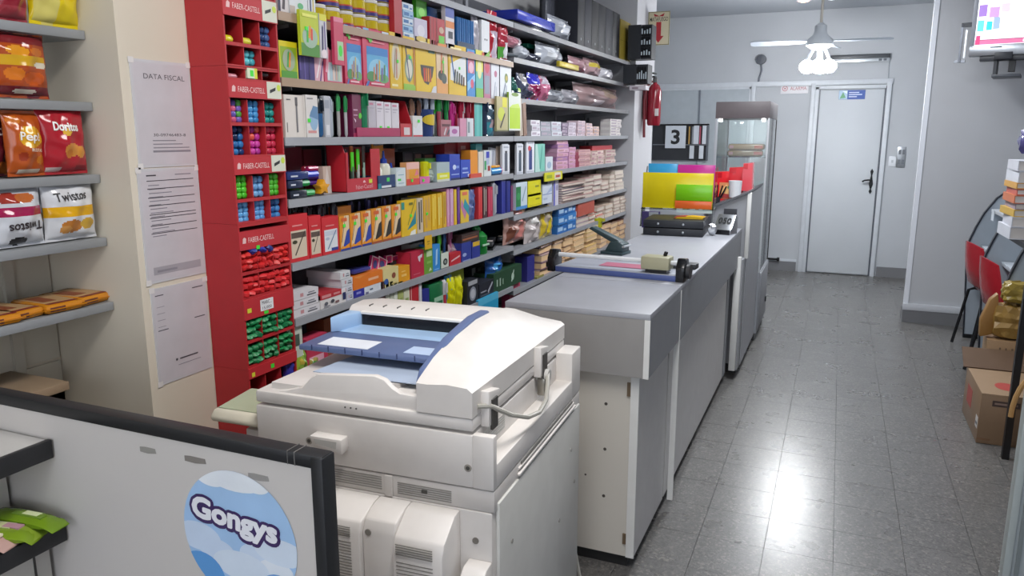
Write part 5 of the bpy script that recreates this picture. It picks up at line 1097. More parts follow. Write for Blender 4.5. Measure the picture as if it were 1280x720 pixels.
carton('C', 573, 588, 178, 'red cardboard box with brown label in the back row, right of two', 'b03438', .06, [('r', .1, .3, .9, .55, 'a47a62'), ('r', .2, .8, .6, .9, 'd09a94')], s=.10)
carton('C', 588, 597, 188, 'tall orange yellow box right of the royal blue cartons', 'de8c1c', .05, name='carton')
carton('C', 588, 602, 217, 'low red tray at the foot of the tall orange box', 'cc4a3a', .008, s=.003, cat='tray', name='tray')
carton('C', 598, 604, 190, 'thin cream carton right of the tall orange box', 'd8cfc0', .03)
carton('C', 595, 603, 180, 'teal upright pack in the back behind the cream carton', '3aa0a4', .03, s=.06, cat='pack', name='marker_pack')
carton('C', 605, 614, 188, 'white blister of blue and green glue sticks', 'd0d4d4', .02, [('r', .3, .7, .75, .95, '2a34b0'), ('r', .05, .25, .3, .6, '2f9a5a'), ('r', .5, .2, .85, .4, '9a2a34'), ('r', .3, .45, .7, .68, 'a8b4cc')], cat='blister pack', name='blister_card')
carton('C', 612, 622, 184, 'slanted white card pack behind the blue roll', 'cdd0d8', .015, [('r', .2, .1, .4, .9, '9aa2b0')], s=.05, lean=.12, cat='card', name='blister_card')
t, w_, h_ = put('C', 615, 634, 208, 'tape_roll', 'blue and pink wrapped roll lying at the shelf front', 'roll', s=.012)
rr = min(.02, h_*.5)
B().cyl((0, rr, rr), (w_*.65, rr, rr), rr, M('2f86c4', 'g'), n=14).build('blue_wrap', t); B().cyl((w_*.65, rr, rr), (w_, rr, rr), rr*1.02, M('c8345a', 'g'), n=14).build('pink_end', t)
B().box(.01, .006, rr*1.9, w_*.6, .03, rr*1.9+.012, M('e09a2a', 'g'), .003).build('orange_topper', t)
carton('C', 622, 628, 183, 'beige thin card standing behind the roll', 'b8a898', .01, s=.04, cat='card', name='card')
def pencard(x0, x1, yt, lab, base, c1, far=False, row='C', dot=None):
    carton(row, x0, x1, yt, lab, base, .012, [('r', .3, .1, .7, .72, c1), ('r', .35, .72, .65, .8, '2a2c34'), ('r', .15, .9, .85, .96, 'a8acb8'), ('r', .05, .02, .95, .07, 'b8bcc6')]+([('e', .35, .76, .18, .08, dot)] if dot else []), tab=.04, far=far, cat='blister pack', name='pen_card')
pencard(628, 637, 180, 'white pen blister card left of the shelf joint', 'd4d6dc', '4a5060')
pencard(646, 654, 179, 'white pen blister card just right of the shelf joint', 'd6d8de', '3a4a5c', True)
pencard(658, 668, 174, 'tall white pen blister card with a red dot', 'd9dbe2', '2c3c7c', True, dot='c8384a')
carton('C', 669, 681, 180, 'mint green slanted pack right of the red dot card', '7ac0b0', .02, [('p', [(0, 0), (.5, 0), (.2, 1), (0, 1)], 'b4d4cc'), ('pen', .5, .1, .7, .9, .1, '4a9a8c')], far=True, cat='pack', name='marker_pack')
carton('C', 682, 691, 196, 'small white eraser packet right of the mint pack', 'ced6dc', .02, [('e', .5, .4, .3, .25, '9ab0c8')], far=True, cat='packet', name='packet')
FARC = [(696, 710, 175, 7, ['cc98b4', 'd4a6c0', 'a878a8'], 'mauve pink'), (711, 719, 184, 5, ['c890b0', 'd0a0bc'], 'mauve'), (723, 738, 187, 6, ['d6aeac', 'c89898'], 'rose striped'), (739, 746, 190, 3, ['dcc4bc', 'd2b4ac'], 'cream'), (747, 755, 188, 3, ['e0c8c0', 'd4bab2'], 'cream rose'), (757, 769, 187, 4, ['d8c6bc', 'c4aea4'], 'beige')]
for i, (a, c_, yt, n, cols, nm) in enumerate(FARC):
    stack('C', a, c_, yt, n, '%s paper packet in the %s stack under the small pale boxes' % (nm, ORD[i]), '%s packets, %s stack' % (nm, ORD[i]), cols, .09, far=True, name='paper_packet', cat='packet', band='b88a90')
carton('C', 740, 765, 182, 'flat red box lying on the cream stacks at the far end', 'b02a34', .1, s=.06, far=True)
carton('C', 719, 724, 190, 'narrow wine red box between the stacks of pink packets', '8a1c3c', .05, far=True)
# ---- shelf D
for i, (a, c_, yt) in enumerate(((361, 386, 268), (387, 402, 270), (403, 424, 271))):
    carton('D', a, c_, yt, ('red scooped pen carton with a beige pen picture, leftmost of three', 'narrow red pen carton with a beige pen picture, middle of three', 'red pen carton with a pale blue white panel, rightmost of three')[i], 'c8242c', .07,
           [('r', .12, .08, .9, .66, ('d0bfa8', 'd0bfa8', 'd8dade')[i]), ('r', .14, .5, .88, .62, ('5a4a40', '5a4a40', 'c4c8d4')[i]), ('pen', .3, .14, .8, .6, .05, ('3a3028', '3a3028', '5a7a9a')[i]), ('e', .3, .42, .12, .04, ('3a3a24', '3a3a24', 'b0b8c8')[i])]+([('r', .5, .08, .9, .16, '2a3a8a')] if i == 2 else [])+[('r', .2, .75, .7, .78, 'e08a88')], name='pen_carton')
pens('D', 364, 424, 253, 'dark pen standing in the red scooped cartons', ['1e1e22', '2a2a30', '18181c', '30303a', '22222a', '1c1c22', '2c2c34', '26262c', '1a1a20', '303038'], s=.045, group='dark pens in the red cartons', dz=.004)
bicx = [(425, 437, 270, 1), (438, 451, 267, 1), (452, 464, 264, 1), (465, 477, 261, 0), (478, 489, 258, 0), (490, 501, 256, 0)]
OB = ['first', 'second', 'third', 'fourth', 'fifth', 'sixth']
for i, (a, c_, yt, bl) in enumerate(bicx):
    carton('D', a, c_, yt, '%s orange and cream pen pack from the left with a %s corner' % (OB[i], 'blue' if bl else 'black'), 'e08c1c', .02, [('p', [(.5, 1), (1, 1), (1, .45), (.25, .1), (.05, .1)], 'e0c49c'), ('p', [(.1, .06), (1, .2), (1, .62), (.72, .55), (.3, .12)], '26409c' if bl else '2a2624'), ('pen', .15, .25, .6, .95, .04, '3a3026'), ('r', 0, 0, 1, .06, '28388a' if bl else '9a4a2a'), ('r', .2, .84, .75, .94, 'd0602a'), ('p', [(.0, .06), (.6, .06), (.2, .16)], 'e0922a')], side='c8861e', sticker=(.45, .72), cat='pack', name='pen_pack')
pens('D', 440, 500, 248, 'violet capped pen in the back row behind the orange packs', ['3a3460', '4a4478', '3c3868', '504a84', '3a3460', '463e70', '4e4884', '36305a', '3f3a68'], s=.08, group='violet capped pens behind the orange packs', r=.006)
carton('D', 420, 440, 258, 'orange box standing behind the first orange packs', 'd8861c', .03, s=.05)
carton('D', 502, 521, 250, 'wide yellow pack with a teal corner', 'dcb414', .02, [('p', [(.35, .15), (.95, .3), (.95, .7), (.8, .5)], '1f8494'), ('r', .0, .75, .2, .95, '2a8a7a'), ('pen', .4, .3, .9, .95, .05, '8a8a2a'), ('p', [(.5, 0), (.9, 0), (.9, .15), (.6, .1)], 'dcdcd4'), ('r', .5, .85, .75, .92, '6a6a1c')], sticker=(.6, .55), cat='pack', name='pen_pack')
thin = [(522, 529, 248, 'c8b8a0', 'cream thin pack', '4a4238'), (530, 539, 245, 'd8a820', 'golden pack with green sticker', 'c89a50'), (540, 546, 243, 'dcae18', 'golden thin pack', 'e6c84a'), (547, 553, 242, 'd8a814', 'golden thin pack with pale edge', 'e0cf70'), (554, 558, 240, 'd4a830', 'amber thin pack', 'b08a20'), (559, 562, 236, 'd08cae', 'pink thin pack', 'e0b4cc'), (563, 567, 236, 'c890ba', 'mauve thin pack', 'd8b8d0'), (568, 571, 237, 'dcb01c', 'yellow thin pack between mauve and purple', 'e0c850'), (572, 575, 234, '5a2c82', 'purple thin pack', '8a5ab0')]
for i, (a, c_, yt, h, lb, h2) in enumerate(thin):
    carton('D', a, c_, yt, lb+', standing on edge right of the teal cornered pack', h, .08, [('r', .2, .1, .45, .9, h2), ('r', .6, .3, .8, .95, h2)], sticker=(.4, .5) if i == 1 else None, cat='pack', name='pen_pack')
carton('D', 576, 586, 238, 'yellow pack with violet and teal stripes', 'dcb83c', .02, [('p', [(0, .5), (.5, .1), (.7, .3), (.1, .75)], 'c07aa0'), ('p', [(.3, .5), (1, .2), (1, .5), (.5, .75)], '2f94a4'), ('r', .2, .85, .8, .95, 'd86a50')], cat='pack', name='pen_pack')
poly_bag('D', 587, 597, 238, 'slate blue clear pack of pens right of the striped yellow pack', '5a6a9c', .03, s=.012, regions=[(.1, .1, .3, .9, '7a88b4'), (.6, .2, .8, .9, '48568a')])
for i, (a, c_, yt, h, h2, lb) in enumerate(((598, 603, 234, 'c42c34', 'd84a4a', 'bright red pack of pens'), (604, 609, 233, '4a3036', 'b0a094', 'dark pack with beige print'), (610, 616, 234, 'b02848', 'c85068', 'crimson pack of pens'))):
    carton('D', a, c_, yt, lb+' hanging before the silver pens', h, .04, [('r', .2, .1, .4, .95, h2), ('r', .6, .2, .8, .9, h2)], cat='pack', name='pen_pack')
pens('D', 617, 626, 228, 'slim silver pen at the end of the crimson pack', ['b0b4bc', '8a8e98', 'c4c8d0'], group='slim silver pens')
carton('D', 627, 632, 225, 'tall navy blue pack, left of two', '252c86', .04, [('r', .2, .05, .4, .95, '3a44a4')], cat='pack', name='pen_pack')
carton('D', 633, 638, 226, 'tall navy blue pack, right of two', '1f2676', .04, [('r', .5, .05, .7, .95, '343e98')], cat='pack', name='pen_pack')
carton('D', 639, 644, 232, 'dim pink pack behind the navy packs', '8a4a70', .03, s=.03, cat='pack', name='pen_pack')
carton('D', 645, 659, 228, 'white pack with green left half and blue foot', 'c9d6e0', .03, [('r', 0, .08, .42, .85, '2a7a48'), ('r', 0, 0, 1, .12, '4a8ac4'), ('pen', .55, .3, .85, .8, .08, '8aa0b4'), ('e', .2, .5, .14, .14, '3f9a5c')], cat='pack', name='marker_pack')
carton('D', 660, 677, 242, 'yellow box, lower of two stacked boxes', 'dcd214', .06, [('r', .55, .5, .85, .62, '8a8a20'), ('r', .1, .1, .9, .14, 'b8b018')])
carton('D', 660, 676, 226, 'yellow box, upper of two stacked boxes', 'd8d01a', .06, [('r', .55, .55, .85, .68, '8a8a20')], dz=.062)
carton('D', 678, 690, 230, 'white and pale blue box pile right of the yellow boxes', 'ced6e2', .06, [('r', 0, .45, 1, .5, '8a9ac0'), ('p', [(.4, .5), (1, .6), (1, .9)], 'a4b4d4'), ('r', .1, .2, .5, .3, 'b0bcd0')])
carton('D', 684, 693, 223, 'violet blue box behind the pale blue box', '5a60ac', .04, s=.075, far=True)
carton('D', 692, 698, 220, 'tall white pack with violet left edge', 'd0ccd8', .04, [('r', 0, 0, .3, 1, '6a6ac0'), ('r', .5, .5, .9, .7, '9a96b0')], far=True, cat='pack', name='pen_pack')
carton('D', 681, 703, 215, 'yellow green label card fixed under the shelf above', 'd0cc2a', .006, [('r', .55, .1, .9, .9, 'd8d0c0'), ('r', .6, .3, .85, .6, 'b04a3a'), ('r', .1, .3, .4, .7, '9aa82a')], s=-.013, far=True, dz=.165, cat='card', name='price_card')
t, w_, h_ = put('D', 531, 540, 283, 'price_card', 'yellow price card hanging from the shelf edge below the golden packs', 'card', s=-.004, dz=-.075)
B().box(0, 0, 0, w_, .0015, .06, M('d8a818')).rect(w_*.3, .03, w_*.7, .036, -.0003, M('9a7a1a')).rect(w_*.35, .02, w_*.65, .024, -.0003, M('9a7a1a')).build('card', t)
# pink notebooks
PK = ['c8a09c', 'b88e8c', '8a6a70', 'c4a0a0', '6a5a6c', '5c6078', 'd0aca4', 'a87c7c']
FARD = [(703, 730, 228, 8, ['b89090', 'c09a96', '8a6c74', 'a88488', '6a6478', 'c4a09a', '5c5c74', 'caa8a0'], 'pinkish notebook'), (731, 741, 222, 5, ['c09c98', 'cdaca4'], 'rose notebook'), (742, 751, 218, 4, ['c8aaa4', 'b8968f'], 'pale rose notebook'), (752, 760, 226, 3, ['d0b8ac', 'c0a098'], 'cream notebook'), (762, 768, 218, 4, ['d4c0b4', 'c4aca0'], 'beige notebook'), (769, 779, 213, 5, ['dacdc4', 'cfbfb6'], 'off white notebook')]
for i, (a, c_, yt, n, cols, nm) in enumerate(FARD):
    stack('D', a, c_, yt, n, '%s in the %s stack beyond the yellow boxes' % (nm, ORD[i]), '%ss, %s stack' % (nm, ORD[i]), cols, .16, far=True, name='notebook', cat='notebook', pages=True, jit=.006)
carton('D', 735, 760, 208, 'large dull grey rose folder leaning behind the notebook stacks', '9a8a8a', .05, s=.2, far=True, cat='folder', name='folder')
carton('D', 761, 764, 208, 'narrow violet and yellow pack behind the off white notebooks', '5a4a7a', .03, [('r', 0, .5, 1, 1, 'c0b04a')], s=.18, far=True)

# ---- shelf E
WBX = 'd2cfd2'
def wbox(a, c_, yt, lab, dz=0, d=.16, s=.012, col=WBX, h=None):
    loc, w, hh = frame('E', a, c_, yt, s, False, dz); hh = h or hh
    t = thing('small_carton', lab, 'box', loc, PI/2)
    B().box(0, 0, 0, w, d, hh, M(col)).build('carton_body', t)
    b = B(); art_on(b, w, hh, [('r', .3, .3, .42, .75, 'c08a8e'), ('r', .55, .25, .9, .4, '55565e'), ('r', .6, .55, .85, .68, '7a7b84'), ('r', .0, .0, .02, 1, 'a8a5a8')]); b.build('print', t)
loc, w, hh = frame('E', 364, 397, 358, .012)
for k in range(3): wbox(364, 397 if k else 399, 0, 'white carton with small dark print, %s in the left pile of three' % ('bottom', 'middle', 'top')[k], dz=.029*k, h=.0275, d=.14)
t, w_, h_ = put('E', 400, 432, 364, 'carton_tray', 'white tray carton with a red top edge and small print', 'tray', s=.01)
B().box(0, 0, 0, w_, .14, h_*.9, M('d6d2d0')).box(0, -.001, h_*.62, w_*.82, .1, h_, M('b42a34')).build('tray_body', t)
b = B(); art_on(b, w_, h_, [('r', .05, .7, .4, .9, 'd08a8c'), ('r', .5, .74, .75, .88, 'd08a8c'), ('r', .86, .2, .98, .7, '2a3260'), ('e', .2, .3, .07, .12, '5a5a62'), ('e', .45, .36, .07, .12, '44444c'), ('r', .55, .15, .7, .3, '7a5a5a'), ('r', .1, .08, .35, .16, '8a8a90')], y0=-.0016); b.build('print', t)
for k in range(4): wbox(424+2*(k < 3), 440-3*(k == 3), 0, 'white carton with dark print, %s of the tall pile' % ('bottom', 'second', 'third', 'topmost')[k], dz=.0285*k, h=.0272, s=.012, d=.15, col=('c4c6d4', 'ccccd4', 'd0d0d4', 'd4d4d6')[k]) if k else wbox(433, 440, 0, 'white carton with dark print, bottom of the tall pile', h=.0272, d=.15, col='c4c6d4')
carton('E', 384, 420, 330, 'dull grey box pile behind the white cartons', '8c8a90', .10, [('r', 0, .45, 1, .47, '6a686e'), ('r', 0, .7, 1, .72, '6a686e')], s=.18)
carton('E', 441, 478, 358, 'navy and white display carton, lower of two', 'd0d4da', .09, [('r', 0, 0, .36, 1, '2c2c92'), ('r', .1, .4, .25, .7, '8a8ad0'), ('r', .55, .4, .65, .6, '4a5a70'), ('r', .4, .0, .5, .3, '6a6a8a')])
loc, w, hh = frame('E', 441, 478, 358, .012)
carton('E', 441, 478, 342, 'orange open display carton on the navy and white one', 'dc7420', .08, [('r', .5, .4, .85, .6, 'e8b08a'), ('p', [(.0, 1), (.2, .8), (.4, 1)], 'e08a3a')], dz=hh+.001)
loc2, w2, h2 = frame('E', 443, 464, 336, .03)
t = thing('flat_pack', 'flat navy pack lying across the orange display carton', 'pack', (loc2[0], loc2[1], zon(343, XF-.03, loc2[1])), PI/2)
B().box(0, 0, 0, w2, .07, .014, M('3a3c84', 'g'), .002).build('wrapper', t)
carton('E', 479, 498, 335, 'cream box with a blue and a brown spot', 'd6c88c', .07, [('e', .18, .32, .14, .16, '34589c'), ('e', .68, .55, .13, .16, '8a4a34'), ('r', .5, .08, .9, .14, 'b8a868')])
carton('E', 498, 512, 333, 'amber box with small print right of the cream box', 'e09a1c', .06, [('r', .25, .35, .7, .5, 'eec06a'), ('r', .25, .65, .6, .72, 'eec06a')])
for i, (a, c_, yt, ln) in enumerate(((462, 472, 318, .35), (470, 482, 318, .42), (482, 490, 319, .05), (489, 498, 320, -.02))):
    t = carton('E', a, c_, yt, 'magenta and white eraser card leaning in the row, %s' % ('leftmost', 'second from left', 'third from left', 'rightmost upright')[i], 'c02468', .012, [('r', 0, .0, .1, 1, 'dcc0cc'), ('r', .9, 0, 1, 1, 'dcc0cc'), ('r', 0, .92, 1, 1, 'dcc0cc'), ('e', .5, .45, .25, .3, '3a3a7a' if i < 2 else '8a2a6a')], s=.05+.008*i, dz=.082, lean=ln, cat='card', name='eraser_card')
carton('E', 500, 513, 322, 'white and dark red box on top behind the amber box', 'd6ccd0', .05, [('r', .3, .3, 1, .6, 'b0283a')], s=.075, cat='box')
carton('E', 484, 512, 308, 'dark magenta box in shade behind the eraser cards', '7a2448', .06, s=.15)
carton('E', 513, 530, 314, 'crimson box with white emblem right of the amber box', 'b82440', .07, [('p', [(.55, .78), (.9, .85), (.85, .7), (.75, .72), (.7, .55), (.6, .62)], 'd8ccd4'), ('r', 0, .0, .05, 1, '8a1a30'), ('r', .2, .12, .7, .15, 'd06a7c')])
carton('E', 514, 529, 304, 'grey crumpled packet lying over the crimson box', 'a09a98', .05, s=.085, cat='packet', name='packet')
carton('E', 530, 541, 311, 'green box with white top print', '6a9a34', .07, [('r', .3, .68, .9, .9, 'c0d4a8'), ('p', [(.5, .08), (.85, .1), (.7, .24)], 'd0dcb4'), ('r', .3, .4, .8, .5, '86b450')])
carton('E', 541, 550, 306, 'sky blue box with a white vertical word', '2f86cc', .07, [('p', [(.35, .2), (.6, .25), (.7, .85), (.45, .8)], 'a8cdea'), ('r', .2, .05, .8, .08, '8ab8e0')])
t, w_, h_ = put('E', 551, 561, 316, 'pencil_cup', 'small square white cup with black round print holding tall pencils', 'cup', s=.012)
B().box(0, 0, 0, w_, .002, h_, M('d0d6c8')).box(0, .04, 0, w_, .042, h_, M('c0c6b8')).box(0, 0, 0, .002, .042, h_, M('7ab04a')).box(w_-.002, 0, 0, w_, .042, h_, M('c0c6b8')).box(0, 0, 0, w_, .042, .002, M('c0c6b8')).build('cup', t)
B().ell(w_*.55, h_*.4, w_*.28, h_*.22, -.0005, M('26282a')).ell(w_*.55, h_*.4, w_*.15, h_*.12, -.0008, M('8a928a')).build('print', t)
pens('E', 551, 561, 289, 'tall green or yellow pencil in the square white cup', ['5aac3a', 'b4b43a', '3f7a44', '2a4a7a', '6abc4a'], s=.014, group='pencils in the square cup', dz=.004, name='pencil', cat='pencil')
pens('E', 563, 569, 283, 'slim pink pen standing behind the red packet', ['b86a94', 'c07aa0'], s=.05, group='slim pink pens behind the red packet')
carton('E', 562, 576, 316, 'low red packet with white script', 'b8222e', .03, [('p', [(.1, .3), (.9, .55), (.9, .7), (.15, .45)], 'e0b0b4')], cat='packet', name='packet')
poly_bag('E', 563, 575, 305, 'small clear bag over the red packet', 'b8a0a8', .02, s=.045)
carton('E', 577, 589, 303, 'indigo blue carton, left of the dark pair', '2c3a8e', .06, [('e', .3, .35, .2, .1, '9aa8d4'), ('r', .1, .0, .9, .05, '8a94c0')])
carton('E', 590, 600, 302, 'indigo blue carton with yellow corner, right of the dark pair', '28358a', .06, [('r', .1, .72, .95, 1, 'd0a82a')])
carton('E', 577, 599, 291, 'brown and black box on top of the indigo cartons', '3a2a28', .06, [('r', .05, .35, .9, .55, '9a5a3a'), ('r', .1, .7, .8, .76, '7a4a34')], dz=zon(303, XF-.02, yon(588, XF-.02, 1))-Z['E']+.002, s=.014)
t, w_, h_ = put('E', 602, 614, 282, 'green_bottle', 'green squeezy bottle wrapped in film beside the indigo cartons', 'bottle', s=.012)
r = w_/2
B().lathe([(0, 0), (r*.95, 0), (r, h_*.05), (r*.98, h_*.62), (r*.6, h_*.78), (r*.3, h_*.82), (0, h_*.82)], M('1f7a34', 'g'), (r, r, 0), 16).build('bottle', t)
B().lathe([(r*.42, h_*.8), (r*.4, h_*.92), (r*.15, h_), (0, h_)], M('2f9a48', 'g'), (r, r, 0), 12).box(r*.3, -.001, h_*.3, r*1.6, r*.08, h_*.36, M('b0d0b4')).build('cap', t)
for i, (a, c_, yt, lab) in enumerate(((616, 632, 290, 'black stapler lying on the shelf right of the green bottle'), (630, 645, 289, 'second black stapler with pale top near the pink bag'))):
    loc, w, h = frame('E', a, c_, yt, .03+.03*i)
    t = thing('stapler', lab, 'stapler', loc, PI/2+.3)
    B().prism([(0, 0), (.05, 0), (.05, .008), (.0, .012)], 0, w, 'x', BLK).build('base', t)
    B().prism([(0, .02), (w*.9, .032), (w, .048), (w*.7, .058), (0, .04)], .004, .04, 'y', M(('2a2b30', '34353a')[i], 'g'), .003).build('arm', t)
    B().box(w*.1, .006, .044, w*.7, .036, .048, M(('c0b4b4', 'cfc4b8')[i])).build('label', t)
    B().box(w*.6, .01, .010, w*.95, .034, .036, BLK).build('spring_block', t)
poly_bag('E', 636, 664, 262, 'clear bag of reddish brown sticks beside the staplers', 'b08a80', .07, s=.012, regions=[(.45, .1, .7, .9, 'c07a72'), (.1, .1, .3, .5, '7a4a3c')], wr=.01)
poly_bag('E', 661, 680, 263, 'crumpled whitish clear bag right of the reddish bag', 'bcb2b0', .06, s=.006, wr=.012, far=True, regions=[(.2, .55, .6, .9, 'd4d0cc')])
poly_bag('E', 678, 695, 258, 'bag of yellow pieces with net pattern', 'b0a06a', .05, s=.014, far=True, regions=[(.1, .1, .3, .8, 'cfb43a'), (.5, .1, .68, .8, 'd0b82a'), (.8, .2, .95, .7, 'c4a83a'), (.3, .5, .5, .7, 'a89a8a')])
stack('E', 697, 709, 258, 3, 'blue paper pack with white print, left stack below the notebooks', 'blue paper packs, left stack', ['2468b0', '2c74bc', '225f a4'.replace(' ', '')], .12, band='a4c4e4', far=True, name='paper_pack', cat='paper')
stack('E', 710, 720, 255, 3, 'blue paper pack with white print, right stack below the notebooks', 'blue paper packs, right stack', ['2a70b8', '3a80c4'], .12, band='b0cce8', far=True, name='paper_pack', cat='paper')
FARE = [(721, 735, 262, 4, ['b8a8b4', 'c0a4a4', '9a94ac'], 'greyish envelope bundle'), (722, 742, 250, 1, ['c05a48'], 'red topped envelope bundle'), (736, 744, 264, 3, ['d8ac9c', 'c89888'], 'salmon envelope bundle'), (746, 755, 258, 3, ['d8b0a0', 'c8483c', 'ccb0a0'], 'salmon and red envelope bundle'), (757, 766, 255, 3, ['d8c0ac', 'c4a898'], 'cream envelope bundle'), (768, 775, 247, 5, ['c8b0a4', 'b89c92'], 'rose beige envelope bundle'), (776, 783, 245, 5, ['ccb8ac', 'bca498'], 'pale beige envelope bundle')]
for i, (a, c_, yt, n, cols, nm) in enumerate(FARE):
    if i == 1: stack('E', a, c_, yt, n, 'brick red envelope bundle topping the greyish bundles', None, cols, .1, far=True, dz=.075, name='envelope_bundle', cat='envelopes')
    else: stack('E', a, c_, yt, n, '%s in the stacks right of the blue paper packs' % nm, '%ss right of the blue packs' % nm, cols, .15, far=True, pages=True, name='envelope_bundle', cat='envelopes', jit=.006)

# ---- shelf F
for i, (a, c_, h) in enumerate(((478, 483, '6a4a4a'), (484, 488, 'd0d2c0'), (489, 493, 'b8bca8'), (494, 498, 'd8dacc'), (499, 505, 'a8b06a'), (506, 513, 'd0d0b4'))):
    carton('F', a, c_, 352+(i % 2), '%s thin booklet standing upright beyond the copier, %s from the left' % (('dark', 'pale', 'sage', 'white', 'olive', 'cream')[i], OB[i]), h, .12, [('r', .2, .3, .8, .7, '8a9a5a' if i > 3 else '9a9c90')], name='booklet', cat='booklet')
carton('F', 514, 524, 352, 'red box standing upright beyond the copier', 'b8222e', .08, [('r', .05, 0, .12, 1, 'd8b0ae'), ('r', .3, .55, .8, .6, '7a1620')])
carton('F', 525, 528, 349, 'thin white card right of the upright red box', 'ccccd0', .06)
carton('F', 529, 537, 362, 'navy box with a lime tag above it', '272f84', .07)
carton('F', 531, 537, 350, 'lime green tag card standing over the navy box', 'b4c83a', .004, s=.085, cat='card', name='card')
t, w_, h_ = put('F', 538, 555, 354, 'green_tin', 'green rounded container with pale green label beyond the copier', 'container', s=.012)
B().box(0, 0, 0, w_, .08, h_, M('1f6a40', 'g'), .008).build('body', t); B().box(w_*.3, -.001, h_*.05, w_*.95, 0, h_*.62, M('9ac0a4')).box(w_*.38, -.0016, h_*.12, w_*.88, -.001, h_*.2, M('2a6a48')).box(w_*.38, -.0016, h_*.4, w_*.88, -.001, h_*.5, M('2a6a48')).build('label', t)
pens('F', 554, 559, 350, 'red and white tube standing between the green container and yellow bags', ['b83a4a'], caps=['d0ccd0'], name='tube', cat='tube')
poly_bag('F', 560, 569, 345, 'blue bag left of the bright yellow bags', '3a94b8', .03, s=.012)
carton('F', 562, 580, 335, 'tall yellow green backing card behind the yellow bags', 'a8b82a', .01, s=.06, cat='card', name='card')
poly_bag('F', 564, 573, 348, 'bright yellow bag, left of two', 'd4d214', .04, s=.0, regions=[(0, .0, 1, .1, 'b8b020')])
poly_bag('F', 573, 582, 345, 'bright yellow bag, right of two', 'd8d61a', .04, s=.012, regions=[(0, .0, 1, .1, 'b8b020')])
carton('F', 584, 598, 350, 'black box with a round white dial print, left half', '20222a', .1, [('e', .5, .42, .3, .3, '8a8e98'), ('e', .5, .42, .2, .2, 'b8bac0'), ('r', .1, .8, .9, .98, 'a4a6aa')])
carton('F', 599, 617, 352, 'black box with pale slanted print beside the dial box', '22242e', .1, [('r', .1, .4, .5, .48, '9a9ca8'), ('pen', .6, .3, .9, .8, .08, 'a8aab4'), ('r', .1, .2, .7, .24, '6a6c78')])
carton('F', 588, 606, 328, 'dark grey boxes with small prints stacked behind the dial box', '2e322f', .08, [('r', .1, .6, .35, .85, 'a4a8a4'), ('r', .5, .55, .75, .8, '8a928a'), ('r', .0, .3, 1, .33, '4a524c'), ('r', .3, .1, .8, .22, '7a827c')], s=.13)
carton('F', 617, 652, 336, 'dark green carton with white pictograms', '24472f', .12, [('r', .1, .3, .14, .65, 'a0b4a4'), ('r', .2, .28, .24, .68, 'a0b4a4'), ('r', .3, .3, .33, .6, '8aa490'), ('pen', .62, .25, .7, .8, .03, 'c0d0c4'), ('e', .66, .5, .05, .2, 'b0c4b4')])
poly_bag('F', 614, 634, 322, 'crumpled blue bag lying on the dark green carton', '2a5aa0', .07, s=.02, dz=.077, wr=.012, regions=[(.3, .2, .6, .7, '4a9ad0')])
carton('F', 638, 660, 312, 'slanted pile of white papers behind the dark green carton', 'c0c4cc', .2, [('r', 0, .5, 1, .53, '8a8e98'), ('r', 0, .75, 1, .77, '8a8e98'), ('r', 0, .25, 1, .27, '8a8e98')], s=.14, far=True, cat='paper', name='paper_pile')
carton('F', 659, 668, 320, 'navy blue box end beside the white papers', '2c2c80', .08, s=.03, far=True)
carton('F', 671, 680, 345, 'small olive packet at the counter end', '8a8648', .03, far=True, cat='packet', name='packet')
# cream exercise books fanned out
FARF = [(676, 691, 298, 5, ['c0a8a8', '8a6a74', 'b49a98', '6a5058'], 'rose grey'), (694, 704, 293, 4, ['d4b49a', 'b08a70', 'dcc4ac'], 'tan'), (706, 716, 291, 5, ['dcb890', 'c8a078', '8a6a54'], 'peach'), (718, 730, 287, 6, ['e4c498', 'd8b080', 'e8d0a8'], 'cream yellow'), (732, 744, 283, 6, ['e8cc90', 'e0bc78', 'ecd8a8'], 'golden cream'), (752, 762, 280, 5, ['c8a088', 'd0b098'], 'brown pink'), (764, 772, 278, 4, ['d4b8a0', 'b89880'], 'sandy'), (774, 783, 274, 4, ['c4a694', '8a6058'], 'dusky')]
for i, (a, c_, yt, n, cols, nm) in enumerate(FARF):
    stack('F', a, c_, yt, n, '%s exercise book in the %s low pile behind the counter' % (nm, ORD[i]), '%s exercise books, %s pile' % (nm, ORD[i]), cols, .22, far=True, pages=True, name='exercise_book', cat='book', jit=.012, pagec='ecc89a')
pens('F', 745, 750, 272, 'yellow green highlighter standing between the piles behind the punch', ['b4b42a'], far=True, dz=.17, name='highlighter', cat='marker')
# near end below shelf E, left of the copier
carton('F', 362, 380, 408, 'white and green packet standing low beside the red tower', 'c0c8bc', .02, [('r', 0, 0, 1, .45, '9ab83a'), ('r', .2, .65, .8, .85, '4a5a50')], cat='packet', name='packet', dz=.0)
t = carton('F', 384, 410, 420, 'pinkish red box tilted low behind the copier tray', 'b83450', .06, [('r', .1, .3, .8, .5, 'd8a0b0')], s=.02)
carton('F', 406, 428, 396, 'brown cardboard box low behind the copier tray', '8a4a2c', .08, [('r', .2, .3, .7, .45, 'b07a50')], s=.09)
poly_bag('F', 362, 374, 442, 'violet blue bag low beside the red tower', '3a3a9c', .05, s=-.0, wr=.01)
poly_bag('F', 374, 390, 440, 'green and red sweet bag low beside the red tower', '7a9a3a', .05, s=-.0, wr=.012, regions=[(.5, .1, .9, .4, 'b0503a'), (.1, .6, .4, .9, 'c4b04a')])
poly_bag('F', 391, 404, 447, 'olive brown sweet bag low behind the copier tray', '9a8a4a', .05, s=-.0, wr=.012, regions=[(.2, .4, .7, .8, '4a7a3a')])
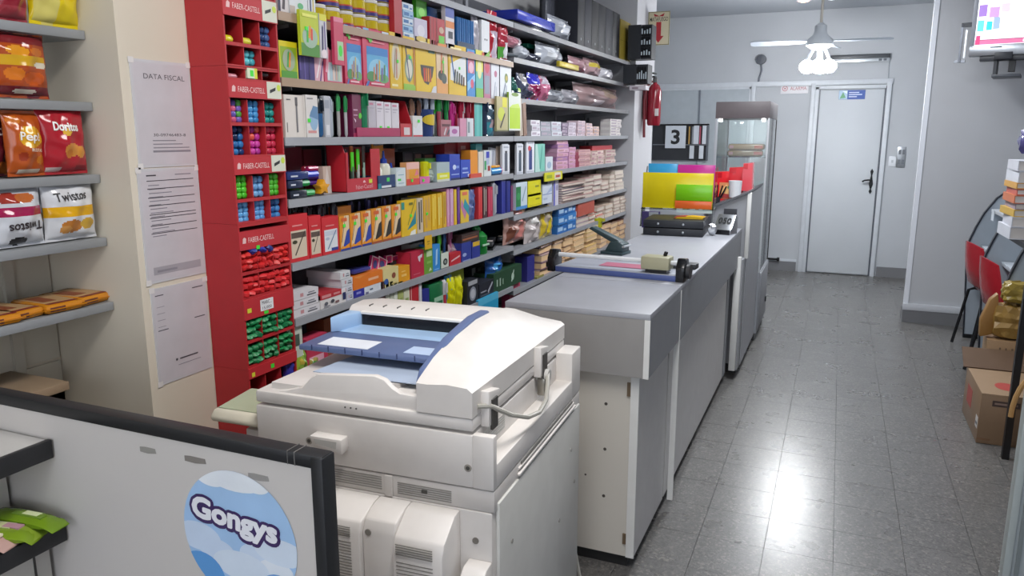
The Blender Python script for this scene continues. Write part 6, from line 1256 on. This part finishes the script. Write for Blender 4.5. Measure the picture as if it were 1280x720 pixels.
# ---- shelf G
carton('G', 598, 623, 370, 'turquoise blue box low beneath the dark green carton', '2a9ac4', .1, [('r', .1, .2, .7, .35, '8acbe4'), ('r', .0, .86, 1, 1, '54b4d8'), ('r', .75, .05, .95, .3, '6a8a9a')], s=.0)
carton('G', 637, 650, 352, 'small crimson packet low behind the counter corner', 'a82a4c', .05, s=.03, cat='packet', name='packet')
t, w_, h_ = put('G', 596, 606, 364, 'yellow_card', 'small yellow card behind the turquoise box', 'card', s=.11)
B().box(0, 0, 0, w_, .003, h_, M('c8c03a')).build('card', t)

# ---- upper shelves towards the pillar: folders, film bags, binders
def flatfolder(x0, x1, yt, yb, lab, h, kind='g', s=.0, d=.28, name='folder', cat='folder', out=.0):
    Xp = XF+out; zl = None
    ym = None
    ya, yb_ = yon(x0, Xp, 2.0), yon(x1, Xp, 2.0); ym = (ya+yb_)/2
    z1, z0 = zon(yt, Xp, ym), zon(yb, Xp, ym)
    t = thing(name, lab, cat, (Xp, ya, z0), PI/2)
    B().box(0, 0, 0, yb_-ya, d, z1-z0, M(h, kind), min(.006, (z1-z0)*.3)).build('cover', t)
    return t, yb_-ya, z1-z0
def lay(row, x0, x1, z_, th, h, lab, s=.0, d=.27):
    z = Zf[row]+z_; ya, yb = max(yon(x0, XF-s, z), 3.89), yon(x1, XF-s, z)
    t = thing('folder', lab, 'folder', (XF-s, ya, z+.0006), PI/2)
    B().box(0, 0, 0, yb-ya, d, th-.001, M(h, 'g'), .004).build('cover', t)
    return t, yb-ya
lay('U', 640, 700, 0, .018, '30313a', 'dark slate folder under the royal blue folder pack', .01)
t, w_ = lay('U', 622, 694, .018, .052, '2436a8', 'glossy royal blue folder pack lying at the left of the top shelf', -.02)
B().box(.12, -.001, .018, .20, .0, .027, M('3a50c4', 'g')).build('spine_mark', t)
lay('V', 640, 690, 0, .03, '33343e', 'dark slate folder at the bottom of the lower folder pile', .14, .2)
lay('V', 640, 688, .03, .024, '5e5262', 'mauve grey folder second in the lower folder pile', .14, .2)
lay('V', 641, 690, .054, .022, '3a3b44', 'dark grey folder third in the lower folder pile', .14, .2)
lay('V', 641, 692, .076, .022, '4c4854', 'smoky folder fourth in the lower folder pile', .14, .2)
lay('V', 660, 697, .098, .026, '1c7a62', 'green translucent folder topmost in the lower folder pile', .10, .2)
SIL = M('a4a7ae', 'f'); 
def fbag(row, x0, x1, yt, lab, base, regions=(), dz=0, s=.0, wr=.014, dp=.12, seed=1, **kw):
    loc, w, h = frame(row, x0, x1, yt, s, True, dz)
    return bag('film_bag', lab, 'bag', (loc[0]-.01, loc[1]+w/2, loc[2]+.002), PI/2, w, h, dp, base, regions=regions, wr=wr, seed=seed, nu=16, nv=12, crimp=.08, **kw)
fbag('U', 697, 722, 22, 'crinkled silver film bag at the end of the folder pile', 'a0a4ac', [(.3, .3, .6, .6, 'c4c7cc')], seed=51)
fbag('V', 642, 658, 46, 'small pink and white film bag stuffed between folders', 'b0707e', [(.5, 0, 1, 1, 'c8b8be')], dz=.06, s=.02, seed=52, dp=.06)
fbag('V', 641, 656, 66, 'grey plastic bag at the left of the film bag shelf', '7c848a', seed=53, dp=.1)
fbag('V', 655, 668, 56, 'shiny silver bag in the upper film bag row', 'b4b8c0', seed=54)
fbag('V', 668, 684, 66, 'dark smoky film bag in the upper film bag row', '3c3e4c', seed=55)
fbag('V', 682, 712, 56, 'large glittering foil bag in the upper film bag row', 'a8acb4', [(.2, .4, .5, .8, 'd0d3d8'), (.5, .1, .8, .4, '6a6e78')], seed=56, wr=.018)
flatfolder(700, 724, 79, 86, 'yellow rolled strip in front of the foil bag', 'b8a41c', 'x', out=.03, d=.025, name='yellow_strip', cat='strip')
fbag('V', 722, 742, 72, 'pinkish brown bag of paper strips', 'a8848a', [(.0, .0, .6, .3, '8a4a5a')], seed=58)
fbag('V', 740, 758, 74, 'pink bag with yellow strip near the black bottles', 'ac8c90', [(.1, .5, .8, .75, 'c0ac3a')], seed=59)
fbag('V', 756, 772, 86, 'white crumpled bag at the end of the pink bags', 'c4c2c8', seed=60, dp=.08)
for i, (a, c_, yt, base, reg, lab) in enumerate(((641, 653, 96, '1f5a50', [(0, 0, 1, .3, '24345a')], 'dark green bag at the left of the lower film bag row'), (645, 656, 104, '2a3a64', [(.1, .4, .8, .7, '9ac03a')], 'navy bag with a lime patch in the lower film bag row'), (655, 666, 92, '4a5064', [(.2, .6, .8, 1, '9a9694')], 'grey topped navy bag in the lower film bag row'), (663, 674, 102, '8a5a70', [(0, 0, .5, .5, '2c2c44')], 'dusty pink bag in the lower film bag row'), (668, 682, 92, '3a3ab0', [(0, 0, 1, .55, '8a1c4c')], 'violet blue and wine red bag in the lower film bag row'), (681, 692, 95, 'b0627e', [(.2, .7, .8, 1, 'c4bcc8')], 'pink bag right of the wine red one'))):
    fbag('A', a, c_, yt, lab, base, reg, dp=.08, s=.01*(i % 2), seed=70+i)
fbag('A', 694, 712, 113, 'smoky silver film bag in the lower film bag row', '84878e', [(.4, .1, .6, .4, 'c8cad0')], seed=80, dp=.1)
fbag('A', 712, 731, 113, 'grey film bag with glittering spots in the lower row', '8e8c92', [(.3, .2, .5, .4, 'd0d0d4')], seed=81, dp=.1)
fbag('A', 730, 783, 108, 'big pinkish brown film bag at the end of the lower row', '9a8080', [(.3, .1, .5, .35, 'c4b4b8'), (.5, .5, .8, .9, 'a89484')], seed=82, dp=.16, wr=.02)
carton('A', 766, 787, 104, 'wine red packet behind the big pinkish bag', '8a1830', .04, s=.2, far=True, cat='packet', name='packet')
# lever arch binders
for i in range(6):
    a = 722+8.7*i; loc, w, h = frame('U', a, a+8.4, -40, .012, True)
    t = thing('binder', 'black lever arch binder standing upright, %s from the left' % OB[i], 'binder', loc, PI/2)
    h = .33
    B().box(0, 0, 0, w, .004, h, M(('11121a', '161826', '0f1016', '14151e', '181a28', '101118')[i], 'w'), .0015).box(0, .003, .002, .003, .27, h-.002, M('1b1d26', 'w')).box(w-.003, .003, .002, w, .27, h-.002, M('1b1d26', 'w')).build('cover', t)
    B().box(.004, .012, .01, w-.004, .25, h-.02, M('9a9aa0')).build('paper_block', t)
    B().cyl((w/2, -.002, .045), (w/2, .003, .045), .009, M('8e9298', 'm'), n=12).build('finger_ring', t)
t, w_, h_ = flatfolder(682, 693, -8, 40, 'tall dark grey folder leaning left of the binders', '4a4c54', out=-.15, d=.03)
carton('U', 775, 788, 27, 'mustard yellow cardboard box standing after the binders', '93802c', .16, [('r', 0, .48, 1, .5, '7a6a24')], far=True)
# black marker racks fixed to the pillar end
def rack(px0, px1, yt, yb, y, n, lab):
    a = at(px0, (yt+yb)/2, 'y', y); c_ = at(px1, (yt+yb)/2, 'y', y); z1 = at(px1, yt, 'y', y).z; z0 = at(px1, yb, 'y', y).z
    t = thing('marker_rack', lab, 'rack', (a.x, y, z0)); w = c_.x-a.x; h = z1-z0
    B().box(0, .02, 0, w, .17, h, M('1e2026', 'x')).box(0, 0, 0, w*.55, .02, h, M('23262c', 'x')).build('rack_body', t)
    for k in range(n):
        for j in range(3 if h > .15 else 1):
            zz = h*(.05+.31*j) if h > .15 else .01; hh = h*.28 if h > .15 else h*.8
            p_ = B().box(w*(.56+.44*k/n), .0, zz, w*(.56+.44*(k+.8)/n), .02, zz+hh, M('16181c', 'g')).build('marker_box', t)
            B().rect(w*(.56+.44*(k+.15)/n), zz+hh*.2, w*(.56+.44*(k+.65)/n), zz+hh*(.55+.1*((k+j) % 3)), -.0006, M('b8c4cc')).build('white_label', p_)
    return t
rack(785, 814, 30, 73, 6.17, 4, 'black rack with white labelled boxes at the end of the top shelf')
rack(779, 809, 80, 104, 6.14, 5, 'lower black row of bottles with white labels beside the pillar')
t = thing('white_carton', 'pale carton under the lower black bottle row beside the pillar', 'box', tuple(at(797, 107, 'y', 6.22)))
t.location.z = at(797, 113, 'y', 6.22).z
B().box(-.05, -.06, 0, .08, .06, .035, M('c4bec4')).box(-.03, -.0605, .008, .02, -.06, .022, M('8a7a84')).build('carton', t)
# ------------------------------------------------------------------ right side: television, booths, chairs, boxes
t = thing('television', 'silver flat television showing a bright news picture on a wall arm', 'television', (.80, 6.55, 2.10), math.radians(-12))
SV = M('8b9098', 'x')
B().box(0, 0, 0, .95, .07, .62, SV, .006).build('casing', t)
b = B().box(.0, -.012, .0, .95, 0, .075, M('a3a8af', 'm'), .003).box(.0, -.012, .58, .95, 0, .62, SV).box(.0, -.012, .06, .028, 0, .6, SV, .002).box(.92, -.012, .06, .95, 0, .6, SV)
bz = b.build('bezel', t)
B().box(.13, -.013, .052, .20, -.012, .06, M('3c4046')).build('badge', bz)
def emi(n, h, s_):
    m = bpy.data.materials.new(n); m.use_nodes = True; p = m.node_tree.nodes['Principled BSDF']; p.inputs['Base Color'].default_value = lin(h)+[1]
    p.inputs['Emission Color'].default_value = lin(h)+[1]; p.inputs['Emission Strength'].default_value = s_; return m
sc = B().box(.028, -.006, .075, .92, .0, .58, emi('screen_white', 'eef0f4', 1.15)); sc = sc.build('screen', t)
b = B().rect(.03, .078, .92, .108, -.0065, emi('screen_pink', 'c8648a', .9)).rect(.03, .108, .92, .112, -.0065, emi('screen_dark', '6a3a50', .6)).rect(.03, .112, .92, .15, -.0065, emi('screen_blush', 'e9c8dc', 1))
b.rect(.32, .085, .40, .103, -.007, emi('screen_w2', 'ffffff', 1.2)).rect(.035, .078, .06, .14, -.007, emi('screen_rose', 'c83a6a', .9))
for i, (x, z, w_, h_, c_) in enumerate(((.035, .17, .04, .075, '5ab4c4'), (.09, .175, .035, .06, '2fb0b8'), (.13, .18, .04, .08, '8aa0c0'), (.035, .27, .05, .08, '8a6ab0'), (.10, .26, .06, .07, 'b08ac8'), (.17, .29, .05, .06, 'c8b4dc'))): b.rect(x, z, x+w_, z+h_, -.007, emi('screen_%d' % i, c_, .9))
b.build('news_picture', sc)
B().box(.07, .0, -.035, .9, .09, 0, M('34373d', 'x'), .004).build('lower_frame', t)
B().box(.16, -.02, -.03, .27, .10, .02, M('2a2c32', 'x'), .004).build('swivel', t)
B().box(.155, .0, -.15, .33, .25, -.13, M('4a4e55', 'x'), .003).box(.16, .02, -.13, .18, .22, -.03, M('33363c', 'x')).box(.25, .04, -.11, .29, .12, -.02, M('1d1f23', 'x')).build('wall_bracket', t)
B().box(-.075, .10, -.03, -.06, .13, .24, M('6a6e75', 'm')).box(-.075, .10, .22, .0, .13, .25, M('3a3d43', 'x')).box(-.045, .11, .0, -.033, .125, .2, M('c4c8cd', 'm')).box(-.1, .12, -.03, -.03, .15, -.01, M('8a8e95', 'm')).build('side_arm', t)
B().box(.1, .07, .1, .6, .5, .16, M('3a3d43', 'x')).build('wall_arm', t)

GB = M('9aa4ae', 'x'); NV = M('1d222c', 'x')
def divider(y, lab, x0):
    t = thing('booth_divider', lab, 'divider', (x0, y, 0))
    prof = [(0, .03), (-.028, .45), (-.048, .70), (-.032, .76), (.0, .86), (.042, .966), (.112, 1.08), (.2, 1.16), (.30, 1.21), (1.98-x0, 1.21), (1.98-x0, .03)]
    B().prism(prof, 0, .022, 'y', GB).build('panel', t)
    pts = [(0, .0)]+prof[:9]; out = [(p[0]-.008-.001*(i > 3), p[1]+.006*(i > 3)) for i, p in enumerate(pts)]
    B().prism(pts+out[::-1], -.006, .028, 'y', NV).build('dark_edging', t)
    B().box(-.005, -.01, 0, .09, .035, .03, BLK).build('foot', t)
divider(6.65, 'grey curved booth divider with dark edging farthest from the camera', .998)
divider(5.85, 'grey curved booth divider with dark edging in the middle', .985)
divider(5.1, 'grey curved booth divider with dark edging nearest to the camera', 1.0)
t = thing('booth_desk', 'pale grey desk tops running through the curved booth dividers', 'desk', (1.4, 5.9, .7))
for y0, y1 in ((5.88, 6.64), (5.13, 5.84)):
    B().box(-.36, y0-5.9, 0, .58, y1-5.9, .025, M('b4bcc4', 'x'), .003).build('desk_top', t)
    B().box(.0, y0-5.9+.1, .026, .18, y0-5.9+.5, .045, M('5a6068', 'x'), .004).build('keyboard_shelf', t)
t = thing('booth_shelf', 'white shelf board running over the booth dividers with hanging price tags', 'shelf', (1.13, 5.5, .985))
B().box(-.06, -.35, 0, .6, 1.1, .022, M('b8bcc2', 'x'), .002).build('board', t)
for y, w_ in ((1.0, .09), (-.2, .1)): 
    B().box(-.066, y-w_/2, -.055, -.062, y+w_/2, .022, M('c4ccd4')).build('price_tag', t)
def chair(x, y, rz, lab):
    t = thing('red_chair', lab, 'chair', (x, y, 0), rz)
    RP = M('a31a26', 'g')
    # shell: back + seat swept profile (local -x is the back)
    prof = [(-.225, .80), (-.215, .70), (-.20, .60), (-.175, .50), (-.12, .455), (.0, .445), (.14, .455), (.19, .44)]
    vs = []; n = 8
    for i, (px, pz) in enumerate(prof):
        hw = (.16, .19, .205, .21, .205, .205, .2, .17)[i]
        for j in range(n+1):
            v = -1+2*j/n; bend = .05*v*v*(1 if i < 4 else .25)
            vs.append((px+(bend if i < 5 else 0), v*hw, pz+(0.03*v*v if i >= 4 else (-.03*v*v if i == 0 else 0))))
    fs = [(i*(n+1)+j, i*(n+1)+j+1, (i+1)*(n+1)+j+1, (i+1)*(n+1)+j) for i in range(len(prof)-1) for j in range(n)]
    m_ = len(vs); vs2 = [(p[0]-.010*(k < 36), p[1], p[2]-.010*(k >= 36)) for k, p in enumerate(vs)]
    rim = [(n+1)*i for i in range(len(prof))]+[(n+1)*(len(prof)-1)+j for j in range(1, n+1)]+[(n+1)*i+n for i in range(len(prof)-2, -1, -1)]+[j for j in range(n-1, 0, -1)]
    fr_ = [(rim[q], rim[(q+1) % len(rim)], m_+rim[(q+1) % len(rim)], m_+rim[q]) for q in range(len(rim))]
    B().add(vs+vs2, fs+[tuple(m_+q for q in f[::-1]) for f in fs]+fr_, RP, True).build('shell', t)
    for sx, sy in ((-1, -1), (-1, 1), (1, -1), (1, 1)): B().tube([(sx*.10, sy*.14, .44), (sx*.14, sy*.16, .42), (sx*.20, sy*.20, 0.004)], .011, BLK).build('leg', t)
    B().tube([(-.1, -.14, .435), (.1, .14, .435)], .010, BLK).tube([(.1, -.14, .435), (-.1, .14, .435)], .010, BLK).build('under_frame', t)
chair(1.12, 6.28, .15, 'red moulded chair tucked into the farther booth')
chair(1.10, 5.52, .1, 'red moulded chair tucked into the nearer booth')
t = thing('leaning_sheet', 'pale folded sheet standing on the booth shelf against the wall', 'sheet', (1.2, 6.35, 1.009), .2)
B().prism([(0, 0), (.11, .0), (.16, .24), (.12, .27), (.05, .26)], 0, .01, 'y', M('b4b2ba')).build('sheet', t)
for i, (y, x) in enumerate(((5.75, 1.14), (5.5, 1.14))):
    t = thing('file_holder', ('dark slanted file holder on the booth shelf, farther of two', 'dark slanted file holder on the booth shelf, nearer of two')[i], 'file holder', (x, y, 1.009))
    B().prism([(0, 0), (.25, 0), (.25, .30), (.15, .28), (.02, .04)], 0, .08, 'y', M('2a2d38', 'x')).build('body', t)
    B().prism([(.005, .0), (.10, .0), (.2, .24), (.15, .25), (.02, .04)], -.004, -.001, 'y', M('8a8e9a')).build('pale_sheet', t)
# black stand at the frame edge with piled books
t = thing('black_stand', 'black rack stand at the right edge carrying a pile of books', 'stand', (1.0, 4.2, 0))
for x, y in ((-.16, -.08), (.55, -.08), (.55, .52)): B().box(x, y, .0, x+.03, y+.03, 1.02, M('121317', 'x')).build('post', t)
B().box(-.165, -.09, 1.02, .6, .55, 1.045, M('1a1b20', 'x')).build('top_board', t)
BK = [('white', 'c9ccd4', .06), ('white', 'c4c6ce', .05), ('yellow edged', 'c8a44a', .035), ('mauve', '9a8a9a', .03), ('orange', 'c4704a', .04), ('coral', 'b85a4a', .03), ('yellow orange', 'cc9a4a', .03), ('white', 'c8ccd4', .055), ('white', 'c2c4cc', .05)]
z = 1.046
PL = ['lowest', 'second from the bottom', 'third from the bottom', 'fourth from the bottom', 'fifth from the bottom', 'sixth from the bottom', 'seventh from the bottom', 'eighth from the bottom', 'topmost']
for i, (nm, h, th) in enumerate(BK):
    t = thing('book', '%s thick book in the pile at the right edge, %s' % (nm, PL[i]), 'book', (.80+RND.uniform(-.006, .006), 4.36+RND.uniform(-.006, .006), z), RND.uniform(-.04, .04))
    B().box(0, 0, 0, .22, .29, .004, M(h)).box(0, 0, th-.005, .22, .29, th-.001, M(h)).box(0, .002, .003, .004, .288, th-.004, M(h)).build('cover', t)
    B().box(.004, .004, .004, .215, .285, th-.005, M('cdc8c4')).build('pages', t); z += th
t = thing('plastic_wrap', 'crumpled violet plastic wrapped bundle on top of the book pile', 'bundle', (.91, 4.5, z+.002))
bm = bmesh.new(); bmesh.ops.create_icosphere(bm, subdivisions=3, radius=1)
for v in bm.verts:
    n = 1+.16*math.sin(v.co.x*9+v.co.z*5)*math.cos(v.co.y*8)+RND.uniform(-.04, .04); v.co = Vector((v.co.x*.10*n, v.co.y*.12*n, .09+v.co.z*.085*n))
q = B(); q.bm(bm, M('4a4678', 'f'), True); q.build('wrap', t)
# cardboard box on the floor, box behind, yellow bags
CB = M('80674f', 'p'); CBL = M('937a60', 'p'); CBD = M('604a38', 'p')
t = thing('cardboard_box', 'brown cardboard box with red oval print standing on the floor', 'box', (.755, 4.3, 0))
B().box(.0, .0, .002, .31, .50, .262, CB, .002).build('carton', t)
B().prism([(.0, .262), (.31, .262), (.31, .267), (.0, .267)], .0, .46, 'y', CBL).build('top_flap', t)
B().prism([(.49, .262), (.62, .345), (.618, .35), (.485, .268)], -.02, .31, 'x', CBD).build('raised_flap', t)
b = B().ell(.25, .12, .07, .055, -.0008, M('a5302c'), 24).text('Sal', .245, .12, .05, -.0014, M('d8b4a0'), wid=.075, off=.01).rect(.05, .205, .17, .235, -.0008, M('4a3c38')).rect(.0, .02, .06, .03, -.0008, M('7a5a40'))
b.rect(.06, .215, .16, .225, -.0012, M('8a7468')).build('front_print', t)
b = B().add([(.13+.05*math.cos(2*PI*k/20), .16+.07*math.sin(2*PI*k/20), .2676) for k in range(20)], [tuple(range(20))], 'a5403a').build('top_print', t)
b = B().box(-.0008, .02, .07, 0, .08, .13, M('c8c4c0')).box(-.0012, .03, .085, -.0008, .07, .10, M('4a4a50')).box(-.0008, .25, .10, 0, .4, .2, M('a04038')).build('side_print', t)
t = thing('cardboard_box', 'taller ribbed cardboard box standing behind the red printed box', 'box', (.86, 4.93, 0), math.radians(-1))
B().box(.0, .0, .002, .2, .155, .40, M('8f7252'), .002).build('carton', t)
for k in range(4): B().box(.06+.03*k, -.001, .20, .068+.03*k, 0, .36, CBD).build('dark_slot', t)
def ybag(x, y, z, sx, sy, sz, h, lab, seed):
    rr = random.Random(seed); t = thing('yellow_bag', lab, 'bag', (x, y, z))
    bm = bmesh.new(); bmesh.ops.create_icosphere(bm, subdivisions=3, radius=1)
    for v in bm.verts:
        c = v.co.copy(); k = max(abs(c.x), abs(c.y), abs(c.z)); c = c.lerp(c/k, .7); n = 1+.06*math.sin(c.x*7+seed)+.06*math.sin(c.z*9+c.y*5+seed)+rr.uniform(-.05, .05)
        v.co = Vector((c.x*sx*n, c.y*sy*n, sz+c.z*sz*.98*(1 if c.z < 0 else n)))
    q = B(); q.bm(bm, M(h, 'x'), False); q.build('film', t)
    B().prism([(-sx*.5, sz*1.85), (sx*.3, sz*1.9), (sx*.1, sz*2.15), (-sx*.4, sz*2.05)], -.004, .004, 'y', M(h, 'x')).build('knot', t)
ybag(.97, 5.005, .403, .09, .07, .10, '8f7036', 'mustard paper bag on the ribbed cardboard box', 3)
ybag(.985, 5.005, .612, .075, .06, .06, '8a7630', 'golden film bag topmost on the mustard bag', 5)
t = thing('orange_cloth', 'amber cloth hanging down left of the mustard bag', 'cloth', (.855, 5.0, .403))
B().prism([(-.03, .0), (.03, .02), (.05, .16), (.035, .26), (.0, .22), (-.035, .10)], -.03, .03, 'y', M('8a6430'), .006).build('cloth', t)
# wicker basket whose handles reach into the frame
t = thing('wicker_basket', 'wicker basket with looped tan handles at the right frame edge', 'basket', (1.02, 3.75, 0))
WK = M('b08a58', 'x')
for i, (dx, dy, hz) in enumerate(((-.12, .12, .52), (-.12, -.10, .45))):
    pts = [(dx+.11*math.cos(a)*.9-.0, dy, .30+(hz-.30)*math.sin(a)) for a in [PI*k/14 for k in range(15)]]
    B().tube(pts, .011, WK, 8).build('handle', t)
b = B()
for k in range(10): b.lathe([(.15, .01+.03*k), (.165, .02+.03*k), (.16, .035+.03*k), (.15, .04+.03*k)], WK, (0, 0, 0), 20)
b.lathe([(0, .005), (.15, .01)], WK, n=20); b.build('woven_body', t)
# pale metal edge of the shop front cabinet close to the camera
t = thing('pale_cabinet', 'pale metal cabinet edge cropped by the lower right corner', 'cabinet', (.62, 2.2, 0))
B().box(-.125, 0, .02, .5, .03, 1.35, M('8f979a', 'x')).build('side_panel', t)
B().box(-.137, -.006, .0, -.118, .034, 1.36, M('9aa2a2', 'x'), .003).build('edge_profile', t)
B().box(-.11, -.004, .0, -.10, .0, 1.35, M('6e7678', 'x')).build('inner_groove', t)
# flat snack packs in the showcase
for k, (lab, hx, hz) in enumerate((('beige snack pack inside the lit glass showcase, lower of two', 'a08868', 'b8604a'), ('beige snack pack inside the lit glass showcase, upper of two', 'b39a78', 'c86a4a'))):
    t = thing('snack_pack', lab, 'snack', (-.665+.01*k, 6.1, 1.388+.047*k), .12-.1*k)
    B().box(-.13, -.08, 0, .13, .08, .045, M(hx, 'g'), .016).build('wrapper', t)
    B().box(.06, -.0815, .012, .12, -.079, .034, M(hz, 'g')).box(-.12, -.0815, .012, -.09, -.079, .034, M('c89a9a', 'g')).build('wrapper_print', t)
